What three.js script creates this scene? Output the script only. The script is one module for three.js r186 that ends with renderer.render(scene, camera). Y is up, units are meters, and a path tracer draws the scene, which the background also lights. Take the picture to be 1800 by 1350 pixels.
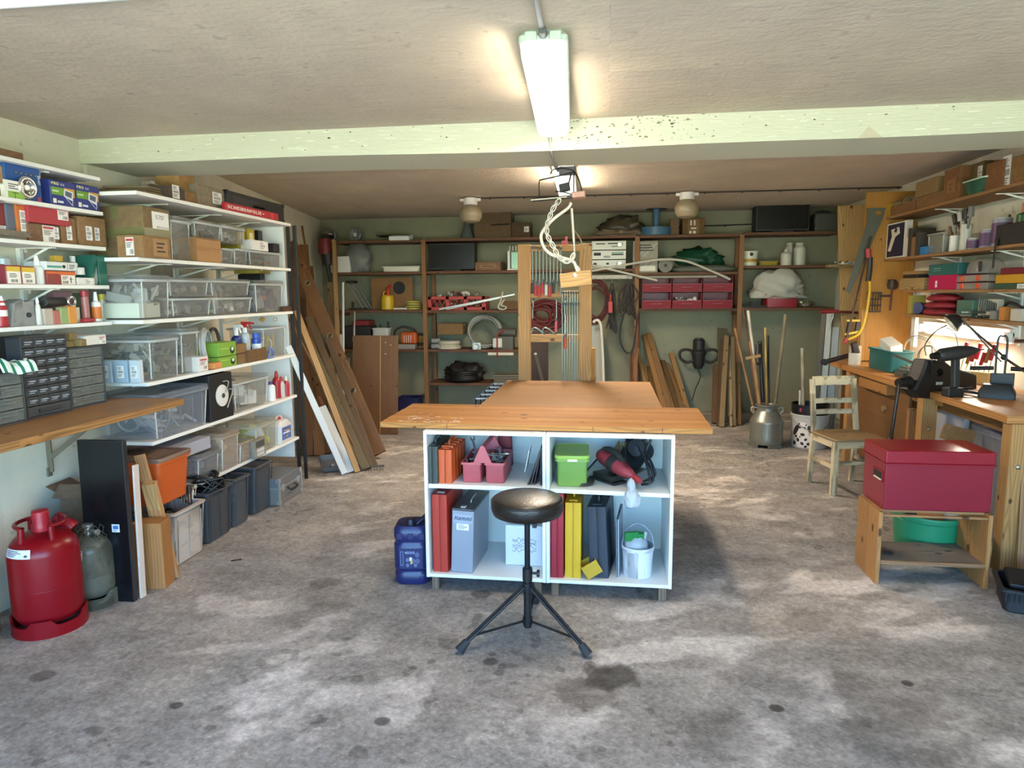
import * as THREE from 'three';
import { mergeGeometries, mergeVertices, toCreasedNormals } from 'three/addons/utils/BufferGeometryUtils.js';
import { RoundedBoxGeometry } from 'three/addons/geometries/RoundedBoxGeometry.js';
import { RectAreaLightUniformsLib } from 'three/addons/lights/RectAreaLightUniformsLib.js';
import { Sky } from 'three/addons/objects/Sky.js';

// ---- camera, sky, exposure -------------------------------------------------
const scene = new THREE.Scene();
const camera = new THREE.PerspectiveCamera(58.52, 4 / 3, 0.05, 200);
camera.position.set(0, 1.6, 0);
camera.rotation.order = 'YXZ';
camera.rotation.set(-7.58 * Math.PI / 180, 7.88 * Math.PI / 180, -0.42 * Math.PI / 180);
const renderer = new THREE.WebGLRenderer({ antialias: true });
renderer.toneMapping = THREE.LinearToneMapping;
renderer.toneMappingExposure = 1.85;
renderer.shadowMap.enabled = true;
RectAreaLightUniformsLib.init();
const sky = new Sky(); sky.name = 'sky'; sky.scale.setScalar(1000);
sky.material.uniforms.sunPosition.value.set(0.55, 0.8, -0.3);
sky.material.uniforms.turbidity.value = 4; sky.material.uniforms.rayleigh.value = 1.2;
sky.material.uniforms.mieCoefficient.value = 0.004; sky.material.uniforms.mieDirectionalG.value = 0.7;
scene.add(sky);
scene.backgroundIntensity = 1.45; scene.environment = null;
const sun = new THREE.DirectionalLight(new THREE.Color(1, 0.95, 0.86), 38); sun.name = 'sun';
sun.position.set(11, 16, 0); sun.target.position.set(0, 0, 6); scene.add(sun, sun.target); sun.castShadow = true;
Object.assign(sun.shadow.camera, { left: -20, right: 20, top: 20, bottom: -20, near: 1, far: 60 });
const LAMP = 1.0;                                  // strength of the ceiling tubes
const tubeColor = new THREE.Color(1.0, 0.83, 0.64), benchColor = new THREE.Color(1.0, 0.9, 0.74);
function rectLight(color, power, w, h, pos, target) {
  const l = new THREE.RectAreaLight(color, power, w, h); l.position.set(...pos); l.lookAt(...target); scene.add(l); return l;
}

// ---- kit ------------------------------------------------------------------
const PI = Math.PI, V = (a) => new THREE.Vector3(...a);
function rng(seed) { let s = (seed * 2654435761) >>> 0; return () => { s = (s + 0x6d2b79f5) | 0; let t = Math.imul(s ^ (s >>> 15), 1 | s); t = (t + Math.imul(t ^ (t >>> 7), 61 | t)) ^ t; return ((t ^ (t >>> 14)) >>> 0) / 4294967296; }; }
let serial = 1;
const used = new Map();
function numbered(n) { const k = used.get(n) || 0; used.set(n, k + 1); return k ? n + '_' + String(k).padStart(3, '0') : n; }
// noise
const HASH = new Float32Array(65536); { const r = rng(77); for (let i = 0; i < 65536; i++) HASH[i] = r(); }
function vnoise(x, y, s = 0) {
  const ix = Math.floor(x), iy = Math.floor(y); let fx = x - ix, fy = y - iy; fx = fx * fx * (3 - 2 * fx); fy = fy * fy * (3 - 2 * fy);
  const h = (a, b) => HASH[((a * 131 + b * 7919 + s * 1033) & 65535)];
  const a = h(ix, iy), b = h(ix + 1, iy), c = h(ix, iy + 1), d = h(ix + 1, iy + 1);
  return a + (b - a) * fx + (c - a + (a - b - c + d) * fx) * fy;
}
function fbm(x, y, o = 4, s = 0) { let v = 0, a = 0.5, n = 0; for (let i = 0; i < o; i++) { v += a * vnoise(x, y, s + i); n += a; x *= 2.03; y *= 2.03; a *= 0.5; } return v / n; }
const clamp = (x, a = 0, b = 1) => Math.min(b, Math.max(a, x)), sstep = (a, b, x) => { x = clamp((x - a) / (b - a)); return x * x * (3 - 2 * x); }, mix = (a, b, t) => a + (b - a) * t;
function dataTex(w, h, f, srgb = true, clampEdges = false) {
  const d = new Uint8Array(w * h * 4);
  for (let y = 0; y < h; y++) for (let x = 0; x < w; x++) { const c = f((x + 0.5) / w, (y + 0.5) / h), i = (y * w + x) * 4; d[i] = clamp(c[0]) * 255; d[i + 1] = clamp(c[1]) * 255; d[i + 2] = clamp(c[2]) * 255; d[i + 3] = 255; }
  const t = new THREE.DataTexture(d, w, h); t.magFilter = THREE.LinearFilter; t.minFilter = THREE.LinearFilter; if (srgb) t.colorSpace = THREE.SRGBColorSpace;
  t.wrapS = t.wrapT = clampEdges ? THREE.ClampToEdgeWrapping : THREE.RepeatWrapping; t.needsUpdate = true; return t;
}
function canvasTex(w, h, draw) {
  const c = document.createElement('canvas'); c.width = w; c.height = h; const g = c.getContext('2d'); draw(g, w, h);
  const t = new THREE.CanvasTexture(c); t.colorSpace = THREE.SRGBColorSpace; return t;
}
// wood grain: u runs along the board (1.2 m), v across (0.3 m)
function woodTex(seed, contrast, knots) {
  const r = rng(seed), ks = []; for (let i = 0; i < knots; i++) ks.push([r(), r(), 0.006 + r() * 0.009]);
  return dataTex(1024, 256, (u, v) => {
    let vv = v * 0.3, uu = u * 1.2, warp = 0;
    for (const [kx, ky, kr] of ks) { let dx = uu - kx * 1.2, dy = vv - ky * 0.3; warp += 0.02 * Math.exp(-(dx * dx * 30 + dy * dy * 900)) * Math.sign(dy + 1e-6); }
    const y = vv + warp + 0.012 * fbm(uu * 1.2, vv * 9, 3, seed);
    const ring = 0.5 + 0.5 * Math.sin(y * 420 + 5 * fbm(uu * 1.5, vv * 10, 2, seed + 3));
    const fine = fbm(uu * 9, vv * 420, 3, seed + 5), blotch = fbm(uu * 3, vv * 14, 3, seed + 9);
    let c = 1 - contrast * (0.5 * ring * ring + 0.4 * (fine - 0.3)) - 0.35 * contrast * (blotch - 0.5);
    let k = 0; for (const [kx, ky, kr] of ks) { const d = Math.hypot((uu - kx * 1.2) * 0.6, vv - ky * 0.3) / kr; k = Math.max(k, 1 - sstep(0.6, 1.3, d)); }
    c *= 1 - 0.5 * k; return [c, c * (1 - 0.08 * contrast - 0.1 * k), c * (1 - 0.16 * contrast - 0.16 * k)];
  });
}
const TEX = { pine: woodTex(3, 0.3, 5), old: woodTex(11, 0.44, 3), ply: woodTex(19, 0.28, 1) };
TEX.card = dataTex(256, 256, (u, v) => { const n = 0.88 + 0.16 * (fbm(u * 60, v * 12, 3, 4) - 0.5) + 0.1 * (fbm(u * 5, v * 5, 3, 8) - 0.5) + 0.04 * Math.sin(v * 260); return [n, n, n]; });
TEX.grime = dataTex(512, 512, (u, v) => { const a = fbm(u * 6, v * 6, 5, 31), b = fbm(u * 40, v * 40, 3, 37); const n = 0.72 + 0.34 * sstep(0.25, 0.6, a) - 0.12 * sstep(0.62, 0.75, b); return [n, n * 0.99, n * 0.97]; });
TEX.plaster = dataTex(1024, 1024, (u, v) => { const n = 0.6 * fbm(u * 36, v * 90, 4, 51) + 0.4 * fbm(u * 200, v * 200, 3, 55); return [n, n, n]; }, false);
TEX.leather = dataTex(256, 256, (u, v) => { const n = fbm(u * 70, v * 70, 3, 61); return [n, n, n]; }, false);
const cacheM = new Map();
function mt(hex, rough = 0.6, metal = 0, extra) {
  const k = hex + '|' + rough + '|' + metal + '|' + (extra ? Object.entries(extra).map(([a, b]) => a + ':' + (b?.uuid || b)).join() : '');
  if (!cacheM.has(k)) cacheM.set(k, new THREE.MeshPhysicalMaterial({ color: hex, roughness: rough, metalness: metal, ...extra }));
  return cacheM.get(k);
}
const wd = (hex, kind = 'pine', rough = 0.65) => mt(hex, rough, 0, { map: TEX[kind], bumpMap: TEX[kind], bumpScale: 0.0006 });
const grimy = (hex, rough = 0.6, metal = 0) => mt(hex, rough, metal, { map: TEX.grime });
const card = (hex) => mt(hex, 0.85, 0, { map: TEX.card });
const clear = (hex = 0x9b9993, op = 0.4, rough = 0.25) => mt(hex, rough, 0, { transparent: true, opacity: op, side: THREE.DoubleSide, ior: 1.45 });
const PRINT = new Map();
function printMat(tex, rough = 0.6) { if (!PRINT.has(tex)) PRINT.set(tex, new THREE.MeshStandardMaterial({ map: tex, roughness: rough })); return PRINT.get(tex); }
// geometry
function norm(g) { let n = g.index ? g.toNonIndexed() : g; if (!n.attributes.normal) n.computeVertexNormals(); if (!n.attributes.uv) n.setAttribute('uv', new THREE.Float32BufferAttribute(new Float32Array(n.attributes.position.count * 2), 2)); for (const k of Object.keys(n.attributes)) if (!['position', 'normal', 'uv', 'color'].includes(k)) n.deleteAttribute(k); n.morphAttributes = {}; return n; }
const mrg = (list) => mergeGeometries(list.map(norm));
const E3 = new THREE.Euler(), Q4 = new THREE.Quaternion(), M4 = new THREE.Matrix4();
function tr(g, p = [0, 0, 0], r = [0, 0, 0], s = 1) { M4.compose(V(p), Q4.setFromEuler(E3.set(...r)), typeof s === 'number' ? new THREE.Vector3(s, s, s) : V(s)); return g.applyMatrix4(M4); }
function boxUV(g, grain, su = 1.2, sv = 0.3, off = 0) {
  g.computeBoundingBox(); const b = g.boundingBox, sz = [b.max.x - b.min.x, b.max.y - b.min.y, b.max.z - b.min.z];
  if (grain === undefined) grain = sz.indexOf(Math.max(...sz));
  const p = g.attributes.position, n = g.attributes.normal, uv = new Float32Array(p.count * 2), ox = off * 0.37, oy = off * 0.611;
  for (let i = 0; i < p.count; i++) {
    const a = [Math.abs(n.getX(i)), Math.abs(n.getY(i)), Math.abs(n.getZ(i))], ax = a.indexOf(Math.max(...a)), c = [p.getX(i), p.getY(i), p.getZ(i)];
    const rest = [0, 1, 2].filter((k) => k !== ax); let gu = rest.includes(grain) ? grain : (sz[rest[0]] > sz[rest[1]] ? rest[0] : rest[1]), gv = rest.find((k) => k !== gu);
    uv[i * 2] = c[gu] / su + ox; uv[i * 2 + 1] = c[gv] / sv + oy;
  }
  g.setAttribute('uv', new THREE.BufferAttribute(uv, 2)); return g;
}
function bx(w, h, d, r = 0.0025, o = {}) {            // a box on its base, edges chamfered, grain along its longest side
  r = Math.min(r, w * 0.3, h * 0.3, d * 0.3);
  const g = r > 0 ? new RoundedBoxGeometry(w, h, d, 1, r) : new THREE.BoxGeometry(w, h, d);
  const n = norm(g); boxUV(n, o.grain, 1.2, 0.3, serial++); n.translate(0, h / 2, 0); return n;
}
const bar = (w, h, d, p, rot = [0, 0, 0], r = 0.002, o) => tr(bx(w, h, d, r, o).translate(0, -h / 2, 0), p, rot);   // the same, placed by its centre
function lathe(prof, n = 24) { const g = new THREE.LatheGeometry(prof.map(([x, y]) => new THREE.Vector2(x, y)), n); return g; }
function sharp(prof) { const o = []; for (let i = 0; i < prof.length; i++) { const p = prof[i]; o.push(p); if (i && i < prof.length - 1) { const a = prof[i - 1], b = prof[i + 1], d1 = Math.atan2(p[1] - a[1], p[0] - a[0]), d2 = Math.atan2(b[1] - p[1], b[0] - p[0]); if (Math.abs(Math.atan2(Math.sin(d2 - d1), Math.cos(d2 - d1))) > 0.6) { o.pop(); const e = 0.0012, l1 = Math.hypot(p[0] - a[0], p[1] - a[1]) || 1, l2 = Math.hypot(b[0] - p[0], b[1] - p[1]) || 1, t1 = Math.min(e / l1, 0.3), t2 = Math.min(e / l2, 0.3); o.push([mix(p[0], a[0], t1), mix(p[1], a[1], t1)], [mix(p[0], b[0], t2), mix(p[1], b[1], t2)]); } } } return o; }
const lat = (prof, n = 24) => lathe(sharp(prof), n);
const cyl = (r0, r1, h, n = 18) => lat([[0, 0], [r0, 0], [r1, h], [0, h]], n);
function loft(rings, capA = false, capB = false) {    // rings of equally many points
  const n = rings[0].length, pos = [], idx = [], uv = [];
  rings.forEach((r, j) => r.forEach((p, i) => { pos.push(...p); uv.push(i / n, j / (rings.length - 1)); }));
  for (let j = 0; j < rings.length - 1; j++) for (let i = 0; i < n; i++) { const a = j * n + i, b = j * n + (i + 1) % n, c = a + n, d = b + n; idx.push(a, b, d, a, d, c); }
  const cap = (j, flip) => { const r = rings[j], c = r.reduce((s, p) => [s[0] + p[0] / n, s[1] + p[1] / n, s[2] + p[2] / n], [0, 0, 0]), k = pos.length / 3; pos.push(...c); uv.push(0.5, 0.5); for (let i = 0; i < n; i++) { const a = j * n + i, b = j * n + (i + 1) % n; flip ? idx.push(k, b, a) : idx.push(k, a, b); } };
  if (capA) cap(0, true); if (capB) cap(rings.length - 1, false);
  const g = new THREE.BufferGeometry(); g.setAttribute('position', new THREE.Float32BufferAttribute(pos, 3)); g.setAttribute('uv', new THREE.Float32BufferAttribute(uv, 2)); g.setIndex(idx);
  return toCreasedNormals(g, 0.7);
}
function rr(w, d, r, y, n = 3) {                      // a rounded rectangle ring, anticlockwise from above reversed so that faces point outwards
  const o = []; r = Math.min(r, w / 2, d / 2);
  for (const [cx, cz, a0] of [[w / 2 - r, d / 2 - r, 0], [-(w / 2 - r), d / 2 - r, PI / 2], [-(w / 2 - r), -(d / 2 - r), PI], [w / 2 - r, -(d / 2 - r), 1.5 * PI]]) for (let i = 0; i <= n; i++) { const a = a0 + (i / n) * PI / 2; o.push([cx + r * Math.cos(a), y, cz + r * Math.sin(a)]); }
  return o.reverse();
}
const tube = (pts, r, seg = 24, rad = 7, closed = false, tension = 0.5) => new THREE.TubeGeometry(new THREE.CatmullRomCurve3(pts.map(V), closed, 'catmullrom', tension), seg, r, rad, closed);
function rod(a, b, r0, r1 = r0, n = 10) {             // a straight round bar with closed ends
  const A = V(a), B = V(b), d = B.clone().sub(A), g = lat([[0, 0], [r0, 0], [r1, d.length()], [0, d.length()]], n);
  g.applyQuaternion(new THREE.Quaternion().setFromUnitVectors(new THREE.Vector3(0, 1, 0), d.normalize())); return g.translate(...a);
}
function beamBar(a, b, w, t, face = [0, 0, 1], r = 0.0025) {   // a squared bar from a to b, its width w across, its wide side towards face
  const A = V(a), B = V(b), y = B.clone().sub(A), l = y.length(); y.normalize(); const z = V(face).addScaledVector(y, -V(face).dot(y)).normalize(), x = new THREE.Vector3().crossVectors(y, z);
  return bx(w, l, t, r).applyMatrix4(new THREE.Matrix4().makeBasis(x, y, z)).translate(...a);
}
function blob(w, h, d, seed, rough = 0.18, det = 4, freq = 2.4) { // a crumpled heap on a flat base
  const g = norm(mergeVertices(new THREE.IcosahedronGeometry(1, det).deleteAttribute('uv').deleteAttribute('normal'))), p = g.attributes.position; const m = new THREE.Vector3();
  for (let i = 0; i < p.count; i++) {
    m.fromBufferAttribute(p, i); const k = 1 + rough * (fbm((m.x + 3) * freq, (m.y * 1.3 + m.z + 5) * freq, 3, seed) - 0.5) * 2 + rough * 0.8 * Math.abs(fbm((m.z + 7) * freq * 2, (m.x - m.y + 5) * freq * 2, 2, seed + 7) - 0.5);
    let y = m.y * k; y = y < -0.55 ? -0.55 + (y + 0.55) * 0.08 : y; p.setXYZ(i, m.x * k * w / 2, (y + 0.58) / 1.58 * h, m.z * k * d / 2);
  }
  g.deleteAttribute('normal'); const q = mergeVertices(g); q.computeVertexNormals(); return q;
}
// objects
function M(name, geo, mat, parent, p, r) {
  const m = new THREE.Mesh(geo, mat); m.name = parent && parent !== scene ? name : numbered(name); m.castShadow = m.receiveShadow = true;
  if (p) m.position.set(...p); if (r) m.rotation.set(...(typeof r === 'number' ? [0, r, 0] : r)); (parent || scene).add(m); return m;
}
function tag(o, label, category, group, kind) { o.userData = { label, category }; if (group) o.userData.group = group; if (kind) o.userData.kind = kind; return o; }
function G(name, label, category, o, group) { const g = new THREE.Group(); g.name = numbered(name); g.position.set(...o.p); if (o.r) g.rotation.set(...(typeof o.r === 'number' ? [0, o.r, 0] : o.r)); tag(g, label, category, group); scene.add(g); return g; }
const thing = (name, label, category, geo, mat, p, r, group) => tag(M(name, geo, mat, scene, p, r), label, category, group);
function struct(name, geo, mat, parent) { const m = M(name, geo, mat, parent); if (!parent) m.userData = { kind: 'structure' }; return m; }
// ready prints
function lines(g, x, y, w, n, s, c = '#333') { const r = rng(n * 7 + (w | 0)); g.fillStyle = c; for (let i = 0; i < n; i++) g.fillRect(x, y + i * s, w * (0.5 + 0.5 * r()), Math.max(1, s * 0.42)); }
function bars(g, x, y, w, h) { const r = rng(w + h); g.fillStyle = '#222'; for (let i = x; i < x + w;) { const k = 1 + r() * 3; g.fillRect(i, y, k, h); i += k + 1 + r() * 3; } }
const TX = {
  ship: canvasTex(128, 160, (g, w, h) => { g.fillStyle = '#e9e8e2'; g.fillRect(0, 0, w, h); lines(g, 12, 14, 90, 5, 9); bars(g, 14, 66, 96, 30); lines(g, 12, 108, 100, 4, 10); }),
  ship2: canvasTex(128, 128, (g, w, h) => { g.fillStyle = '#e4ddd6'; g.fillRect(0, 0, w, h); g.fillStyle = '#b9474a'; g.fillRect(8, 8, 112, 18); lines(g, 12, 36, 100, 4, 10); bars(g, 60, 84, 56, 34); }),
};
function sticker(parent, tex, w, h, p, r, name = 'label') { return M(name, new THREE.BoxGeometry(w, h, 0.0012), printMat(tex), parent, p, r); }
// containers
function carton(label, o, q = {}) {
  const g = G(q.name || 'cardboard_box', label, q.cat || 'box', o, q.group), m = q.mat || card(q.c || 0xa8835a), { w, h, d } = o;
  if (q.open) {
    const t = 0.004; M('walls', mrg([bar(w, h, t, [0, h / 2, d / 2 - t / 2]), bar(w, h, t, [0, h / 2, -d / 2 + t / 2]), bar(t, h, d - 2 * t, [w / 2 - t / 2, h / 2, 0]), bar(t, h, d - 2 * t, [-w / 2 + t / 2, h / 2, 0]), bar(w - 2 * t, t, d - 2 * t, [0, t / 2, 0])]), m, g);
    if (q.open > 1) { const f = Math.min(w, d) * 0.45; M('flap', bar(w * 0.98, 0.003, f, [0, h + f * 0.3, d / 2 + f * 0.36], [0.7, 0, 0]), m, g); M('flap', bar(f, 0.003, d * 0.98, [-w / 2 - f * 0.42, h + f * 0.22, 0], [0, 0, -0.5]), m, g); M('flap', bar(f, 0.003, d * 0.98, [w / 2 + f * 0.36, h + f * 0.3, 0], [0, 0, 0.72]), m, g); }
  } else {
    M('carton', bx(w, h, d, 0.004), m, g);
    M('flap', mrg([bar(w * 0.99, 0.003, d * 0.485, [0, h + 0.001, d * 0.25]), bar(w * 0.99, 0.003, d * 0.485, [0, h + 0.001, -d * 0.25])]), m, g);
    if (q.tape !== false) M('tape', mrg([bar(w * 1.001, 0.001, 0.05, [0, h + 0.003, 0]), bar(0.0012, h * 0.25, 0.05, [w / 2 + 0.0006, h * 0.88, 0]), bar(0.0012, h * 0.25, 0.05, [-w / 2 - 0.0006, h * 0.88, 0])]), mt(q.tapeC || 0x9a7b52, 0.3), g);
  }
  for (const [t, sw, sh, x, y, side] of q.stick || []) side ? sticker(g, t, sw, sh, [side * (w / 2 + 0.0008), y * h, x * d], [0, side * PI / 2, 0]) : sticker(g, t, sw, sh, [x * w, y * h, d / 2 + 0.0008]);
  return g;
}
function tubGeo(w, h, d, taper, lip = 0.012, rc = 0.03, deep = true) {
  const bw = w * taper, bd = d * taper, R = [rr(bw * 0.96, bd * 0.96, rc, 0), rr(bw, bd, rc, 0.006), rr(w - lip * 2, d - lip * 2, rc, h - 0.014), rr(w, d, rc, h - 0.012), rr(w, d, rc, h), rr(w - lip * 2.2, d - lip * 2.2, rc, h)];
  if (deep) R.push(rr(bw - 0.006, bd - 0.006, rc, 0.012));
  return loft(R, true, deep);
}
function bin(label, o, q = {}) {                      // a plastic storage box: tub, ribs, lid
  const { w, h, d } = o, tp = q.taper || 0.9, g = G(q.name || 'storage_box', label, q.cat || 'storage box', o, q.group), m = q.mat || clear(q.c, q.op, q.rough), lidH = q.lid ? Math.min(0.03, h * 0.14) : 0, hh = h - lidH;
  M('tub', tubGeo(w, hh, d, tp, q.lip || 0.012, Math.min(0.03, w * 0.1), !!q.deep), m, g);
  if (q.ribs !== false) { const n = Math.max(2, Math.round(w / 0.12)); for (let i = 0; i < n; i++) { const x = (i / (n - 1) - 0.5) * w * tp * 0.8; M('rib', bar(0.006, hh * 0.8, 0.004, [x * 1.04, hh * 0.45, d * (tp + (1 - tp) * 0.42) / 2 - 0.004], [Math.atan2(d * (1 - tp) / 2 - 0.012, hh), 0, 0]), m, g); }
    for (const s of q.ribs === false ? [] : [-1, 1]) M('corner_edge', beamBar([s * (w * tp / 2 - 0.008), 0.01, d * tp / 2 - 0.006], [s * (w / 2 - 0.016), hh - 0.014, d / 2 - 0.014], 0.008, 0.006, [0, 0, 1]), q.mat || clear(0xd9dad4, 0.75, 0.25), g);
    M('rim', loft([rr(w - 0.004, d - 0.004, Math.min(0.03, w * 0.1), hh - 0.016), rr(w + 0.006, d + 0.006, Math.min(0.03, w * 0.1), hh - 0.012), rr(w + 0.006, d + 0.006, Math.min(0.03, w * 0.1), hh - 0.001), rr(w - 0.004, d - 0.004, Math.min(0.03, w * 0.1), hh + 0.001)]), q.mat || clear(q.c || 0xd2d6d2, 0.6, 0.3), g); }
  if (q.lid) M('lid', loft([rr(w * 1.005, d * 1.005, 0.03, hh + 0.001), rr(w * 1.015, d * 1.015, 0.03, hh + 0.004), rr(w * 1.01, d * 1.01, 0.03, h - 0.006), rr(w * 0.96, d * 0.96, 0.03, h - 0.004), rr(w * 0.93, d * 0.93, 0.03, h - 0.009)], true, true), q.lidMat || m, g);
  return g;
}
function junk(name, label, cat, o, q = {}) {          // loose small parts nobody could count
  const r = rng(q.seed || serial++), L = [], { w, h, d } = o, n = Math.round((q.n || 60) * 1.3), cols = (q.colors || [0x8a8a82, 0x55524c, 0xb9b5a6, 0x6d5a44]).map((c) => new THREE.Color(c)), s = (q.size || 0.35) * 1.2 * Math.min(w, d);
  for (let i = 0; i < n; i++) {
    const k = r(), a = s * (0.35 + 0.9 * r()), b = a * (0.15 + 0.3 * r()); let g = k < (q.rods ?? 0.4) ? cyl(b * 0.25, b * 0.25, a, 7).translate(0, -a / 2, 0) : k < 0.7 ? bar(a, b, b * 1.4, [0, 0, 0], [0, 0, 0], 0.002) : k < 0.85 ? norm(new THREE.TorusGeometry(a * 0.3, b * 0.12, 5, 14)) : cyl(b * 0.7, b * 0.6, b * 1.2, 10);
    const rot = q.up ? [0.5 * (r() - 0.5), r() * 6, 0.5 * (r() - 0.5)] : [r() * 6, r() * 6, r() * 6];
    g = norm(tr(g, [0, 0, 0], rot)); g.computeBoundingBox(); const bb = g.boundingBox, fx = Math.max(0, w - (bb.max.x - bb.min.x)), fz = Math.max(0, d - (bb.max.z - bb.min.z)), ht = Math.max(0, h - (bb.max.y - bb.min.y)); if (!fx || !fz || (bb.max.y - bb.min.y) > h) continue;
    const px = (r() - 0.5) * fx, pz = (r() - 0.5) * fz; g.translate(px - (bb.max.x + bb.min.x) / 2, r() * ht - bb.min.y, pz - (bb.max.z + bb.min.z) / 2);
    const c = cols[(r() * cols.length) | 0].clone().multiplyScalar(0.75 + 0.5 * r()), ca = new Float32Array(g.attributes.position.count * 3); for (let j = 0; j < ca.length; j += 3) { ca[j] = c.r; ca[j + 1] = c.g; ca[j + 2] = c.b; } g.setAttribute('color', new THREE.BufferAttribute(ca, 3)); L.push(g);
  }
  const m = M(name, mergeGeometries(L), mt(0xffffff, q.rough || 0.5, q.metal || 0, { vertexColors: true }), scene, o.p, o.r || 0); return tag(m, label, cat, q.group, 'stuff');
}
const inside = (o, f = 0.6, m = 0.05, lift = 0.015) => ({ p: [o.p[0], o.p[1] + lift, o.p[2]], r: o.r, w: o.w * 0.88 - m * 0.2, h: (o.h - lift - 0.03) * Math.min(0.95, f + 0.15), d: o.d * 0.88 - m * 0.2 });
function toolCase(label, o, color, q = {}) {           // stands on its long edge: o.w thick, o.h high, o.d deep
  const { w, h, d } = o, g = G('tool_case', label, 'tool case', o, q.group), m = q.mat || mt(color, q.rough || 0.5), s = w * 0.485;
  M('shell', loft([rr(w * 0.5 - 0.001, d, 0.004, 0), rr(w * 0.5 - 0.001, d, 0.004, h)].map((r) => r.map((p) => [p[0] - w * 0.25, p[1], p[2]])), true, true), m, g);
  M('shell', loft([rr(w * 0.5 - 0.001, d, 0.004, 0), rr(w * 0.5 - 0.001, d, 0.004, h)].map((r) => r.map((p) => [p[0] + w * 0.25, p[1], p[2]])), true, true), m, g);
  M('seam', bx(w * 0.06, h + 0.002, d + 0.003, 0.001), mt(q.seam || 0x1c1c1c, 0.6), g);
  const hm = q.handleMat || m; M('handle', tube([[0, h - 0.002, 0.06], [0, h + 0.03, 0.05], [0, h + 0.034, 0], [0, h + 0.03, -0.05], [0, h - 0.002, -0.06]], 0.006, 20, 7), hm, g);
  for (const z of [d * 0.36, -d * 0.36]) M('latch', bx(w * 0.5, 0.006, 0.03, 0.002), q.latchMat || hm, g, [0, h, z]);
  if (q.ribs) for (const k of [-0.3, -0.1, 0.1, 0.3]) M('rib', mrg([bar(w * 1.03, h * 0.9, 0.012, [0, h / 2, k * d]), bar(w * 0.9, 0.014, 0.02, [0, h + 0.005, k * d])]), m, g);
  return g;
}
function bottle(label, o, q = {}) {
  const r = Math.min(o.w, o.d || o.w) / 2, h = o.h, g = G(q.name || 'bottle', label, q.cat || 'bottle', o, q.group), m = q.mat || mt(q.c || 0xe8e6df, q.rough || 0.35), ch = q.capH ?? 0.16, nr = q.neck || 0.4, sh = q.shoulder ?? 0.72;
  M('body', lat([[0, 0], [r * 0.96, 0], [r, 0.006], [r, h * sh], [r * 0.8, h * (sh + (1 - ch - sh) * 0.6)], [r * nr, h * (1 - ch)], [r * nr * 0.9, h * (1 - ch * 0.5)], [0, h * (1 - ch * 0.5)]], 22), m, g);
  M('cap', lat([[0, h * (1 - ch)], [r * (q.capR || nr * 1.15), h * (1 - ch)], [r * (q.capT || q.capR || nr * 1.05), h], [0, h]], 18), mt(q.cap || 0xf0efe9, 0.4), g);
  if (q.band) M('label', lat([[r * 1.006, h * q.band[1]], [r * 1.008, h * q.band[2]]], 22), mt(q.band[0], 0.5, 0, { side: THREE.DoubleSide }), g);
  if (q.trigger) { const m2 = mt(q.trigger, 0.4); M('trigger_head', mrg([bar(0.022, 0.03, 0.03, [0, h + 0.012, 0]), bar(0.02, 0.018, 0.085, [0, h + 0.032, 0.018]), bar(0.012, 0.014, 0.02, [0, h + 0.03, 0.068]), bar(0.01, 0.05, 0.009, [0, h + 0.004, 0.045], [-0.45, 0, 0])]), m2, g); }
  return g;
}
function can(label, o, q = {}) {
  const r = Math.min(o.w, o.d || o.w) / 2, h = o.h, g = G(q.name || 'can', label, q.cat || 'can', o, q.group);
  M('body', lat([[0, 0], [r, 0], [r * 1.02, 0.003], [r, 0.006], [r, h - 0.006], [r * 1.02, h - 0.003], [r * 0.98, h], [r * 0.93, h - 0.004], [0, h - 0.004]], 24), q.mat || mt(q.c || 0xb9b9b4, q.rough || 0.35, q.metal || 0), g);
  if (q.lid) M('lid', lat([[0, h - 0.003], [r * 0.8, h - 0.003], [r * 0.8, h + 0.006], [0, h + 0.007]], 22), mt(q.lid, 0.4), g);
  if (q.band) M('label', lat([[r * 1.006, h * 0.15], [r * 1.006, h * 0.85]], 24), mt(q.band, 0.5, 0, { side: THREE.DoubleSide }), g);
  return g;
}
function coil(label, p, r, n, wire, mat, q = {}) {     // a coil of cable lying (axis up) or standing (axis towards us)
  const rnd = rng(serial++), L = [];
  const pts = [], lo = q.loose ?? 0.16; let kr = 1, ox = 0, oy = 0, nr = 1, nx = 0, ny = 0; for (let k = 0; k < n; k++) for (let i = 0; i < 12; i++) { if (!i) { kr = nr; ox = nx; oy = ny; nr = 1 - lo * rnd(); nx = (rnd() - 0.5) * lo * r; ny = (rnd() - 0.5) * lo * r; } const f = i / 12, a = (k + f) * 2 * PI, R = r * (mix(kr, nr, f) + (rnd() - 0.5) * 0.05), cx = mix(ox, nx, f), cy = mix(oy, ny, f), z = (k / n - 0.5) * wire * 2 * (q.spread || n * 0.6) + (rnd() - 0.5) * wire; pts.push(q.flat ? [cx + R * Math.cos(a), wire + (k / n) * wire * 2 * (q.spread || n * 0.5), cy + R * Math.sin(a)] : [cx + R * Math.cos(a), cy + R * Math.sin(a) * (q.sq || 1), z]); }
  for (const e of q.tail || []) pts.push(e);
  return thing(q.name || 'cable_coil', label, q.cat || 'cable', tube(pts, wire, n * 22, 6), mat, p, q.rot || 0, q.group);
}
const board = (name, label, cat, a, b, w, t, face, mat, group) => {   // one board leaning or standing, from its foot to its head, its origin at the foot
  const g = beamBar([0, 0, 0], b.map((v, i) => v - a[i]), w, t, face), bb = (g.computeBoundingBox(), g.boundingBox); return thing(name, label, cat, g, mat, [a[0], a[1] - Math.min(0, bb.min.y), a[2]], 0, group);
};

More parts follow.
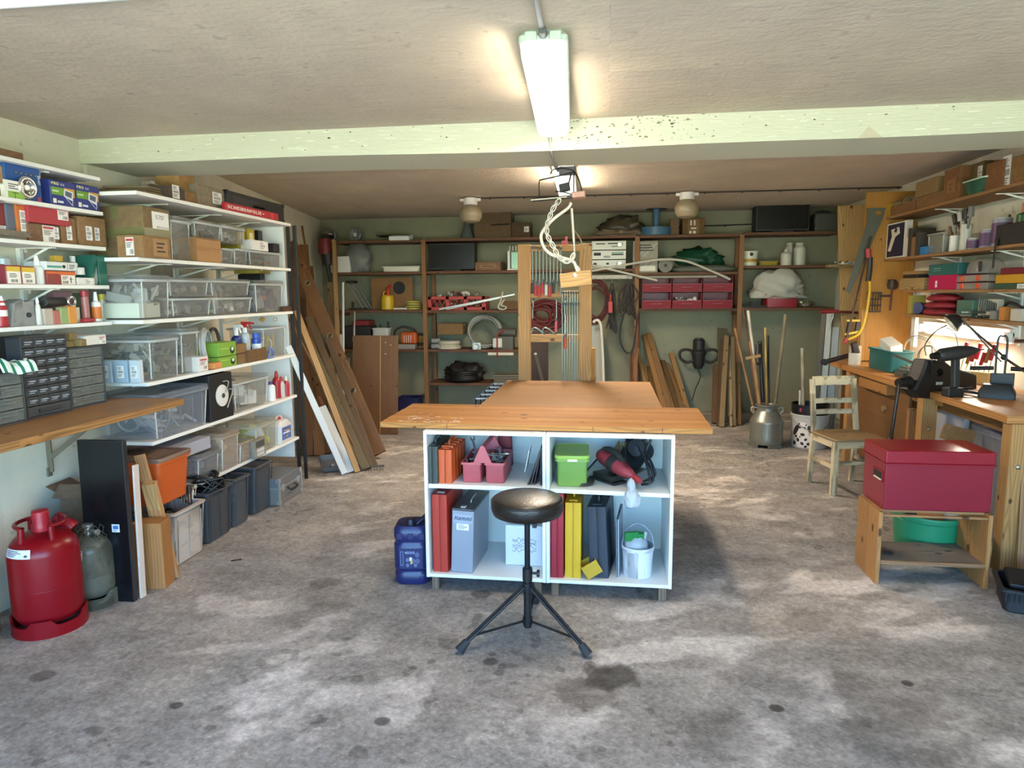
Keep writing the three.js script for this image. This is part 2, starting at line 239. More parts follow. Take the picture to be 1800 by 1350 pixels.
// ---- the room ----------------------------------------------------------------
const STAINS = [[0.036, -2.726, 0.11, 0.42, 1], [-0.055, -2.574, 0.13, 0.25, 1], [1.104, -2.669, 0.22, 0.16, 1.4], [1.095, -2.443, 0.2, 0.16, 1], [-0.654, -3.439, 0.06, 0.3, 0.5], [-0.488, -2.774, 0.035, 0.35, 0.5], [0.667, -2.577, 0.03, 0.5, 0.3], [1.238, -2.821, 0.025, 0.5, 0.3], [-2.36, -2.427, 0.05, 0.3, 0.4], [-1.49, -3.262, 0.2, 0.1, 1], [-1.547, -3.471, 0.09, 0.22, 1], [1.018, -5.027, 0.3, 0.06, 1], [-0.823, -2.306, 0.03, 0.42, 0.4], [0.983, -3.312, 0.12, 0.12, 1], [0.434, -2.391, 0.16, 0.16, 1.2], [-1.661, -2.302, 0.028, 0.42, 0.4], [-0.491, -2.836, 0.02, 0.3, 0.4]];
function floorColor(x, z) {
  const a = fbm(x * 1.3 + 9, z * 1.9 + 30, 5, 71), b = fbm(x * 5 + 4, z * 9 + 60, 4, 75), c = fbm(x * 42 + 10, z * 42 + 300, 3, 81), sp = vnoise(x * 130 + 500, z * 130 + 900, 85), wx = x + 0.25 * fbm(x * 2, z * 2, 3, 90);
  let n = 0.56 + 0.15 * (a - 0.5) + 0.18 * (b - 0.5) + 0.16 * (c - 0.5);
  n += 0.17 * sstep(0.54, 0.7, fbm(wx * 3.2, z * 5 + wx * 2, 4, 93)) * sstep(0.3, 0.6, a + 0.1 * b);   // pale, worn screed
  n += 0.12 * sstep(0.9, 0.96, sp) - 0.12 * sstep(0.1, 0.04, sp) + 0.16 * (fbm(x * 95 + 7, z * 95 + 600, 2, 140) - 0.5);
  n -= 0.11 * sstep(0.72, 0.8, fbm(x * 16 + 3, z * 16 + 40, 2, 97)) * sstep(0.5, 0.62, fbm(x * 1.1, z * 1.1 + 5, 2, 99));
  for (const [sx, sz, r, d, k] of STAINS) { const q = Math.hypot(x - sx, (z - sz) * 1.1) / r; if (q < 2.2) n *= 1 - d * sstep(1.15, 0.75, q + 0.9 * k * (fbm(x * 13 + sx, z * 13 + sz, 4, 103) - 0.5)); }
  n = clamp(n, 0.1, 0.95); const warm = 0.012 + 0.03 * (a - 0.4);
  return [n + warm, n * 0.985, n * 0.965 - warm];
}
{
  const X0 = -4.1, X1 = 3.1, ZB = [1.3, -1.7, -4.5, -9.5], VB = [0, 0.1, 0.66, 1];
  const zOf = (v) => { for (let i = 0; i < 3; i++) if (v <= VB[i + 1] || i === 2) return mix(ZB[i], ZB[i + 1], (v - VB[i]) / (VB[i + 1] - VB[i])); };
  const tex = dataTex(2048, 2048, (u, v) => floorColor(mix(X0, X1, u), zOf(v)), true, true);
  const bump = dataTex(1024, 1024, (u, v) => { const n = 0.6 * fbm(u * 90, v * 90, 3, 111) + 0.4 * fbm(u * 300, v * 300, 2, 117); return [n, n, n]; }, false); bump.repeat.set(3, 4);
  const pos = [], uv = [], idx = [];
  ZB.forEach((z, i) => { pos.push(X0, 0, z, X1, 0, z); uv.push(0, VB[i], 1, VB[i]); if (i) { const a = i * 2 - 2; idx.push(a, a + 1, a + 3, a, a + 3, a + 2); } });
  const top = new THREE.BufferGeometry(); top.setAttribute('position', new THREE.Float32BufferAttribute(pos, 3)); top.setAttribute('uv', new THREE.Float32BufferAttribute(uv, 2)); top.setIndex(idx); top.computeVertexNormals();
  const under = new THREE.BoxGeometry(X1 - X0, 0.2, ZB[0] - ZB[3]).translate((X0 + X1) / 2, -0.101, (ZB[0] + ZB[3]) / 2);
  struct('floor', mrg([top, under]), mt(0xffffff, 0.62, 0, { map: tex, bumpMap: bump, bumpScale: 0.002 }));
}
const paint = (hex, bump = 0.002) => mt(hex, 0.85, 0, { map: TEX.wallpaint, bumpMap: TEX.plaster, bumpScale: bump });
TEX.wallpaint = dataTex(1024, 1024, (u, v) => { const a = fbm(u * 5, v * 5, 5, 121), b = fbm(u * 22, v * 14, 4, 127), c = fbm(u * 70, v * 70, 2, 131); const n = 0.93 + 0.1 * (a - 0.5) + 0.07 * (b - 0.5) - 0.1 * sstep(0.74, 0.86, c) * sstep(0.5, 0.65, b); return [n, n * (0.995), n * (0.985 - 0.03 * (a - 0.5))]; });
const wallBox = (w, h, d, p) => boxUV(norm(new THREE.BoxGeometry(w, h, d).translate(...p)), 0, 3, 3);
const wallM = paint(0xe2dfcc), ceilM = mt(0xd0c5b0, 0.9, 0, { map: TEX.wallpaint, bumpMap: TEX.plaster, bumpScale: 0.0045 });
struct('wall_left', wallBox(0.3, 2.9, 5.3, [-3.2, 1.45, -1.65]), wallM);
{ const a = [-3.12, -4.25], b = [-4.0, -9.4], l = Math.hypot(b[0] - a[0], b[1] - a[1]); const g = wallBox(0.2, 2.9, l, [-0.1, 1.45, -l / 2]); g.rotateY(Math.atan2(-(b[0] - a[0]), -(b[1] - a[1]))); g.translate(a[0], 0, a[1]); struct('wall_left', g, wallM); }
struct('wall_right', wallBox(0.25, 2.9, 11, [3.025, 1.45, -4.2]), wallM);
struct('wall_back', wallBox(7.4, 2.9, 0.25, [-0.5, 1.45, -9.475]), paint(0x959479));
struct('ceiling', wallBox(6.4, 0.25, 5.1, [-0.1, 2.625, -1.2]), ceilM);
struct('ceiling', wallBox(7.4, 0.25, 5.5, [-0.5, 2.755, -6.85]), ceilM);
struct('wall_front', mrg([wallBox(7, 0.4, 0.2, [-0.1, 2.52, 1.1]), wallBox(0.5, 2.32, 0.2, [-3.2, 1.16, 1.1]), wallBox(0.5, 2.32, 0.2, [3.05, 1.16, 1.1])]), wallM);
{
  const bt = canvasTex(2048, 256, (g, w, h) => {   // u along the beam, v up its face; flaked paint
    g.fillStyle = '#c3c5ac'; g.fillRect(0, 0, w, h); const r = rng(41);
    for (let i = 0; i < 260; i++) { const k = r(), x = k < 0.62 ? w * (0.46 + 0.14 * r()) : w * (0.05 + 0.9 * r()), y = h * (k < 0.62 ? 0.45 + 0.5 * r() : 0.35 + 0.6 * r()), s = (k < 0.62 ? 0.9 : 0.9) * (1 + 2.4 * r() * r()); g.fillStyle = k < 0.5 ? '#7d7a62' : '#4e4c3c'; g.beginPath(); g.ellipse(x, y, s * 1.2, s * (0.5 + r()), r() * 3, 0, 7); g.fill(); }
    for (let i = 0; i < 40; i++) { g.fillStyle = '#6e6a4c'; g.beginPath(); g.ellipse(w * (0.458 + 0.008 * (r() - 0.5)), h * (0.72 + 0.16 * (r() - 0.5)), 3 + 3 * r(), 2 + 3 * r(), 0, 0, 7); g.fill(); }
    for (let i = 0; i < 700; i++) { g.fillStyle = r() < 0.5 ? '#cdd2ba' : '#dee2cd'; g.fillRect(r() * w, r() * h, 20 * r(), 2); }
    g.fillStyle = '#b9b196'; g.beginPath(); g.moveTo(w * 0.71, h); g.lineTo(w * 0.718, h * 0.86); g.lineTo(w * 0.729, h); g.fill();
  });
  const g = norm(new THREE.BoxGeometry(6.1, 0.4, 0.46, 24, 1, 1)), p = g.attributes.position, n = g.attributes.normal, uv = g.attributes.uv;
  for (let i = 0; i < p.count; i++) { const x = p.getX(i), lo = p.getY(i) < 0; if (n.getZ(i) < 0.5) uv.setXY(i, 0.15 + x * 0.01, 0.9); p.setXYZ(i, x - 0.05, (lo ? 2.345 + 0.02 * Math.min(1, Math.abs(x / 3)) + 0.004 * Math.sin(x * 3) : 2.75), p.getZ(i) - 3.98); }
  struct('beam', g, mt(0xffffff, 0.85, 0, { map: bt, bumpMap: TEX.plaster, bumpScale: 0.003 }));
  struct('pillar', wallBox(0.33, 2.5, 0.5, [-3.19, 1.25, -4.02]), wallM);
}
struct('driveway', new THREE.BoxGeometry(14, 0.2, 12).translate(0, -0.12, 7.2), mt(0xc9c4b6, 0.9));
struct('lawn', new THREE.BoxGeometry(120, 0.2, 120).translate(0, -0.3, 60), mt(0x7f9452, 1));
// tubes and conduits on the ceiling
function tubeLamp(label, p, yaw, len, power, side, w = 0.16) {
  const g = G('batten_light', label, 'ceiling light', { p, r: yaw }), hs = mt(0xaebfae, 0.5);
  M('housing', loft([rr(w, len, 0.02, -0.045), rr(w + 0.012, len + 0.012, 0.02, -0.04), rr(w + 0.012, len + 0.012, 0.02, -0.025), rr(w * 0.86, len * 0.97, 0.02, 0)].reverse().reverse(), true, true), hs, g);
  for (const s of [-1, 1]) for (const e of [-1, 1]) M('clip', bar(0.04, 0.03, 0.012, [s * w * 0.26, -0.03, e * (len / 2 + 0.008)]), hs, g);
  M('cable_gland', rod([0, -0.024, len / 2], [0, -0.024, len / 2 + 0.05], 0.016, 0.014), mt(0x4a4d49, 0.5), g);
  M('diffuser', loft([rr(w * 0.8, len - 0.03, 0.03, -0.105), rr(w * 0.97, len - 0.01, 0.03, -0.085), rr(w, len, 0.02, -0.046)], true, true), mt(0xffffff, 0.35, 0, { emissive: new THREE.Color(1, 0.94, 0.84), emissiveIntensity: 2.4 }), g);
  const d = [p[0], p[1] - 0.11, p[2]], l = rectLight(tubeColor, power, w * 0.8, len - 0.03, d, [d[0], 0, d[2]]); l.rotation.set(-PI / 2, 0, yaw);
  for (const s of [-1, 1]) { const q = rectLight(tubeColor, side, len - 0.03, 0.05, [p[0] + s * (w / 2 + 0.008), p[1] - 0.075, p[2]], [p[0] + s * 3, p[1] - 0.5, p[2]]); q.rotateZ(0); }
  return g;
}
tubeLamp('bright white batten light nearest the door, in front of the beam', [-0.255, 2.5, -3.08], 0.047, 1.2, 28 * LAMP, 9 * LAMP);
tubeLamp('second batten light, partly hidden behind the beam and cable', [-0.375, 2.63, -6.25], 0.03, 1.5, 90 * LAMP, 26 * LAMP, 0.17);
thing('conduit_pipe', 'grey conduit pipe running along the ceiling into the nearest batten light', 'pipe', mrg([rod([-0.2, 2.488, 1.0], [-0.228, 2.488, -2.43], 0.011), rod([-0.205, 2.488, -1.6], [-0.212, 2.488, -1.66], 0.015)]), mt(0x9a9a94, 0.45), [0, 0, 0]);
thing('ceiling_rail', 'white rail across the ceiling close to the garage door', 'rail', mrg([rod([-1.947,2.482,-1.979], [-1.343,2.482,-1.98], 0.018)]), mt(0xe6e8e2, 0.4), [0, 0, 0]);
thing('conduit_pipe', 'short grey cable running under the beam between the two batten lights', 'cable', tube([[-0.31, 2.46, -3.72], [-0.3, 2.335, -3.78], [-0.3, 2.33, -4.16], [-0.31, 2.42, -4.3], [-0.335, 2.6, -5.0], [-0.345, 2.605, -5.46]], 0.008, 40), mt(0x8e8e88, 0.5), [0, 0, 0]);
{ // black cable clipped along the back ceiling and wall
  const z = -9.0, pts = [[-1.524,2.644,-7.9],[-0.69,2.629,-7.9],[0.688,2.613,-7.9],[1.172,2.637,-7.9],[1.998,2.669,-7.9],[2.913,2.68,-7.9],[3.248,2.694,-7.9]];
  const g = G('surface_cable', 'black cable clipped along the ceiling between the globe lights', 'cable', { p: [0, 0, 0] });
  const P2 = pts.map((p) => [p[0] * 7.5 / 7.9, 2.615, -7.5 + (p[0] > 1.5 ? 0.0 : 0)]); M('cable', tube(P2, 0.008, 60, 6), mt(0x2a241c, 0.6), g);
  for (let i = 0; i < 12; i++) { const t = new THREE.CatmullRomCurve3(P2.map(V)).getPointAt(0.04 + i * 0.083); M('clip', bx(0.018, 0.02, 0.024, 0.003), mt(0x2a241c, 0.6), g, [t.x, 2.6, t.z]); }
}
thing('surface_cable', 'thin black cable run level across the back wall above the top shelf', 'cable', mrg([tube([[0.02, 2.36, -9.32], [0.03, 2.42, -9.32], [0.1, 2.425, -9.33], [1.2, 2.44, -9.335], [2.4, 2.46, -9.335]], 0.009, 40, 6), ...[0.2, 1.05, 1.5, 1.95, 2.2].map((x) => bar(0.025, 0.03, 0.02, [x, 2.44, -9.34]))]), mt(0x221e19, 0.6), [0, 0, 0]);
function globe(label, u) {
  const g = G('globe_light', label, 'ceiling light', { p: u }, null);
  M('base', lat([[0, -0.075], [0.075, -0.075], [0.078, -0.06], [0.075, 0], [0, 0]], 24), mt(0xd9d6cc, 0.45), g);
  for (const e of [-1, 1]) M('lug', bar(0.05, 0.03, 0.03, [e * 0.09, -0.02, 0]), mt(0xd9d6cc, 0.45), g);
  M('shade', lat([[0.07, -0.075], [0.105, -0.105], [0.125, -0.15], [0.122, -0.2], [0.095, -0.245], [0.05, -0.262], [0, -0.265]], 28), mt(0x8d8168, 0.35), g);
}
globe('unlit globe ceiling light above the brown carton with slit holes', [-1.478, 2.62, -7.5]);
globe('unlit globe ceiling light next to the blue cable drum', [0.814, 2.62, -7.5]);

// ---- white shelving along the wall --------------------------------------------
const white = mt(0xe9e8e0, 0.5), steel = mt(0xb9bcb8, 0.35, 0.8);
const bracket = (l, hgt = 0.1) => mrg([bar(l, 0.006, 0.024, [l / 2, -0.003, 0]), bar(0.006, hgt, 0.024, [0.003, -hgt / 2, 0]), bar(0.004, 0.004 + hgt * 0.28, 0.018, [0.03, -hgt * 0.14, 0]), tr(bx(Math.hypot(l * 0.93, hgt * 0.8), 0.012, 0.004).translate(0, -0.006, 0), [l * 0.47, -hgt * 0.42, 0], [0, 0, 0.1 + Math.atan2(hgt * 0.8, l * 0.93)])]);
{
  const g = G('wall_shelf', 'set of shallow white wall shelves holding cartons and bottles above the drawer cabinets', 'shelf', { p: [-3.05, 0, -2.3] });
  for (const y of [2.25, 2.063, 1.87, 1.658, 1.455]) M('shelf', bx(0.26, 0.02, 2.54, 0.002, { grain: 2 }), white, g, [0.13, y - 0.02, 0]);
  for (const z of [-0.35, -0.95, 0.3]) { M('rail', bx(0.018, 0.98, 0.025), white, g, [0.01, 1.3, z]); for (const y of [2.23, 2.043, 1.85, 1.638, 1.435]) M('bracket', bracket(0.2, 0.08), white, g, [0.018, y, z]); }
}
{
  const g = G('storage_rack', 'deep white shelf rack filled with clear plastic boxes along the wall', 'shelf', { p: [-3.05, 0, -4.55] });
  for (const [y, w] of [[2.18, 0.45], [1.815, 0.43], [1.46, 0.43], [1.1, 0.43], [0.75, 0.43], [0.385, 0.43]]) M('shelf', bx(w, 0.022, 1.9, 0.002, { grain: 2 }), white, g, [w / 2, y - 0.022, 0]);
  M('side_panel', bx(0.35, 2.0, 0.02, 0.002), white, g, [0.2, 0.2, -0.965]);
  for (const x of [0.40, 0.46]) M('upright', bx(0.028, 2.17, 0.02), mt(0x24231f, 0.5), g, [x, 0, -0.99]);
  for (const z of [0.55, -0.05, -0.6]) { M('rail', bx(0.016, 2.1, 0.025), white, g, [-0.02, 0.1, z]); for (const y of [2.158, 1.793, 1.438, 1.078, 0.728]) M('bracket', bracket(0.36, 0.06), white, g, [0.0, y, z]); }
}
// shallow shelves: cartons and bottles. shelf tops 2.25 2.063 1.87 1.658 1.455
carton('flat brown cardboard box lying on the top shelf by the garage door', {p:[-2.93,2.25,-3.008],r:1.571,w:0.223,h:0.042,d:0.18}, { c: 0x9a7458, tape: false });
const oBlue = {p:[-2.905,2.063,-3.092],r:1.571,w:0.209,h:0.168,d:0.15};
const txBlue = canvasTex(256, 320, (g, w, h) => { g.fillStyle = '#1f4f8e'; g.fillRect(0, 0, w, h); for (let i = 0; i < 5; i++) { g.fillStyle = '#26324a'; g.beginPath(); g.arc(80 + i * 36, 70, 15, 0, 7); g.fill(); g.fillStyle = '#7c8494'; g.beginPath(); g.arc(80 + i * 36, 68, 8, 0, 7); g.fill(); } g.fillStyle = '#dfe6ee'; g.save(); g.translate(236, 60); g.rotate(PI / 2); g.font = 'bold 26px sans-serif'; g.fillText('5er-SET', 0, 0); g.restore(); g.fillStyle = '#c43a3a'; g.fillRect(226, 270, 22, 40); });
carton('blue carton with a picture row of spotlights, silver ring lamp in front', oBlue, { mat: mt(0x1f4f8e, 0.5), tape: false, stick: [[txBlue, oBlue.w * 0.98, oBlue.h * 0.97, 0, 0.5]] });
carton('plain brown carton edge beside the blue spotlight carton', {p:[-2.915,2.063,-2.927],r:1.571,w:0.137,h:0.147,d:0.15}, { c: 0xc09a68, tape: false });
const txGreen = canvasTex(128, 128, (g, w, h) => { g.fillStyle = '#e8e6dc'; g.fillRect(0, 0, w, h); g.fillStyle = '#8cb447'; g.fillRect(24, 60, 104, 60); lines(g, 30, 18, 80, 3, 12); g.fillStyle = '#333'; g.fillRect(66, 66, 4, 34); g.fillRect(50, 66, 40, 4); });
carton('small white and green lamp carton in front of the blue carton', {p:[-2.816,2.063,-3.005],r:1.571,w:0.11,h:0.06,d:0.022}, { mat: mt(0xdcdacb, 0.6), tape: false, stick: [[txGreen, 0.115, 0.105, 0, 0.5]] });
{ const o = {p:[-2.805,2.075,-3.083],r:1.571,w:0.075,h:0.076,d:0.03}, g = G('spotlight', 'round chrome recessed spotlight leaning on the blue carton', 'lamp', { p: o.p, r: o.r }); const c = 0.05; M('ring', norm(new THREE.TorusGeometry(0.044, 0.011, 10, 30).translate(0, c, 0)), mt(0xd6d4cc, 0.2, 0.9), g); M('reflector', tr(lat([[0.012, 0], [0.02, -0.02], [0.038, 0.006], [0.043, 0.006]], 24), [0, c, 0.002], [PI / 2, 0, 0]), mt(0xc9c7bf, 0.15, 1, { side: THREE.DoubleSide }), g); M('bulb', norm(new THREE.SphereGeometry(0.014, 14, 10).translate(0, c, 0)), mt(0xf2efe4, 0.2), g); }
thing('panel', 'narrow white panel standing upright between the blue cartons', 'panel', bx(0.03, 0.165, 0.15, 0.002), white, [-2.885, 2.063, -3.171]);
const txPro = canvasTex(256, 256, (g, w, h) => { g.fillStyle = '#27357c'; g.fillRect(0, 0, w, h); g.fillStyle = '#e9e58a'; g.font = 'bold 40px sans-serif'; g.fillText('PRO', 12, 42); g.fillStyle = '#b7b7b7'; g.fillText('xx', 104, 42); g.fillStyle = '#6e9a3c'; g.fillRect(8, 66, 130, 80); g.fillStyle = '#d59b2c'; g.beginPath(); g.moveTo(138, 60); g.lineTo(250, 60); g.lineTo(250, 150); g.lineTo(190, 150); g.fill(); g.fillStyle = '#e8f0d0'; g.font = 'bold 26px sans-serif'; g.fillText('500W', 16, 116); g.fillStyle = '#dfe2e6'; g.beginPath(); g.moveTo(140, 70); g.lineTo(236, 92); g.lineTo(222, 190); g.lineTo(132, 150); g.fill(); g.fillStyle = '#596577'; g.beginPath(); g.moveTo(154, 86); g.lineTo(222, 102); g.lineTo(212, 160); g.lineTo(146, 140); g.fill(); g.strokeStyle = '#c9ccd4'; g.lineWidth = 7; g.beginPath(); g.moveTo(150, 160); g.lineTo(216, 236); g.lineTo(226, 170); g.stroke(); g.fillStyle = '#e9e4cf'; g.fillRect(20, 186, 34, 48); g.fillStyle = '#d6dbe6'; g.fillRect(64, 204, 60, 22); });
const pro = {p:[-2.895,2.063,-3.32],r:1.571,w:0.17,h:0.127,d:0.16}; carton('blue work light carton with a lamp picture, farther from the end of its shelf', pro, { mat: mt(0x27357c, 0.5), tape: false, group: 'blue work light cartons', stick: [[txPro, pro.w * 0.98, pro.h * 0.97, 0, 0.5]] });
const pro2 = {p:[-2.9,2.063,-3.499],r:1.571,w:0.174,h:0.134,d:0.16}; carton('blue work light carton with a lamp picture, at the very end of its shelf', pro2, { mat: mt(0x27357c, 0.5), tape: false, group: 'blue work light cartons', stick: [[txPro, pro2.w * 0.98, pro2.h * 0.97, 0, 0.5]] });
// shelf 1.87
const txRed = canvasTex(128, 64, (g, w, h) => { g.fillStyle = '#a82a34'; g.fillRect(0, 0, w, h); });
const brownLow = {p:[-2.905,1.87,-3.188],r:1.571,w:0.194,h:0.088,d:0.15}; carton('low brown carton with a white price label under the red carton', brownLow, { c: 0x8d6b4c, stick: [[TX.ship2, 0.075, 0.085, 0.15, 0.5], [TX.ship, 0.03, 0.06, 0.42, 0.6]] });
{ const o = {p:[-2.91,1.87,-3.224],r:1.571,w:0.264,h:0.19,d:0.18}, h = o.h - brownLow.h - 0.006; carton('red carton with a white and green price label lying on the low brown carton', { ...o, p: [o.p[0], 1.87 + brownLow.h + 0.005, o.p[2]], h }, { mat: mt(0xa9303a, 0.55), tape: false, stick: [[TX.ship2, 0.07, 0.06, 0.33, 0.62]] }); }
carton('orange carton with a pale label beside the red carton', {p:[-2.905,1.87,-3.077],r:1.571,w:0.067,h:0.176,d:0.13}, { mat: mt(0xc06a2c, 0.6), tape: false, stick: [[TX.ship, 0.045, 0.1, 0.1, 0.55]] });
carton('slate blue carton standing beside the orange one', {p:[-2.915,1.87,-3.024],r:1.571,w:0.055,h:0.175,d:0.13}, { mat: mt(0x5b6470, 0.6), tape: false });
carton('red and black carton with a white stripe on the shelf of mixed cartons', {p:[-2.925,1.87,-2.969],r:1.571,w:0.069,h:0.166,d:0.13}, { mat: mt(0x7d2a2a, 0.6), tape: false, stick: [[TX.ship, 0.06, 0.03, 0.15, 0.3]] });
carton('open carton with raised grey flaps at the shelf start', {p:[-2.85,1.87,-2.953],r:1.571,w:0.184,h:0.013,d:0.1}, { c: 0x9b8f7d, open: 2 });
carton('narrow brown carton with one label beside the red carton', {p:[-2.915,1.87,-3.356],r:1.571,w:0.103,h:0.137,d:0.17}, { c: 0x96704a, stick: [[TX.ship, 0.035, 0.075, 0, 0.45]] });
carton('wide brown carton with two labels at the end of its shelf', {p:[-2.905,1.87,-3.517],r:1.571,w:0.202,h:0.156,d:0.17}, { c: 0x9c7850, stick: [[TX.ship, 0.045, 0.075, -0.15, 0.45], [TX.ship, 0.035, 0.07, 0.15, 0.45]] });
// shelf 1.658
const txYel = canvasTex(128, 160, (g, w, h) => { g.fillStyle = '#e8e2d6'; g.fillRect(0, 0, w, h); g.fillStyle = '#d9b43a'; g.fillRect(0, 0, w, 48); g.strokeStyle = '#9c3340'; g.lineWidth = 8; g.strokeRect(0, 0, w, h); lines(g, 24, 66, 70, 3, 14); bars(g, 34, 118, 60, 26); });
const oY1 = {p:[-2.865,1.658,-2.971],r:1.571,w:0.084,h:0.088,d:0.09}, oY2 = {p:[-2.865,1.658,-3.056],r:1.571,w:0.081,h:0.086,d:0.09};
carton('yellow topped screw carton, the nearer one to the silver jar', oY1, { mat: mt(0x8b3038, 0.6), tape: false, stick: [[txYel, oY1.w * 0.97, oY1.h * 0.97, 0, 0.5]] });
carton('yellow topped screw carton next to the white spray bottle', oY2, { mat: mt(0x8b3038, 0.6), tape: false, stick: [[txYel, oY2.w * 0.97, oY2.h * 0.97, 0, 0.5]] });
carton('dark grey carton at the start of the shelf with yellow topped cartons', {p:[-2.91,1.658,-2.937],r:1.571,w:0.062,h:0.093,d:0.1}, { mat: mt(0x4a4a48, 0.6), tape: false });
can('small glass jar with a grey lid behind the yellow topped cartons', {p:[-2.985,1.658,-3.092],r:1.571,w:0.067,h:0.13,d:0.07}, { name: 'jar', cat: 'jar', mat: mt(0xb9bdbb, 0.2), lid: 0x8d9294 });
bottle('white pump spray bottle with a long nozzle cap', {p:[-2.87,1.658,-3.168],r:1.571,w:0.071,h:0.147,d:0.06}, { capH: 0.34, capR: 0.55, capT: 0.22, shoulder: 0.55, neck: 0.5, c: 0xe5e5e0, cap: 0xf3f2ec });
const txOr = canvasTex(256, 128, (g, w, h) => { g.fillStyle = '#8e3a34'; g.fillRect(0, 0, w, h); g.fillStyle = '#d2672f'; g.fillRect(110, 0, 146, 34); g.fillRect(0, 0, 256, 22); g.fillStyle = '#e6ded2'; g.fillRect(122, 34, 128, 92); lines(g, 134, 46, 60, 3, 12); bars(g, 134, 90, 50, 28); g.fillStyle = '#333'; g.fillRect(206, 50, 8, 60); g.fillRect(196, 70, 30, 6); });
const oOr = {p:[-2.895,1.658,-3.276],r:1.571,w:0.195,h:0.07,d:0.13}; carton('dark red and orange carton with a white label under the flat white box', oOr, { mat: mt(0x8e3a34, 0.55), tape: false, stick: [[txOr, oOr.w * 0.98, oOr.h * 0.96, 0, 0.5]] });
const txFlat = canvasTex(256, 64, (g, w, h) => { g.fillStyle = '#dcdcd4'; g.fillRect(0, 0, w, h); g.fillStyle = '#4f9c8c'; g.fillRect(4, 26, 120, 18); g.fillStyle = '#252525'; g.beginPath(); g.arc(142, 32, 14, 0, 7); g.fill(); g.fillRect(170, 8, 3, 50); lines(g, 186, 14, 60, 3, 14); });
carton('flat white box with a teal stripe lying on the orange carton', { ...oOr, p: [oOr.p[0], 1.658 + oOr.h + 0.004, oOr.p[2] - 0.01], h: 0.042, w: oOr.w * 1.08 }, { mat: mt(0xd8d8d0, 0.6), tape: false, stick: [[txFlat, oOr.w * 1.05, 0.04, 0, 0.5]] });
carton('tiny yellow box standing on the flat white box', { ...oOr, p: [oOr.p[0], 1.658 + oOr.h + 0.052, oOr.p[2] - 0.05], w: 0.05, h: 0.03, d: 0.04 }, { mat: mt(0xc9a23a, 0.6), tape: false });
bottle('white bottle with a screw cap behind the flat white box', {p:[-2.945,1.658,-3.499],r:1.571,w:0.05,h:0.162,d:0.05}, { capH: 0.2, capR: 0.55, c: 0xd9dad5 });
carton('small white carton beside the petrol green case', {p:[-2.86,1.658,-3.436],r:1.571,w:0.125,h:0.038,d:0.08}, { mat: mt(0xdad6cc, 0.6), tape: false, stick: [[TX.ship, 0.05, 0.03, 0.1, 0.5]] });
can('white roll of tape on the small white carton', { p: [-2.87, 1.715, -3.445], w: 0.06, h: 0.04, d: 0.06 }, { name: 'tape_roll', cat: 'tape roll', c: 0xe0dfd8 });
{ const o = {p:[-2.9,1.658,-3.539],r:1.571,w:0.162,h:0.169,d:0.14}, g = G('machine_case', 'petrol green angled plastic case at the end of its shelf', 'tool case', o); const m = mt(0x1f5f50, 0.45), z = o.w / 2; M('back_panel', bx(o.w * 0.42, o.h, o.d, 0.004), m, g, [z * 0.55, 0, 0]); M('slanted_panel', bar(0.028, o.h * 1.02, o.d, [-z * 0.35, o.h * 0.49, 0], [0, 0, -0.33]), m, g); M('insert', bar(0.05, o.h * 0.6, o.d * 0.8, [-0.005, o.h * 0.34, 0.002], [0, 0, -0.3]), mt(0x9aa09c, 0.6), g); }
// shelf 1.455
bottle('red and white spray can with a white cap at the shelf start', {p:[-2.855,1.455,-2.909],r:1.571,w:0.062,h:0.148,d:0.07}, { c: 0xa3242c, cap: 0xeeeeea, capH: 0.3, capR: 0.85, capT: 0.5, shoulder: 0.66, neck: 0.8, band: [0xe4e2dc, 0.35, 0.55] });
{ const o = {p:[-2.875,1.455,-3.025],r:1.571,w:0.146,h:0.128,d:0.09}, g = G('tape_dispenser', 'grey plastic tape dispenser with pink marks', 'dispenser', o), m = grimy(0x8b8b89, 0.55); const sh = new THREE.Shape(); sh.moveTo(-o.w / 2, 0); sh.lineTo(o.w / 2, 0); sh.lineTo(o.w * 0.46, o.h * 0.95); sh.lineTo(o.w * 0.1, o.h * 0.9); sh.lineTo(o.w * 0.02, o.h); sh.lineTo(-o.w * 0.3, o.h * 0.85); sh.closePath(); M('body', norm(new THREE.ExtrudeGeometry(sh, { depth: o.d * 0.8, bevelEnabled: true, bevelSize: 0.004, bevelThickness: 0.004, bevelSegments: 1 }).translate(0, 0, -o.d * 0.45)), m, g); M('hub', tr(cyl(0.012, 0.012, 0.012), [o.w * 0.2, o.h * 0.42, o.d * 0.36], [PI / 2, 0, 0]), mt(0x2a2a2a), g); M('grip', mrg([0, 1, 2].map((i) => bar(0.012, 0.03, 0.004, [o.w * (0.12 + i * 0.12), o.h * 0.8, o.d * 0.37]))), mt(0xb06a78), g); }
for (const [x, l] of [[65, 'white glue tube standing beside the grey tape dispenser'], [73, 'short white glue tube in front of the clear bag']]) bottle(l, { ...{p:[-2.845,1.455,-3.12],r:1.571,w:0.028,h:0.11,d:0.03}, p: [-2.84, 1.455, x === 65 ? -3.115 : -3.113], h: x === 65 ? 0.14 : 0.085 }, { name: 'glue_tube', cat: 'tube', capH: 0.2, capR: 0.6, capT: 0.3, shoulder: 0.5, c: 0xcfcabf });
thing('torch', 'dark cylinder torch with a chrome lens lying across the small packets', 'torch', mrg([tr(cyl(0.026, 0.024, 0.2), [0, 0, 0.1], [-PI / 2, 0, 0])]), mt(0x3f3f3d, 0.35, 0.4), [-2.88, 1.57, -3.259], 0.25);
thing('torch_lens', 'chrome ring lens facing out beside the dark torch', 'lens', tr(norm(new THREE.TorusGeometry(0.024, 0.008, 8, 24)), [0, 0, 0], [0, PI / 2, 0]), mt(0xd0d0cc, 0.2, 0.9), [-2.845, 1.57, -3.346]);
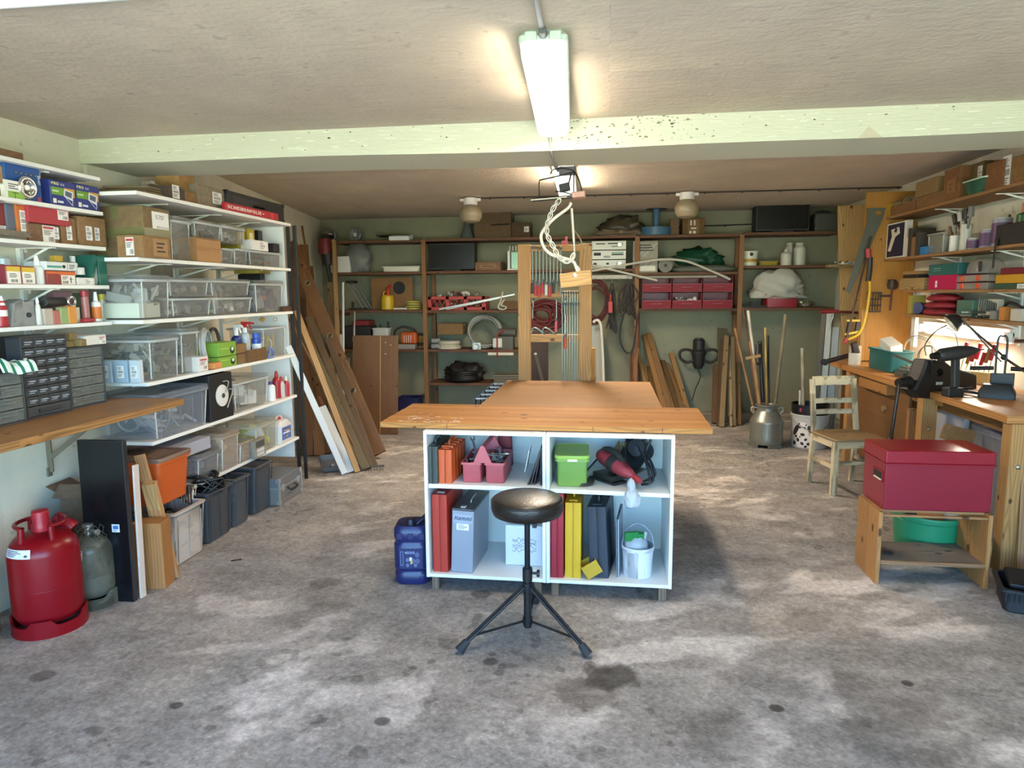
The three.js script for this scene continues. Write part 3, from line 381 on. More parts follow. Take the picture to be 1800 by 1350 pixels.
const packs = [[84, 553, 0xb7a999, 'beige packet'], [90, 556, 0xb0685c, 'salmon pink packet'], [104, 545, 0x8fa36a, 'green edged packet'], [117, 546, 0xcf8a3c, 'orange packet']];
packs.forEach(([u, v, c, n], i) => carton(n + ' leaning among the glue tubes, ' + ['under the torch', 'behind the triangular one', 'next to the orange one', 'under the torch lens'][i], { p: [-2.83 + i * 0.004, 1.455, [-3.154, -3.209, -3.25, -3.3][i]], r: PI / 2, w: 0.055, h: [0.08, 0.07, 0.085, 0.09][i], d: 0.03 }, { name: 'packet', cat: 'packet', mat: mt(c, 0.6), tape: false }));
carton('pink and grey clamshell pack standing behind the torch', {p:[-2.975,1.455,-3.418],r:1.571,w:0.128,h:0.168,d:0.05}, { name: 'blister_pack', cat: 'package', mat: mt(0x9a6f74, 0.4), tape: false, stick: [[TX.ship2, 0.06, 0.05, 0, 0.4]] });
carton('dark green box standing behind the red tube', {p:[-2.98,1.455,-3.527],r:1.571,w:0.085,h:0.158,d:0.06}, { mat: mt(0x39503a, 0.6), tape: false });
can('stack of white plastic lids beside the red tube', {p:[-2.875,1.455,-3.395],r:1.571,w:0.073,h:0.084,d:0.05}, { name: 'lid_stack', cat: 'lids', c: 0xd0c8b8 });
bottle('tall clear red tube with a dark red cap', {p:[-2.85,1.455,-3.447],r:1.571,w:0.05,h:0.173,d:0.04}, { capH: 0.18, capR: 1, capT: 1, shoulder: 0.8, neck: 0.95, c: 0xa86a64, cap: 0xa02832 });
thing('marker_pen', 'short red marker with a white tip lying at the shelf edge', 'marker', mrg([rod([0, 0, 0.05], [0, 0, -0.03], 0.012), rod([0, 0, -0.03], [0, 0, -0.055], 0.012, 0.007)]), mt(0xa52833, 0.4), [-2.82, 1.467, -3.424], 0.1);
bottle('white cleaner bottle with an orange label and nozzle cap', {p:[-2.855,1.455,-3.535],r:1.571,w:0.083,h:0.167,d:0.05}, { capH: 0.3, capR: 0.5, capT: 0.3, shoulder: 0.62, c: 0xe6e4de, band: [0xd2752e, 0.1, 0.5] });
bottle('white bottle with a yellow cap behind the orange labelled cleaner', {p:[-2.92,1.455,-3.664],r:1.571,w:0.055,h:0.155,d:0.04}, { capH: 0.24, capR: 0.9, capT: 0.9, shoulder: 0.7, neck: 0.9, c: 0xe0dccb, cap: 0xc9c03c });
junk('clear_bag', 'crinkled clear bag of small tools behind the grey tape dispenser', 'bag', { p: [-2.95, 1.456, -3.076], r: PI / 2, w: 0.2, h: 0.13, d: 0.1 }, { n: 26, colors: [0x9a9a96, 0xc0c0ba, 0x6d6d68] });

// ---- plank bench with small-parts drawers ----------------------------------------
{
  const g = G('wall_bench', 'thick worn plank bench on iron brackets under the drawer cabinets', 'bench', { p: [-3.04, 0, -1.9] });
  M('plank', bx(0.3, 0.036, 3.28, 0.004, { grain: 2 }), wd(0x8a6440, 'old', 0.5), g, [0.155, 0.984, 0]); M('plank', bx(0.365, 0.036, 3.3, 0.004, { grain: 2 }), wd(0xa97c48, 'old', 0.5), g, [0.49, 0.984, 0]);
  M('bracket', mrg([bar(0.03, 0.34, 0.012, [0.016, 0.81, 0]), bar(0.45, 0.012, 0.03, [0.24, 0.977, 0]), beamBar([0.02, 0.72, 0], [0.36, 0.965, 0], 0.026, 0.008, [0, 0, 1]), bar(0.012, 0.05, 0.03, [0.006, 0.64, 0])]), mt(0x7c7462, 0.6, 0.4), g, [0, 0, -1.4]);
}
function drawerCabinet(label, o, cols, rows, frame, front, q = {}) {
  const { w, h, d } = o, g = G('drawer_cabinet', label, 'drawer cabinet', o), fm = mt(frame, 0.5), dm = front, t = 0.008;
  M('case', mrg([bar(w, t, d, [0, t / 2, 0]), bar(w, t, d, [0, h - t / 2, 0]), bar(t, h, d, [w / 2 - t / 2, h / 2, 0]), bar(t, h, d, [-w / 2 + t / 2, h / 2, 0]), bar(w, h, 0.004, [0, h / 2, -d / 2 + 0.002])]), fm, g);
  const ch = (h - 2 * t - (q.base || 0)) / rows, y0 = t + (q.base || 0);
  const dw0 = (w - 2 * t) / cols, body = (dw) => mrg([bar(dw - 0.004, ch - 0.006, 0.003, [0, ch / 2, d / 2 - 0.006]), bar(dw - 0.004, ch * 0.16, 0.004, [0, ch * 0.9, d / 2 - 0.003]), bar(dw - 0.006, 0.003, d * 0.85, [0, 0.004, -0.01])]), pull = (dw) => mrg([bar(dw * 0.55, ch * 0.13, 0.014, [0, ch * 0.62, d / 2 + 0.003]), bar(dw * 0.5, ch * 0.1, 0.003, [0, ch * 0.4, d / 2 - 0.003])]);
  const B0 = body(dw0), P0 = pull(dw0), BW = q.wide && body(dw0 * cols), PW = q.wide && pull(dw0 * cols);
  for (let j = 0; j < rows; j++) { const wide = q.wide?.includes(j), n = wide ? 1 : cols; for (let i = 0; i < n; i++) { const k = M('drawer', wide ? BW : B0, dm, g, [wide ? 0 : -w / 2 + t + dw0 * (i + 0.5), y0 + j * ch, 0]); M('handle', wide ? PW : P0, q.pull || dm, k); } }
  M('shelf', mrg(Array.from({ length: rows + 1 }, (_, j) => bar(w - 2 * t, 0.003, d - 0.02, [0, y0 + j * ch, -0.006]))), fm, g);
  if (q.base) { const k = M('drawer', bar(w - 2 * t - 0.004, q.base - 0.004, 0.005, [0, t + q.base / 2, d / 2 - 0.005]), dm, g); M('handle', bar(w * 0.5, q.base * 0.3, 0.012, [0, t + q.base * 0.5, d / 2 + 0.002]), fm, k); }
  return g;
}
const smoke = mt(0x4a4c4c, 0.3, 0, { transparent: true, opacity: 0.78 }), clearFront = mt(0x8a8d86, 0.25, 0, { transparent: true, opacity: 0.38 });
drawerCabinet('dark drawer cabinet with many small smoky drawers, the tallest', {p:[-2.78,1.02,-2.981],r:1.571,w:0.277,h:0.391,d:0.16}, 4, 7, 0x2b2d30, smoke, { base: 0.05, pull: mt(0x9a9da4, 0.4) });
const cabC = {p:[-2.795,1.02,-3.265],r:1.571,w:0.25,h:0.316,d:0.15}; drawerCabinet('wide drawer cabinet with full width clear drawers at the plank end', cabC, 1, 6, 0x3a3c40, clearFront, { wide: [0, 1, 2, 3, 4, 5] });
const cabA = {p:[-2.76,1.02,-2.696],r:1.571,w:0.247,h:0.244,d:0.16}; drawerCabinet('clear fronted drawer cabinet under the green striped cloth', cabA, 2, 4, 0x3f3c36, clearFront, { wide: [0, 1] });
junk('drawer_contents', 'screws and fittings inside the wide drawer cabinet', 'hardware', { p: [cabC.p[0], 1.035, cabC.p[2]], r: PI / 2, w: cabC.w * 0.85, h: cabC.h * 0.8, d: 0.09 }, { n: 120, size: 0.3, colors: [0xb9b6ac, 0x8b8574, 0x6d675a, 0xd0ccc0] });
junk('drawer_contents', 'mixed clips and screws inside the clear fronted cabinet under the cloth', 'hardware', { p: [cabA.p[0], 1.035, cabA.p[2]], r: PI / 2, w: cabA.w * 0.85, h: cabA.h * 0.8, d: 0.09 }, { n: 90, size: 0.3, colors: [0x9a968a, 0xd0ccc0, 0x5d5648, 0x8c7a58] });
carton('black box standing behind the cloth on the clear cabinet', { p: [-2.88, 1.02, -2.847], r: PI / 2, w: 0.24, h: 0.385, d: 0.2 }, { name: 'speaker_box', mat: mt(0x171717, 0.5), tape: false });
{ const t = canvasTex(128, 128, (g, w, h) => { g.fillStyle = '#d9ddd6'; g.fillRect(0, 0, w, h); g.fillStyle = '#1f6b4c'; for (let i = 0; i < 4; i++) g.fillRect(0, 14 + i * 32, w, 11); }); const gg = norm(new THREE.PlaneGeometry(0.15, 0.15, 24, 24)), p = gg.attributes.position; for (let i = 0; i < p.count; i++) { const x = p.getX(i), y = p.getY(i), e = sstep(0.0, 0.1, x); p.setXYZ(i, x * 0.8, 0.01 + 0.045 * fbm(x * 22 + 5, y * 22 + 9, 3, 7) - 0.07 * e * e, -y); } const q = mergeVertices(gg); q.computeVertexNormals(); thing('cloth', 'crumpled white cloth with green stripes on the clear drawer cabinet', 'cloth', q, mt(0xffffff, 0.9, 0, { map: t, side: THREE.DoubleSide }), [-2.69, 1.02 + cabA.h + 0.01, -2.779], -0.3); }
for (let i = 0; i < 3; i++) carton(['small tan box on the wide cabinet next to the dark one', 'small tan box stacked behind on the wide cabinet', 'small tan box closest to the white carton on the cabinet'][i], { p: [-2.78 + i * 0.012, 1.022 + cabC.h + (i === 1 ? 0.036 : 0), -3.193 - (i === 1 ? 0.01 : i * 0.03)], r: PI / 2 + 0.1 * i, w: 0.055, h: 0.034, d: 0.07 }, { c: 0x9a8252, tape: false });
carton('white carton with a red framed label on the wide cabinet', { p: [-2.78, 1.022 + cabC.h, -3.359], r: PI / 2, w: 0.155, h: 0.05, d: 0.1 }, { mat: mt(0xd6d2c6, 0.6), tape: false, stick: [[TX.ship2, 0.05, 0.036, 0.28, 0.5]] });

// ---- deep rack: top shelf 2.18 ----------------------------------------------------
for (let i = 0; i < 4; i++) thing('cardboard_sheet', ['lowest', 'second', 'third', 'topmost'][i] + ' of the flattened cardboard sheets on the rack top', 'cardboard', bx(0.34 - i * 0.02, 0.014, 0.52 - i * 0.04, 0.003), card([0x8b7355, 0x9a8262, 0x7d6a50, 0x8f7c62][i]), [-2.84, 2.181 + i * 0.016, -4.05 + (i - 1) * 0.02], 0.06 * (i - 1.5));
junk('cardboard_scraps', 'heap of crumpled packing paper and scraps on the flattened cardboard', 'scraps', { p: [-2.84, 2.246, -4.05], r: PI / 2, w: 0.5, h: 0.05, d: 0.3 }, { n: 26, size: 0.5, rods: 0, colors: [0x8b7355, 0x6d5c48, 0x9c9080] });
const oDk = {p:[-2.8,2.18,-4.052],r:1.571,w:0.186,h:0.081,d:0.28}; carton('dark brown carton with torn white label on the rack top', oDk, { c: 0x5e5048, stick: [[TX.ship, 0.07, 0.08, 0, 0.7]] });
carton('plain brown carton squeezed behind the white labelled one on the rack top', {p:[-2.79,2.18,-4.21],r:1.571,w:0.125,h:0.076,d:0.26}, { c: 0x9a7348 });
carton('small tan carton stacked highest on the rack top', { p: [-2.8, 2.18 + 0.07554892875274488 + 0.006, -4.27], r: PI / 2, w: 0.17, h: 0.12, d: 0.16 }, { c: 0xb48a55 });
const oWl = {p:[-2.81,2.18,-4.462],r:1.571,w:0.346,h:0.14,d:0.3}; carton('grey brown carton with a white address sheet on the rack top', oWl, { c: 0x9a8c74, stick: [[TX.ship, oWl.w * 0.32, oWl.h * 0.55, 0.15, 0.55]] });
{ const o = {p:[-2.81,2.18,-5.038],r:1.571,w:0.862,h:0.148,d:0.34}, g = G('amplifier_case', 'large black case at the far end of the rack top', 'case', o), m = mt(0x1b1d1d, 0.55); M('body', bx(o.w, o.h, o.d, 0.006), m, g); for (const [a, b] of [[-1, 0], [1, 0], [-1, 1], [1, 1]]) M('corner', bar(0.03, 0.03, 0.03, [a * (o.w / 2 - 0.012), b ? o.h - 0.012 : 0.013, o.d / 2 - 0.012]), mt(0x0e0e0e, 0.4), g); M('handle', tube([[-0.07, o.h * 0.5, o.d / 2], [-0.06, o.h * 0.53, o.d / 2 + 0.02], [0.06, o.h * 0.53, o.d / 2 + 0.02], [0.07, o.h * 0.5, o.d / 2]], 0.007, 20), mt(0x0f0f0f, 0.4), g); M('panel', bx(o.w * 0.55, o.h * 0.6, 0.004, 0.002), mt(0x262929, 0.4), g, [-o.w * 0.14, o.h * 0.2, o.d / 2]); }
{ const t = canvasTex(512, 64, (g, w, h) => { g.fillStyle = '#b5232c'; g.fillRect(0, 0, w, h); g.fillStyle = '#f1ebe0'; g.font = 'bold 42px sans-serif'; g.fillText('SCHEIBENFOLIE •', 14, 47); g.fillStyle = '#d23a40'; g.fillRect(430, 0, 30, 64); }), o = {p:[-2.635,2.181,-4.887],r:1.571,w:0.744,h:0.05,d:0.07}; carton('long red carton lettered in white lying before the black case', { ...o, p: [-2.61, 2.181, o.p[2]], d: 0.03, r: PI / 2 - 0.02 }, { mat: mt(0xb5232c, 0.5), tape: false, stick: [[t, o.w * 0.99, o.h * 0.92, 0, 0.5]] }); }
// shelf 1.815
const t570 = canvasTex(160, 192, (g, w, h) => { g.fillStyle = '#e6e4de'; g.fillRect(0, 0, w, h); g.fillStyle = '#3a3a3a'; g.font = 'italic 50px sans-serif'; g.fillText('570', 24, 66); g.font = 'italic 34px sans-serif'; g.fillText('Wohnm', 34, 150); });
const bigB = {p:[-2.82,1.815,-3.819],r:1.571,w:0.247,h:0.294,d:0.36}; carton('large brown carton with a white handwritten sheet and green tape band', bigB, { c: 0x8b734f, tapeC: 0x747049, stick: [[t570, bigB.w * 0.62, bigB.h * 0.42, 0.13, 0.72]] }); 
{ const x = -2.64, z0 = bigB.p[2] + bigB.w / 2; thing('packing_tape', 'olive tape band wrapped level around the large brown carton', 'tape', mrg([bar(0.364, 0.055, 0.0015, [-0.18, 0, 0.001]), bar(0.0015, 0.055, bigB.w, [0.003, 0, -bigB.w / 2])]), mt(0x6f6c44, 0.35), [x, 1.815 + bigB.h * 0.5, z0 + 0.001]); }
const tTxt = canvasTex(160, 128, (g, w, h) => { g.fillStyle = '#a07b50'; g.fillRect(0, 0, w, h); lines(g, 40, 26, 110, 3, 30, '#3a2d22'); });
const midB = {p:[-2.68,1.815,-3.774],r:1.571,w:0.189,h:0.122,d:0.16}; carton('smaller carton with printed lines in front of the large brown one', { ...midB, p: [-2.68, 1.815, midB.p[2] + 0.03], w: midB.w + 0.06 }, { c: 0xa07b50, stick: [[tTxt, midB.w * 0.7, midB.h * 0.8, 0.12, 0.5], [TX.ship2, 0.05, 0.1, 0, 0.5, -1]] });
const C3 = (label, a, q = {}, j) => { bin(label, a, q); if (j) junk(j[0], j[1], j[2] || 'small parts', inside(a, j[3] || 0.6), j[4] || {}); };
C3('tall clear box with a moulded handle next to the cartons', {p:[-2.83,1.815,-4.091],r:1.571,w:0.214,h:0.278,d:0.34}, { lid: 1 }, ['folded_sheets', 'grey folded sheets inside the tall clear box beside the cartons', 'sheets', 0.75, { n: 14, size: 0.7, rods: 0.1, up: 1, colors: [0x8a8c88, 0xa8a79f] }]);
const s2a = {p:[-2.83,2,-4.432],r:1.571,w:0.335,h:0.099,d:0.3}; 
C3('clear lidded box standing on the handwritten brown carton', { ...s2a, p: [s2a.p[0], 1.975, s2a.p[2]], h: 0.1233982601214687 }, { lid: 1 }, ['brass_fittings', 'tan and grey fittings in the clear box above the handwritten carton', 'fittings', 0.6, { n: 40, colors: [0xc9b392, 0x8c877c, 0x4a4641] }]);
const tKraw = canvasTex(256, 160, (g, w, h) => { g.fillStyle = '#a87c4c'; g.fillRect(0, 0, w, h); g.strokeStyle = '#7a4a2a'; g.fillStyle = '#85502f'; g.font = '44px sans-serif'; g.save(); g.rotate(0.02); g.fillText('KRAWATTEN', 4, 84, 240); g.restore(); });
const kB = {p:[-2.705,1.815,-4.327],r:1.571,w:0.294,h:0.124,d:0.15}; carton('brown carton with faint handwritten capitals among the clear boxes', { ...kB, h: 0.155 }, { c: 0xa87c4c, tape: false, stick: [[tKraw, kB.w * 0.95, 0.14, 0, 0.5]] });
C3('clear box with grey parts in the lower row beside the handwritten carton', {p:[-2.81,1.815,-4.618],r:1.571,w:0.164,h:0.109,d:0.3}, {}, ['grey_parts', 'grey parts in the narrow lower clear box by the handwritten carton', 'small parts', 0.6, {}]);
C3('clear box in the lower row, the second after the handwritten carton', {p:[-2.81,1.815,-4.804],r:1.571,w:0.193,h:0.117,d:0.3}, {}, ['grey_parts', 'dull metal parts in the second narrow clear box', 'small parts', 0.6, {}]);
C3('clear box on top of the two narrow lower boxes', { ...{p:[-2.82,1.97,-4.751],r:1.571,w:0.336,h:0.104,d:0.3}, p: [-2.82, 1.965, -4.733], h: 0.135 }, { lid: 1 }, ['cable_clips', 'white and black clips in the upper clear box on the narrow ones', 'clips', 0.6, { colors: [0xd6d4cc, 0x3a3a38, 0x9a9a92] }]);
const endB = {p:[-2.81,1.815,-5.183],r:1.571,w:0.536,h:0.117,d:0.3}; C3('wide clear box with copper glints at the far end of its shelf', endB, {}, ['copper_fittings', 'greenish and copper fittings in the wide clear box at the shelf end', 'fittings', 0.6, { colors: [0x7c7d72, 0xa77b52, 0x5f635c] }]);
carton('white carton with a printed end standing on the wide clear box', { p: [-2.73, 1.815 + endB.h + 0.006, -5.097], r: PI / 2, w: 0.26, h: 0.075, d: 0.12 }, { mat: mt(0xdedbd2, 0.6), tape: false, stick: [[TX.ship, 0.1, 0.06, 0.15, 0.5]] });
carton('black carton beside the white one on the wide clear box', { p: [-2.73, 1.815 + endB.h + 0.006, -5.368], r: PI / 2, w: 0.1, h: 0.07, d: 0.12 }, { mat: mt(0x232323, 0.6), tape: false });
for (const i of [0, 1]) { const g = G('ring_binder', ['yellow ring binder lying behind the white carton, nearer one', 'yellow ring binder lying behind the white carton, farther one'][i], 'binder', { p: [-2.84, 1.815 + endB.h + 0.006, endB.p[2] + [0.2, 0.05][i]], r: PI / 2 }); M('cover', bx(0.11, 0.17, 0.16, 0.003), mt(0xa8941f, 0.5), g); M('spine_label', bx(0.05, 0.08, 0.001, 0), mt(0xd9d3b0, 0.6), g, [0, 0.06, 0.0805]); }
// shelf 1.46
const bigC = {p:[-2.83,1.46,-3.778],r:1.571,w:0.271,h:0.264,d:0.38}; C3('big clear box with a pale carton inside its base, largest on its shelf', bigC, { lid: 1, op: 0.34 }, ['cable_bundle', 'grey tangled bags and cable in the big clear box', 'cable', 0.85, { n: 60, size: 0.45, colors: [0x8d918c, 0xb4b7b0, 0x6a6d68] }]);
carton('pale green white carton at the bottom of the big clear box', { p: [bigC.p[0], 1.47, bigC.p[2] + 0.03], r: PI / 2, w: bigC.w * 0.72, h: 0.085, d: 0.3 }, { mat: mt(0xcdd3bf, 0.6), tape: false });
const low1 = {p:[-2.81,1.46,-4.148],r:1.571,w:0.44,h:0.121,d:0.32}, low2 = {p:[-2.81,1.46,-4.645],r:1.571,w:0.527,h:0.121,d:0.32};
C3('long clear box of small bottles, lower row by the big box', low1, {}, ['bottles_and_jars', 'little bottles and jars inside the lower clear box near the big box', 'bottles', 0.9, { n: 36, rods: 0.1, size: 0.4, up: 1, colors: [0xd9d5c0, 0x4c6f9c, 0xc9c0b0, 0x8c8470, 0x9d9d95] }]);
C3('long clear box of jars, lower row in the middle of its shelf', low2, {}, ['bottles_and_jars', 'violet and white jars inside the middle lower clear box', 'jars', 0.9, { n: 36, rods: 0.05, size: 0.4, up: 1, colors: [0x8d86a0, 0xdedbd2, 0x6f6a80, 0x9d9d95] }]);
C3('long clear box with a pinkish carton inside, upper row', { ...low1, p: [low1.p[0] - 0.01, 1.46 + low1.h + 0.006, low1.p[2]], h: 0.24885497780320343 - low1.h }, { lid: 1 }, ['packaged_parts', 'pinkish packets in the upper clear box', 'packets', 0.8, { n: 24, rods: 0.1, size: 0.5, colors: [0xb79b8a, 0x9a9488, 0xcfc8bc] }]);
C3('long clear box of dark grey parts, upper row', { ...low2, p: [low2.p[0] - 0.01, 1.46 + low2.h + 0.006, low2.p[2]], h: 0.25055205219278154 - low2.h }, { lid: 1 }, ['dark_parts', 'dark grey plugs in the upper clear box', 'plugs', 0.7, { n: 40, colors: [0x4d4d4a, 0x6e6e68, 0x8c8c86] }]);
C3('tall clear box with blue and red cartons at the far shelf end', {p:[-2.81,1.46,-5.192],r:1.571,w:0.468,h:0.255,d:0.32}, { lid: 1 }, ['coloured_packets', 'blue and red packets in the tall clear box at the shelf end', 'packets', 0.85, { n: 20, rods: 0, size: 0.6, colors: [0x2f3d66, 0x8d8c86, 0x9b3440, 0x41435a] }]);
carton('yellow and grey box lying on the tall clear box at the shelf end', { p: [-2.8, 1.765, -5.196], r: PI / 2, w: 0.2, h: 0.03, d: 0.2 }, { mat: mt(0x8d7d2e, 0.6), tape: false });
// shelf 1.10
const big4 = {p:[-2.81,1.1,-3.802],r:1.571,w:0.289,h:0.27,d:0.36}, big4b = {p:[-2.83,1.1,-4.109],r:1.571,w:0.202,h:0.296,d:0.34};
C3('big clear box heaped with grey plastic fittings, near end of its shelf', big4, { lid: 1, op: 0.3 }, ['plastic_fittings', 'grey green plastic fittings and angle strips in the big clear box', 'fittings', 0.9, { n: 150, size: 0.3, colors: [0x8a8c80, 0x6e7064, 0xb2b3a6, 0x9b8f74, 0x55564e] }]);
C3('clear box with an orange part inside beside the big fittings box', big4b, { lid: 1, op: 0.3 }, ['mixed_parts', 'white bags and an orange part in the second clear box', 'parts', 0.6, { n: 40, colors: [0xc9793a, 0xb5b3aa, 0x8a8a84, 0x6d6d68] }]);
for (let i = 0; i < 3; i++) carton(['pale blue carton standing at the near shelf corner, outermost', 'pale blue carton in the middle of three at the shelf corner', 'white blue carton closest to the shelf front at the corner'][i], { p: [[-2.86, -2.76, -2.675][i], 1.101, -3.585], r: 0, w: i === 2 ? 0.06 : 0.085, h: 0.13, d: 0.04 }, { mat: mt([0xa9bcc6, 0x9fb6c4, 0xc3ccd0][i], 0.5), tape: false, stick: [[TX.ship, 0.04, 0.07, 0, 0.5]] });
coil('coil of grey white cable lying against the clear box with the orange part', [-2.72, 1.25, -4.368], 0.12, 7, 0.006, mt(0xb4b4ae, 0.5), { rot: [0, PI / 2 + 0.35, 0], spread: 3.2 });
coil('small black and white cable ring on edge behind the green cartons', [-2.78, 1.27, -4.569], 0.1, 3, 0.006, mt(0x44443f, 0.5), { rot: [0, PI / 2 + 0.2, 0.2] });
const oW4 = {p:[-2.68,1.1,-4.176],r:1.571,w:0.109,h:0.098,d:0.1}; carton('small white carton with an orange label at the shelf front', oW4, { mat: mt(0xdad2c6, 0.6), tape: false, stick: [[TX.ship2, oW4.w * 0.8, oW4.h * 0.8, 0, 0.5]] });
thing('sponge', 'orange sponge lying in front of the grey cable coil', 'sponge', bx(0.1, 0.045, 0.06, 0.01), mt(0xd08a4e, 0.95), [-2.64, 1.101, -4.321], PI / 2);
const tGr = canvasTex(128, 64, (g, w, h) => { g.fillStyle = '#7fa63c'; g.fillRect(0, 0, w, h); g.fillStyle = '#22301c'; g.beginPath(); g.ellipse(98, 32, 18, 24, 0, 0, 7); g.fill(); g.fillStyle = '#e6e9da'; g.beginPath(); g.ellipse(100, 24, 10, 12, 0, 0, 7); g.fill(); g.fillStyle = '#9fc25a'; g.fillRect(10, 14, 60, 8); });
const gB = {p:[-2.72,1.1,-4.478],r:1.571,w:0.225,h:0.07,d:0.18}; carton('lime green carton with a black and white picture, lower of two', gB, { mat: mt(0x7fa63c, 0.5), tape: false, stick: [[tGr, gB.w * 0.95, gB.h * 0.9, 0, 0.5]] });
carton('lime green carton with a blue lid, upper of two', { ...gB, p: [gB.p[0], 1.1 + gB.h + 0.006, gB.p[2]], h: gB.h * 1.35 }, { mat: mt(0x7fa63c, 0.5), tape: false, stick: [[tGr, gB.w * 0.95, gB.h * 1.0, 0, 0.4]] });
const cB = {p:[-2.74,1.1,-4.685],r:1.571,w:0.134,h:0.072,d:0.2}; carton('small brown carton beside the lime green pair, lower', cB, { c: 0x8f6a40 });
carton('small brown carton beside the lime green pair, upper', { ...cB, p: [cB.p[0], 1.106 + cB.h, cB.p[2]], h: cB.h * 0.9 }, { c: 0x9a7448 });
const oC4 = {p:[-2.72,1.1,-4.873],r:1.571,w:0.273,h:0.094,d:0.2}; carton('open brown carton holding spray bottles', oC4, { c: 0x7b5a32, open: 1 });
bottle('dark blue spray bottle with a white trigger standing in the open carton', { p: [oC4.p[0] - 0.02, 1.106, oC4.p[2] + 0.08], r: PI / 2 - 0.4, w: 0.075, h: 0.23 }, { c: 0x27376e, trigger: 0xe9e9e4, cap: 0xe9e9e4 });
bottle('clear spray bottle with a red and white trigger in the open carton', { p: [oC4.p[0], 1.106, oC4.p[2] - 0.01], r: PI / 2, w: 0.07, h: 0.25 }, { c: 0xb9c0c4, trigger: 0xb4262e, cap: 0xefeeea });
bottle('blue and white spray can in the open carton', { p: [oC4.p[0] + 0.04, 1.106, oC4.p[2] - 0.1], r: PI / 2, w: 0.07, h: 0.2 }, { name: 'spray_can', c: 0x2a48a0, cap: 0x2f56b8, capH: 0.2, capR: 0.8, capT: 0.8, neck: 0.8, shoulder: 0.78, band: [0xdfe3e6, 0.35, 0.6] });
thing('cable_bundle', 'small blue and white cable hank beside the open carton', 'cable', tube([[0, 0.01, 0.03], [0.01, 0.05, 0.02], [0, 0.08, -0.01], [0.015, 0.05, -0.04], [0, 0.012, -0.05], [0.02, 0.012, -0.01]], 0.009, 40, 7, true), mt(0x6d7da8, 0.5), [-2.64, 1.1, -5.098]);
C3('clear box with yellowish contents at the far end of the spray bottle shelf', {p:[-2.8,1.1,-5.222],r:1.571,w:0.403,h:0.24,d:0.32}, { op: 0.28 }, ['paint_rollers', 'yellow and white foam rollers in the clear box by the spray bottles', 'rollers', 0.95, { n: 16, size: 0.7, up: 1, rods: 0.7, colors: [0xb8b25a, 0xd7d2c2, 0xc8a04a] }]);
junk('rags', 'yellow green rags and orange netting on the clear box with rollers', 'rags', { p: [-2.8, 1.375, -5.347], r: PI / 2, w: 0.26, h: 0.05, d: 0.2 }, { n: 12, size: 0.6, rods: 0, colors: [0xb7c24a, 0xc08a3c, 0x9aa33a] });
// shelf 0.75
const big5 = {p:[-2.81,0.75,-3.898],r:1.571,w:0.559,h:0.278,d:0.42}; C3('largest grey clear box with a lid, in front of the plank end', big5, { lid: 1, c: 0x9aa0a8, op: 0.36 }, ['bags_and_hoses', 'pale hoses and bags inside the largest grey clear box', 'hoses', 0.6, { n: 46, size: 0.5, colors: [0xa9a7a2, 0x7a7c80, 0xc9b7ae, 0x5a5c60] }]);
{ const o = {p:[-2.8,0.75,-4.35],r:1.571,w:0.284,h:0.315,d:0.36}, g = G('speaker', 'black loudspeaker with a white round disc and wire handle', 'speaker', o), m = mt(0x161616, 0.55); M('cabinet', bx(o.w, o.h, o.d, 0.006), m, g); M('disc', tr(lat([[0, 0], [0.075, 0], [0.075, 0.008], [0.02, 0.012], [0, 0.012]], 30), [0, o.h * 0.52, o.d / 2], [PI / 2, 0, 0]), mt(0xd9d5cc, 0.5), g); M('hub', tr(cyl(0.018, 0.016, 0.006), [0, o.h * 0.52, o.d / 2 + 0.012], [PI / 2, 0, 0]), mt(0x4a4a48, 0.4), g); M('wire_handle', mrg([tube([[0.02, o.h * 0.82, o.d / 2], [0.06, o.h * 0.8, o.d / 2 + 0.02], [0.02, o.h * 0.58, o.d / 2 + 0.02]], 0.004, 20), tube([[0.03, o.h * 0.24, o.d / 2 + 0.02], [0.09, o.h * 0.6, o.d / 2 + 0.03], [0.05, o.h * 0.62, o.d / 2]], 0.004, 20)]), steel, g); }
const b5 = {p:[-2.8,0.75,-4.798],r:1.571,w:0.522,h:0.246,d:0.34}; C3('clear box of glue tins and white jars behind the black loudspeaker', b5, { lid: 1, op: 0.26 }, ['jars', 'orange and white jars inside the clear box by the loudspeaker', 'jars', 0.8, { n: 22, size: 0.55, up: 1, rods: 0, colors: [0xd0a055, 0xd9d6cc, 0x9a9a92, 0xc9c3b2] }]);
bottle('white bottle with a purple cap beside the clear jar box', {p:[-2.675,0.75,-5.153],r:1.571,w:0.123,h:0.155,d:0.07}, { capH: 0.14, cap: 0x4b3d7c, c: 0xe4e2dc });
const reds = [[487, 497, 655, 'red oil can with spout at the rack end, nearest the white bottle', 0xa5282c, 0xa5282c], [495, 503, 662, 'clear bottle with a red cap between the red ones', 0xb9b3ab, 0xb4262e], [502, 510, 660, 'slim red bottle with a white cap at the very end of the rack', 0xb2303a, 0xe8e6e0]];
[{p:[-2.695,0.75,-5.294],r:1.571,w:0.099,h:0.226,d:0.07}, {p:[-2.67,0.75,-5.323],r:1.571,w:0.09,h:0.176,d:0.06}, {p:[-2.665,0.75,-5.4],r:1.571,w:0.083,h:0.171,d:0.05}].forEach((o, i) => bottle(reds[i][3], o, { c: reds[i][4], cap: reds[i][5], capH: 0.22, capR: 0.5, capT: 0.25, shoulder: 0.6 }));
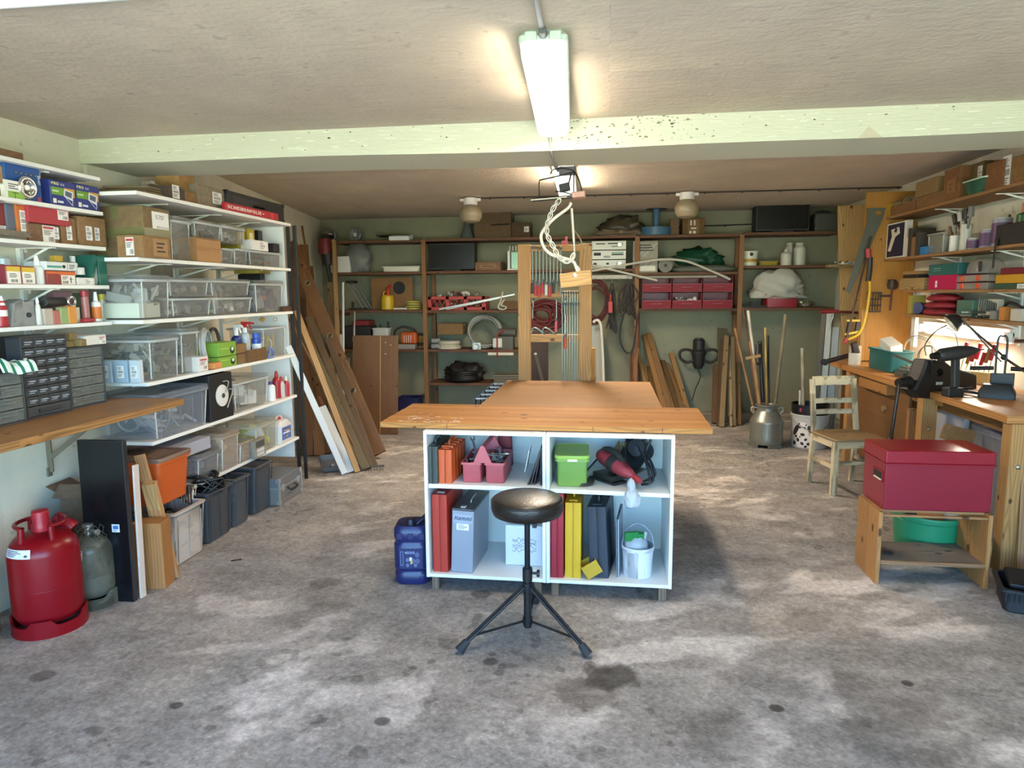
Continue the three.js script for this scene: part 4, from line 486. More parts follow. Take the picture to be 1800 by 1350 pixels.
// shelf 0.385
{ const o = {p:[-2.75,0.385,-3.651],r:1.571,w:0.314,h:0.239,d:0.5}; bin('orange plastic tub with a dusty grey lid on the lowest shelf', { ...o, p: [-2.76, 0.387, o.p[2]], h: 0.291909728693189 }, { mat: mt(0xc4561c, 0.45), lid: 1, lidMat: grimy(0x8d6e5c, 0.6), ribs: false, taper: 0.86 }); }
const g6 = {p:[-2.8,0.385,-4.134],r:1.571,w:0.258,h:0.193,d:0.4}; C3('dark clear box under the grey lever file, beside the orange tub', g6, { op: 0.42, c: 0x8f8f8f, lid: 1 }, ['dark_bags', 'dark bags and paper in the clear box beside the orange tub', 'bags', 0.8, { n: 20, size: 0.7, colors: [0x4a4a50, 0x8a8175, 0xb4a998] }]);
{ const o = { p: [-2.77, 0.387 + g6.h + 0.004, g6.p[2] + 0.12], r: PI / 2, w: 0.36, h: 0.08, d: 0.28 }; const t = canvasTex(256, 64, (g, w, h) => { g.fillStyle = '#b9b9c0'; g.fillRect(0, 0, w, h); g.fillStyle = '#2a2a2a'; g.fillRect(170, 14, 10, 12); g.fillRect(206, 12, 26, 16); g.fillRect(206, 36, 26, 12); g.fillRect(238, 10, 18, 48); }); const g = G('lever_file', 'grey marbled lever arch file lying on the dark clear box', 'file', o); M('cover', mrg([bar(o.w, 0.004, o.d, [0, 0.002, 0]), bar(o.w, 0.004, o.d, [0, o.h - 0.002, 0]), bar(o.w, o.h, 0.004, [0, o.h / 2, o.d / 2])]), mt(0xa4a4aa, 0.6), g); M('paper', bx(o.w * 0.97, o.h * 0.8, o.d * 0.9, 0.002), mt(0xe0ddd2, 0.8), g, [0, 0.005, -0.005]); sticker(g, t, o.w * 0.98, o.h * 0.95, [0, o.h / 2, o.d / 2 + 0.001], null, 'spine_label'); }
C3('tan clear box with a lid in the middle of the lowest shelf', {p:[-2.8,0.385,-4.408],r:1.571,w:0.232,h:0.272,d:0.4}, { op: 0.4, c: 0xbba894, lid: 1 }, ['tan_parts', 'tan packages in the lidded box on the lowest shelf', 'packages', 0.8, { n: 18, size: 0.7, rods: 0.1, colors: [0xa48c76, 0xc2ad96, 0x8a7a6c] }]);
C3('low tan clear box next to the small carton with printed windows', {p:[-2.78,0.385,-4.618],r:1.571,w:0.19,h:0.153,d:0.36}, { op: 0.42, c: 0xb9a590 }, ['tan_parts', 'tan packages in the low box near the printed carton', 'packages', 0.7, { n: 12, size: 0.7, colors: [0xa48c76, 0xc2ad96] }]);
const o6 = {p:[-2.8,0.385,-4.967],r:1.571,w:0.367,h:0.245,d:0.36}; C3('clear box with green yellow labels near the end of the lowest shelf', o6, { op: 0.3, lid: 1, c: 0xc2beaa }, ['labelled_packets', 'green and white packets in the box near the lowest shelf end', 'packets', 0.8, { n: 16, size: 0.7, rods: 0, colors: [0xb4b93a, 0xd8d4c6, 0xa89c84] }]);
{ const t = canvasTex(64, 128, (g, w, h) => { g.fillStyle = '#8b8574'; g.fillRect(0, 0, w, h); g.fillStyle = '#4a4a48'; g.fillRect(6, 6, 52, 50); g.fillStyle = '#c4c4be'; g.fillRect(10, 66, 44, 26); g.fillRect(10, 98, 44, 24); }); const o = {p:[-2.615,0.387,-4.763],r:1.571,w:0.168,h:0.132,d:0.06}; carton('small grey carton with printed windows at the lowest shelf front', { ...o, p: [-2.6, 0.387, o.p[2]], d: 0.035 }, { mat: mt(0x8b8574, 0.6), tape: false, stick: [[t, o.w * 0.95, o.h * 0.95, 0, 0.5]] }); }
{ const t = canvasTex(96, 128, (g, w, h) => { g.fillStyle = '#4f6fae'; g.fillRect(0, 0, w, h); g.fillStyle = '#2c2430'; g.beginPath(); g.arc(34, 28, 14, 0, 7); g.arc(66, 30, 13, 0, 7); g.arc(48, 90, 17, 0, 7); g.fill(); g.fillStyle = '#c9a07c'; g.beginPath(); g.arc(34, 34, 9, 0, 7); g.arc(66, 36, 9, 0, 7); g.arc(48, 96, 11, 0, 7); g.fill(); g.fillStyle = '#cfe4f0'; g.fillRect(10, 54, 76, 14); }); const o = {p:[-2.69,0.387,-5.273],r:1.571,w:0.22,h:0.209,d:0.14}, g = G('jerrycan', 'white jerrycan with a blue picture label at the rack end', 'canister', o); M('body', loft([rr(o.w, o.d, 0.02, 0), rr(o.w, o.d, 0.03, o.h * 0.72), rr(o.w * 0.7, o.d * 0.7, 0.03, o.h * 0.88), rr(0.04, 0.04, 0.02, o.h * 0.9)], true, true), mt(0xd0cdc6, 0.45), g); M('cap', cyl(0.022, 0.02, o.h * 0.12).translate(0, o.h * 0.9, 0), mt(0xb53034, 0.4), g); M('handle', tube([[-0.04, o.h * 0.86, 0], [-0.03, o.h * 0.99, 0], [0.05, o.h * 0.97, 0], [0.07, o.h * 0.74, 0]], 0.01, 20), mt(0xd0cdc6, 0.45), g); sticker(g, t, o.w * 0.72, o.h * 0.5, [0, o.h * 0.38, o.d / 2 + 0.001]); }
// on the floor below
const tubs = [['pale open tub with a folded rim at the near end of the floor row', {p:[-2.69,0.002,-3.713],r:1.571,w:0.323,h:0.329,d:0.42}, 0xb9aca0, 0.85, ['black_parts', 'black plastic parts inside the pale open tub', 'parts']], ['dark grey open tub heaped with black cable, first of the dark tubs', {p:[-2.71,0.002,-4.083],r:1.571,w:0.302,h:0.338,d:0.42}, 0x454648, 0.7, null], ['dark grey open tub in the middle of the floor row', {p:[-2.71,0.002,-4.356],r:1.571,w:0.2,h:0.34,d:0.42}, 0x525456, 0.62, ['dark_cables', 'dark cable ends in the middle grey tub', 'cable']], ['dark grey open tub with a black bag next to the aluminium case', {p:[-2.7,0.002,-4.676],r:1.571,w:0.277,h:0.353,d:0.4}, 0x48494b, 0.7, ['black_bag', 'black bag and cables in the tub by the aluminium case', 'bag']]];
for (const [l, o, c, op, j] of tubs) { bin(l, o, { mat: op > 0.8 ? grimy(c, 0.6) : mt(c, 0.35, 0, { transparent: true, opacity: op + 0.1 }), name: 'open_tub', cat: 'tub', taper: 0.86, lip: 0.02, deep: op > 0.8 }); if (j) junk(j[0], j[1], j[2], inside(o, 0.93), { n: 40, size: 0.45, colors: [0x1c1c1c, 0x2c2c2c, 0x101010] }); }
{ const o = tubs[1][1], r = rng(9); for (let k = 0; k < 4; k++) { const pts = []; for (let i = 0; i < 12; i++) { const a = i * 1.1 + k; pts.push([Math.cos(a) * o.d * 0.3 * (0.6 + 0.4 * r()), o.h * (0.9 + 0.38 * r()), Math.sin(a) * o.w * 0.36 * (0.6 + 0.4 * r())]); } thing('black_cable', ['black cable looping highest over the dark tub', 'black cable tangled on the tub side nearest the pale tub', 'black cable lying lowest in the dark tub', 'black cable tangled on the tub side facing the rack'][k], 'cable', tube(pts, 0.008, 120, 6, true), mt(0x131313, 0.4), [o.p[0] + 0.1, o.p[1], o.p[2]]); } }
junk('wire_scraps', 'copper coloured wire ends sticking out above the pale tub', 'wire', { p: [-2.6, 0.3, -3.86], r: 0, w: 0.1, h: 0.13, d: 0.1 }, { n: 30, size: 0.8, rods: 1, up: 1, colors: [0xb58a64, 0xc8b8a0, 0x3a3028] });
{ const o = {p:[-2.66,0.002,-4.955],r:1.571,w:0.38,h:0.399,d:0.42}, g = G('aluminium_case', 'ribbed aluminium flight case with a black handle on the floor', 'case', { ...o, p: [o.p[0], 0.002, o.p[2]] }), al = mt(0x8f8d88, 0.4, 0.55), h = 0.21; M('lower_shell', bx(o.w, h * 0.62, o.d, 0.008), al, g); M('lid', bx(o.w, h * 0.36, o.d, 0.008), mt(0x7d7f80, 0.45, 0.5), g, [0, h * 0.64, 0]); M('edge_profile', mrg([bar(o.w * 1.01, 0.012, o.d * 1.01, [0, h * 0.63, 0]), ...[-1, 1].flatMap((s) => [bar(0.014, h, 0.014, [s * o.w / 2, h / 2, o.d / 2])])]), mt(0xb5b3ad, 0.35, 0.7), g); for (const k of [0.12, 0.3, 0.48]) M('rib', bar(o.w * 0.98, 0.01, 0.006, [0, h * k, o.d / 2 + 0.001]), al, g); M('handle', tube([[-0.06, h * 0.55, o.d / 2 + 0.004], [-0.055, h * 0.45, o.d / 2 + 0.03], [0.055, h * 0.45, o.d / 2 + 0.03], [0.06, h * 0.55, o.d / 2 + 0.004]], 0.009, 20), mt(0x141414, 0.4), g); for (const s of [-1, 1]) M('latch', bx(0.035, 0.05, 0.012, 0.003), steel, g, [s * o.w * 0.34, h * 0.5, o.d / 2 + 0.004]); for (const s of [-1, 1]) for (const y of [0.022, h - 0.018]) M('corner', bar(0.03, 0.03, 0.03, [s * (o.w / 2 - 0.01), y, o.d / 2 - 0.01]), steel, g); }
{ const g = G('dustpan', 'grey plastic shovel lying on the floor behind the aluminium case', 'shovel', { p: [-2.5, 0.003, -5.85], r: 0.5 }); const m = mt(0x6c6a66, 0.5); M('pan', tr(loft([rr(0.17, 0.2, 0.03, 0), rr(0.19, 0.22, 0.03, 0.05), rr(0.18, 0.21, 0.03, 0.05), rr(0.15, 0.18, 0.03, 0.008)], true, true), [0, 0.04, 0], [0.35, 0, 0]), m, g); M('handle', rod([0, 0.05, 0.09], [0, 0.1, 0.24], 0.012), m, g); }

// ---- floor by the garage door ------------------------------------------------------
function gasBottle(label, p, R, H, c, q = {}) {
  const g = G('gas_bottle', label, 'gas bottle', { p, r: q.turn || 0 }), m = mt(c, 0.3, 0, q.tex ? { map: TEX.grime, specularIntensity: 0.6 } : { specularIntensity: 0.55 });
  M('body', lathe([[0, 0.045], [R * 0.6, 0.045], [R * 0.86, 0.06], [R * 0.99, 0.1], [R, H * 0.45], [R * 1.006, H * 0.455], [R * 1.006, H * 0.465], [R, H * 0.47], [R * 0.995, H * 0.8], [R * 0.93, H * 0.88], [R * 0.74, H * 0.955], [R * 0.4, H], [0, H]], 44), m, g);
  { const n = 48, a0 = [], rings = []; for (const [k, top] of [[1.0, 0], [1.06, 0], [1.06, 1], [1.0, 1]]) { const ring = []; for (let i = 0; i < n; i++) { const a = -(i / n) * 2 * PI, s = top ? 0.055 + 0.03 * sstep(-0.2, 0.5, Math.cos(a * 4)) : 0; ring.push([Math.cos(a) * R * k, s, Math.sin(a) * R * k]); } rings.push(ring); } rings.push(rings[0]); M('foot_ring', loft(rings), m, g); }
  if (q.collar !== false) { const t = [], cr = R * 0.7; for (const s of [-1, 1]) { const pts = []; for (let i = 0; i <= 10; i++) { const a = s * (0.5 + i / 10 * 2.1); pts.push([Math.sin(a) * cr, H + 0.04, Math.cos(a) * cr]); } t.push(tube(pts, 0.0095, 24, 8)); t.push(rod([Math.sin(s * 0.6) * cr, H + 0.04, Math.cos(s * 0.6) * cr], [Math.sin(s * 0.6) * cr * 1.05, H * 0.94, Math.cos(s * 0.6) * cr * 1.05], 0.014)); t.push(rod([Math.sin(s * 2.5) * cr, H + 0.04, Math.cos(s * 2.5) * cr], [Math.sin(s * 2.5) * cr * 1.05, H * 0.94, Math.cos(s * 2.5) * cr * 1.05], 0.014)); } M('collar', mrg(t), m, g); }
  if (q.cap) M('valve_cap', lathe([[0.036, H - 0.005], [0.041, H + 0.0], [0.04, H + 0.03], [0.036, H + 0.035], [0.036, H + 0.09], [0.033, H + 0.1], [0, H + 0.102]], 26), mt(0xa01e2a, 0.35), g);
  return [g, m];
}
{
  const [g] = gasBottle('large red gas bottle with a white sticker and red valve cap', [-2.685, 0, -2.84], 0.15, 0.485, 0x7d0a14, { cap: 1, turn: 0.5 });
  const t = canvasTex(160, 64, (k, w, h) => { k.fillStyle = '#d3d6d8'; k.fillRect(0, 0, w, h); lines(k, 12, 10, 110, 4, 12); k.fillStyle = '#444'; k.beginPath(); k.arc(138, 44, 9, 0, 7); k.fill(); });
  const n = 12, rings = [[], []]; for (let i = 0; i <= n; i++) for (const j of [0, 1]) { const a = -0.62 + (i / n - 0.5) * 1.0, y = j ? 0.435 : 0.395, R = j ? 0.137 : 0.1475; rings[j].push([Math.sin(a) * (R + 0.0015), y, Math.cos(a) * (R + 0.0015)]); }
  const pos = [], uv = [], idx = []; for (const j of [0, 1]) rings[j].forEach((p, i) => { pos.push(...p); uv.push(i / n, j); }); for (let i = 0; i < n; i++) idx.push(i, i + 1, i + n + 2, i, i + n + 2, i + n + 1);
  const b = new THREE.BufferGeometry(); b.setAttribute('position', new THREE.Float32BufferAttribute(pos, 3)); b.setAttribute('uv', new THREE.Float32BufferAttribute(uv, 2)); b.setIndex(idx); b.computeVertexNormals(); M('label', b, printMat(t, 0.4), g);
}
{
  const [g, m] = gasBottle('slim grey green gas bottle with a wire mesh collar behind the red one', [-2.66, 0, -3.1], 0.118, 0.37, 0x5f5d50, { collar: false, tex: 1 });
  M('valve', mrg([cyl(0.02, 0.018, 0.04).translate(0, 0.37, 0), cyl(0.026, 0.026, 0.016).translate(0, 0.41, 0), rod([0, 0.395, 0], [0.06, 0.392, 0.02], 0.012), rod([0.06, 0.392, 0.02], [0.075, 0.392, 0.025], 0.016)]), mt(0x9c9a90, 0.35, 0.7), g);
  const L = []; for (let i = 0; i < 14; i++) for (const s of [-1, 1]) { const P3 = []; for (let j = 0; j <= 6; j++) { const a = i / 14 * 2 * PI + s * j * 0.15, y = 0.34 + j * 0.015, R = 0.095 - 0.004 * j; P3.push([Math.cos(a) * R, y, Math.sin(a) * R]); } L.push(tube(P3, 0.0017, 8, 4)); } M('mesh_collar', mrg(L), mt(0x5a584c, 0.5, 0.5), g);
  sticker(g, TX.ship2, 0.04, 0.05, [0.03, 0.3, 0.1175], [-0.1, 0.25, 0]);
}
thing('valve_cap', 'red plastic cap resting tilted on the grey green gas bottle', 'cap', lathe([[0.036, -0.05], [0.041, -0.045], [0.04, -0.02], [0.035, -0.014], [0.033, 0.045], [0.03, 0.055], [0, 0.056]], 26), mt(0xa01e2a, 0.35), [-2.705, 0.465, -3.0], [0.3, 0, 0.75]);
{ const a = [-2.575, 0, -3.13], g = G('black_slab', 'tall glossy black panel with a small sticker leaning by the gas bottles', 'panel', { p: a, r: [-0.015, 0.04, 0] }); M('panel', bx(0.25, 0.862, 0.03, 0.003), mt(0x101113, 0.22), g, [0.0, 0, 0]); M('edge_band', mrg([bar(0.252, 0.006, 0.031, [0, 0.86, 0]), bar(0.004, 0.86, 0.031, [0.125, 0.43, 0])]), mt(0x232427, 0.3), g); const t = canvasTex(64, 64, (k) => { k.fillStyle = '#cfd6e4'; k.fillRect(0, 0, 64, 64); k.fillStyle = '#4a63a8'; k.fillRect(10, 10, 44, 30); lines(k, 10, 46, 44, 2, 7); }); sticker(g, t, 0.042, 0.042, [0.055, 0.4, 0.0158]); }
thing('white_board', 'narrow white board edge standing beside the black panel', 'board', bx(0.012, 0.72, 0.04, 0.002), mt(0xc9b8a8, 0.6), [-2.443, 0, -3.185], [-0.03, 0, 0]);
thing('wood_block', 'short thick pine block standing on the floor', 'wood block', bx(0.165, 0.375, 0.12, 0.004, { grain: 1 }), wd(0xa8733c, 'pine'), [-2.475, 0, -3.33], 0.2);
board('pine_batten', 'pale square pine batten leaning behind the pine block', 'batten', [-2.517, 0, -3.53], [-2.5, 0.565, -3.38], 0.07, 0.05, [0.3, 0, 1], wd(0xc9a06a, 'pine'));
board('pine_batten', 'thin pine batten leaning between the black panel and the pine block', 'batten', [-2.42, 0, -3.42], [-2.56, 0.72, -3.4], 0.055, 0.02, [0.3, 0, 1], wd(0xb98a58, 'pine'));
carton('grey brown cardboard box on the floor behind the gas bottles', { p: [-2.84, 0, -3.36], r: 0.1, w: 0.22, h: 0.53, d: 0.2 }, { c: 0x7a6550, open: 2 });
board('plank_offcut', 'brown plank standing at the picture edge before the red gas bottle', 'plank', [-2.72, 0, -2.44], [-2.86, 0.52, -2.5], 0.12, 0.03, [1, 0, 0.4], wd(0x8a5f38, 'old'));
carton('tan carton leaning behind the red gas bottle near the garage door', { p: [-2.92, 0.0, -2.68], r: 0.3, w: 0.14, h: 0.52, d: 0.1 }, { c: 0x9a7346 });
thing('white_pipe', 'white pipe end standing at the very edge by the brown plank', 'pipe', rod([0, 0, 0], [-0.01, 0.32, 0], 0.02), mt(0xe9ebe8, 0.4), [-2.77, 0, -2.36]);

for (let i = 0; i < 2; i++) carton(['black file standing at the far end behind the black carton', 'dark file standing behind the tall box of blue and red packets'][i], { p: [-2.9, [1.815, 1.46][i], -5.36], r: PI / 2, w: 0.07, h: [0.3, 0.32][i], d: 0.2 }, { name: 'file', cat: 'file', mat: mt(0x1c1d1e, 0.5), tape: false });
thing('batten', 'short dark brown batten sticking out past the far rack end', 'batten', bx(0.045, 0.04, 0.16), wd(0x5a3c24, 'old'), [-2.66, 1.462, -5.44]);
thing('twig', 'small dark twig lying on the open floor near the pine block', 'twig', rod([-2.234,0.006,-3.696], [-2.183,0.006,-3.729], 0.004), mt(0x2a221c, 0.8), [0, 0, 0]);

// ---- timber shelving on the back wall -------------------------------------------
const shelfW = wd(0x6e4a2e, 'old'), postW = wd(0x8a6238, 'pine'), ZF = -8.85;
const S1 = [2.3, 1.885, 1.385, 0.86], S2 = [2.305, 1.89, 1.38, 0.862, 0.415], S3 = [2.3, 1.84, 1.39], S4 = [2.31, 1.91, 1.395];
{
  const g = G('timber_shelving', 'long brown timber shelving along the back wall', 'shelf', { p: [0, 0, 0] });
  const row = (x0, x1, ys) => { for (const y of ys) M('shelf', bx(x1 - x0, 0.035, 0.44, 0.003, { grain: 0 }), shelfW, g, [(x0 + x1) / 2, y - 0.035, -9.08]); };
  row(-3.62, -2.4, S1); row(-2.36, 0.35, [S2[0], S2[1]]); row(-2.36, -0.95, S2.slice(2)); row(0.4, 1.6, S3); row(1.66, 2.75, S4);
  for (const x of [-3.6, -2.38, 0.37, 1.63]) { M('post', bx(0.055, 2.29, 0.05), postW, g, [x, 0, -8.87]); if (x > -3) M('post', bx(0.05, 2.27, 0.05), postW, g, [x + 0.02, 0, -9.27]); M('crossbar', bx(0.05, 0.05, 0.4), postW, g, [x, 1.3, -9.08]); M('crossbar', bx(0.05, 0.05, 0.4), postW, g, [x, 0.79, -9.08]); }
  M('post', bx(0.07, 1.3, 0.045), wd(0x7a3d1e, 'pine'), g, [0.4, 0, -9.28]);
}
const onB = (o, y) => ({ ...o, p: [o.p[0], y, o.p[2]] });
// section by the leaning planks
for (const [u, v, l] of [[-3.707, 0.075, 'round silver can lamp lying in the corner on the timber shelf'], [-3.355, 0.075, 'round silver can lamp lying farther from the corner on the timber shelf']]) { const g = G('can_lamp', l, 'lamp', { p: [u, S1[0] + 0.088, -8.98] }); M('shell', tr(lat([[0.05, -0.12], [0.08, -0.1], [0.085, 0], [0.088, 0.012], [0.08, 0.014], [0.07, -0.02], [0.03, -0.05], [0, -0.05]], 26), [0, 0, 0], [PI / 2, 0, 0]), mt(0x9b9c98, 0.35, 0.7, { side: THREE.DoubleSide }), g); M('bulb', norm(new THREE.SphereGeometry(0.03, 14, 10).translate(0, 0, -0.015)), mt(0xd8d6cc, 0.2), g); M('cross', mrg([bar(0.15, 0.006, 0.004, [0, 0, 0.01]), bar(0.006, 0.15, 0.004, [0, 0, 0.01])]), mt(0x5c5c58, 0.4, 0.5), g); }
thing('paper_sheet', 'white curled paper hanging over the edge of the top timber shelf', 'paper', tr(bx(0.27, 0.055, 0.2, 0.004), [0, 0, 0], [0.15, 0, 0]), mt(0xd8dad4, 0.7), [-2.689, S1[0] + 0.002, -8.9]);
thing('cardboard_sheet', 'brown cardboard sheet lying under the white paper on the top shelf', 'cardboard', bx(0.45, 0.012, 0.3, 0.003), card(0x5f4c3c), [-2.837, S1[0] + 0.062, -9.08], 0.15);
carton('white carton on the upper shelf of the corner section', onB({p:[-3.543,1.885,-9.04],r:0,w:0.27,h:0.211,d:0.28}, S1[1]), { mat: mt(0xd3d4cc, 0.6), tape: false });
thing('plastic_bag', 'grey translucent bag beside the white carton', 'bag', blob(0.34, 0.36, 0.26, 5, 0.45), mt(0x7e817c, 0.4, 0, { transparent: true, opacity: 0.85 }), [-3.338, S1[1], -9.05]);
bin('shallow white tray on the upper shelf of the corner section', onB({p:[-2.703,1.885,-9.03],r:0,w:0.526,h:0.073,d:0.3}, S1[1]), { mat: mt(0xcfccb8, 0.5), name: 'tray', cat: 'tray', ribs: false, taper: 0.94 });
{ const g = G('wire_rack', 'folded silver wire rack leaning on the middle shelf', 'rack', { p: [-3.308, S1[2], -8.95] }), st = mt(0xa0a29c, 0.3, 0.8), L = []; for (const z of [-0.06, 0.06]) for (const s of [0, 0.07]) L.push(rod([-0.14 + s, 0.37, z], [0.07 + s, 0.02, z], 0.007)); for (let i = 0; i < 5; i++) { const t = 0.1 + i * 0.2; L.push(rod([-0.14 + 0.21 * t, 0.37 - 0.35 * t, -0.06], [-0.07 + 0.21 * t, 0.37 - 0.35 * t, 0.06], 0.006)); L.push(rod([-0.14 + 0.21 * t, 0.37 - 0.35 * t, 0.06], [-0.07 + 0.21 * t, 0.37 - 0.35 * t, 0.06], 0.006)); } M('frame', mrg(L), st, g); M('grip', bx(0.12, 0.03, 0.14, 0.006), mt(0x1b1b1b, 0.5), g, [-0.1, 0.36, 0]); M('base', mrg([bar(0.26, 0.03, 0.03, [0, 0.015, 0.05]), bar(0.03, 0.1, 0.03, [-0.08, 0.06, 0.05])]), mt(0x2a2724, 0.5), g); }
{ const o = onB({p:[-2.882,1.4,-9.06],r:0,w:0.579,h:0.43,d:0.02}, S1[2]), g = G('chipboard_panel', 'chipboard panel with a black round speaker hole behind the yellow canister', 'panel', o); M('board', bx(o.w, o.h, 0.018, 0.002), wd(0x8a6436, 'ply'), g); M('disc', tr(lat([[0, 0], [0.085, 0], [0.085, 0.008], [0.07, 0.012], [0.02, 0.004], [0, 0.01]], 30), [o.w * 0.18, o.h * 0.68, 0.01], [PI / 2, 0, 0]), mt(0x161616, 0.5), g); M('seam', bx(0.004, o.h, 0.001, 0), mt(0x3f2c18), g, [-0.03, 0, 0.0096]); }
{ const o = onB({p:[-2.926,1.4,-8.98],r:0,w:0.181,h:0.202,d:0.16}, S1[2]), g = G('canister', 'yellow fuel canister with a red spout cap', 'canister', o); M('body', lat([[0, 0], [0.075, 0], [0.085, 0.01], [0.085, o.h * 0.82], [0.07, o.h * 0.95], [0.03, o.h], [0, o.h]], 26), mt(0xc9a41c, 0.4), g); M('spout', mrg([cyl(0.03, 0.012, 0.1).translate(0.01, o.h, 0), rod([0.01, o.h + 0.08, 0], [0.05, o.h + 0.12, 0.02], 0.02)]), mt(0xb02a24, 0.4), g); M('handle', tube([[-0.05, o.h * 0.9, 0], [-0.05, o.h * 1.15, 0], [0.0, o.h * 1.2, 0], [0.01, o.h * 0.98, 0]], 0.01, 20), mt(0xc9a41c, 0.4), g); }
for (let i = 0; i < 4; i++) thing('folded_cloth', ['lowest', 'second', 'third', 'topmost'][i] + ' of the folded yellow cloths by the timber post', 'cloth', blob(0.22 + 0.01 * (i % 2), 0.034, 0.22, 20 + i, 0.1, 3), mt([0xb7ab52, 0xa89f4c, 0xc0b45c, 0xb4a850][i], 0.9), [-2.567 + 0.006 * (i % 2), S1[2] + i * 0.031, -8.98]);
thing('tube', 'red and white tube lying at the shelf edge before the yellow cloths', 'tube', mrg([rod([-0.1, 0.016, 0], [0.08, 0.016, 0], 0.014)]), mt(0xc9c2b6, 0.4), [-2.711, S1[2], -8.875]);
{ const o = onB({p:[-3.355,0.87,-9.05],r:0,w:0.4,h:0.385,d:0.3}, S1[3]), g = G('tool_bag', 'black bag with a red lid behind the plywood sheet', 'bag', o); M('bag', bx(o.w, o.h * 0.8, o.d, 0.02), mt(0x242224, 0.7), g); M('lid', bx(o.w * 0.6, o.h * 0.2, o.d * 0.9, 0.02), mt(0x7a2424, 0.6), g, [o.w * 0.14, o.h * 0.8, 0]); }
bin('white plastic box with dark bottles standing in it', onB({p:[-3.017,0.87,-8.98],r:0,w:0.237,h:0.279,d:0.2}, S1[3]), { mat: mt(0xc8c8be, 0.5), deep: true, ribs: false, taper: 0.95, name: 'plastic_box' });
for (const [dx, l] of [[-0.04, 'dark bottle standing behind the white plastic box, shorter one'], [0.07, 'dark bottle standing behind the white plastic box, taller one']]) bottle(l, { p: [-3.056 + dx, S1[3], -9.16], r: 0, w: 0.06, h: dx > 0 ? 0.36 : 0.32 }, { c: 0x2a2a28, cap: 0x1a1a1a });
{ const g = G('chainsaw', 'orange chainsaw with a black front handle on the timber shelf', 'chainsaw', { p: [-2.652, S1[3], -8.95] }); M('engine', bx(0.22, 0.16, 0.18, 0.03), mt(0xb8541c, 0.45), g, [0.03, 0.07, 0]); M('base', bx(0.3, 0.07, 0.2, 0.015), mt(0x8f8c84, 0.5), g, [-0.03, 0.0, 0]); M('handle', tube([[-0.16, 0.08, 0.06], [-0.15, 0.24, 0.07], [-0.04, 0.3, 0.05], [0.1, 0.26, 0.02], [0.14, 0.2, 0]], 0.014, 30), mt(0x1c1c1c, 0.5), g); M('rear_grip', tube([[0.14, 0.06, 0], [0.24, 0.08, 0], [0.25, 0.18, 0], [0.14, 0.2, 0]], 0.018, 24), mt(0x241f1a, 0.5), g); for (let i = 0; i < 4; i++) M('cooling_slot', bar(0.008, 0.1, 0.01, [-0.02 + i * 0.03, 0.14, 0.095]), mt(0xd8d4c8, 0.5), g); }
thing('cable_box', 'yellow brown tin behind the chainsaw by the post', 'tin', cyl(0.07, 0.07, 0.2), mt(0x8a6a2c, 0.5), [-2.55, S1[3], -9.15]);
bin('dark blue crate on the floor under the corner shelves', { p: [-2.652, 0.002, -9.0], r: 0, w: 0.32, h: 0.2, d: 0.3 }, { mat: mt(0x1f2552, 0.4), deep: true, name: 'crate', cat: 'crate' });
// next section
for (const o of [onB({p:[-1.479,2.305,-9.1],r:0,w:0.484,h:0.328,d:0.3}, S2[0])]) { const g = carton('brown carton with torn slit handle holes under the globe light', o, { c: 0x6f5a40 }); M('hole', mrg([bar(o.w * 0.5, 0.02, 0.002, [0.1, o.h * 0.52, o.d / 2 + 0.001], [0, 0, 0.03])]), mt(0x1d1712, 0.8), g); }
carton('low brown carton with a white tag, next to the slit carton', onB({p:[-1.109,2.305,-9.1],r:0,w:0.243,h:0.191,d:0.3}, S2[0]), { c: 0x5d4730, stick: [[TX.ship, 0.06, 0.07, 0.3, 0.55]] });
thing('lamp_part', 'dark grey lamp shade standing beside the slit carton', 'lamp shade', lat([[0.1, 0], [0.1, 0.02], [0.05, 0.15], [0.035, 0.24], [0, 0.25]], 20), mt(0x4d5550, 0.5), [-1.834, S2[0], -9.05]);
function tvSet(label, o) { const g = G('flat_screen', label, 'screen', o); M('back_cover', bx(o.w, o.h * 0.96, o.d, 0.008), mt(0x191715, 0.5), g, [0, o.h * 0.04, 0]); M('screen', bx(o.w * 0.95, o.h * 0.84, 0.004, 0.001), mt(0x0d0c0c, 0.25), g, [0, o.h * 0.1, o.d / 2]); M('foot', bx(o.w * 0.4, o.h * 0.04, o.d * 1.2, 0.004), mt(0x191715, 0.5), g); return g; }
tvSet('wide black box screen on the shelf left of the tool frame, under the globe light', onB({p:[-2.02,1.89,-9],r:0,w:0.621,h:0.359,d:0.2}, S2[1]));
carton('flat brown carton with a dark printed line on the shelf beside the black screen', onB({p:[-1.534,1.89,-9.03],r:0,w:0.336,h:0.104,d:0.3}, S2[1]), { c: 0x86684a, tape: false, stick: [[canvasTex(128, 32, (g, w, h) => { g.fillStyle = '#86684a'; g.fillRect(0, 0, w, h); g.fillStyle = '#3d2d1f'; g.fillRect(20, 12, 90, 8); }), 0.22, 0.04, 0, 0.5]] });
{ const o = onB({p:[-1.171,1.89,-9],r:0,w:0.229,h:0.309,d:0.2}, S2[1]), g = G('glass_lantern', 'white and pale green glass battery jar with a slotted top', 'jar', o); M('frame', mrg([bar(o.w, 0.02, 0.18, [0, 0.01, 0]), bar(0.03, o.h * 0.8, 0.16, [-o.w / 2 + 0.02, o.h * 0.4, 0]), bar(0.03, o.h * 0.8, 0.16, [o.w / 2 - 0.02, o.h * 0.4, 0]), ...[0, 1, 2, 3, 4].map((i) => bar(0.012, o.h * 0.2, 0.02, [-o.w * 0.35 + i * o.w * 0.17, o.h * 0.9, 0.06]))]), mt(0xd6d9d0, 0.5), g); M('glass', bx(o.w * 0.6, o.h * 0.7, 0.12, 0.01), mt(0x9fd0b0, 0.2), g, [0, 0.02, 0]); }
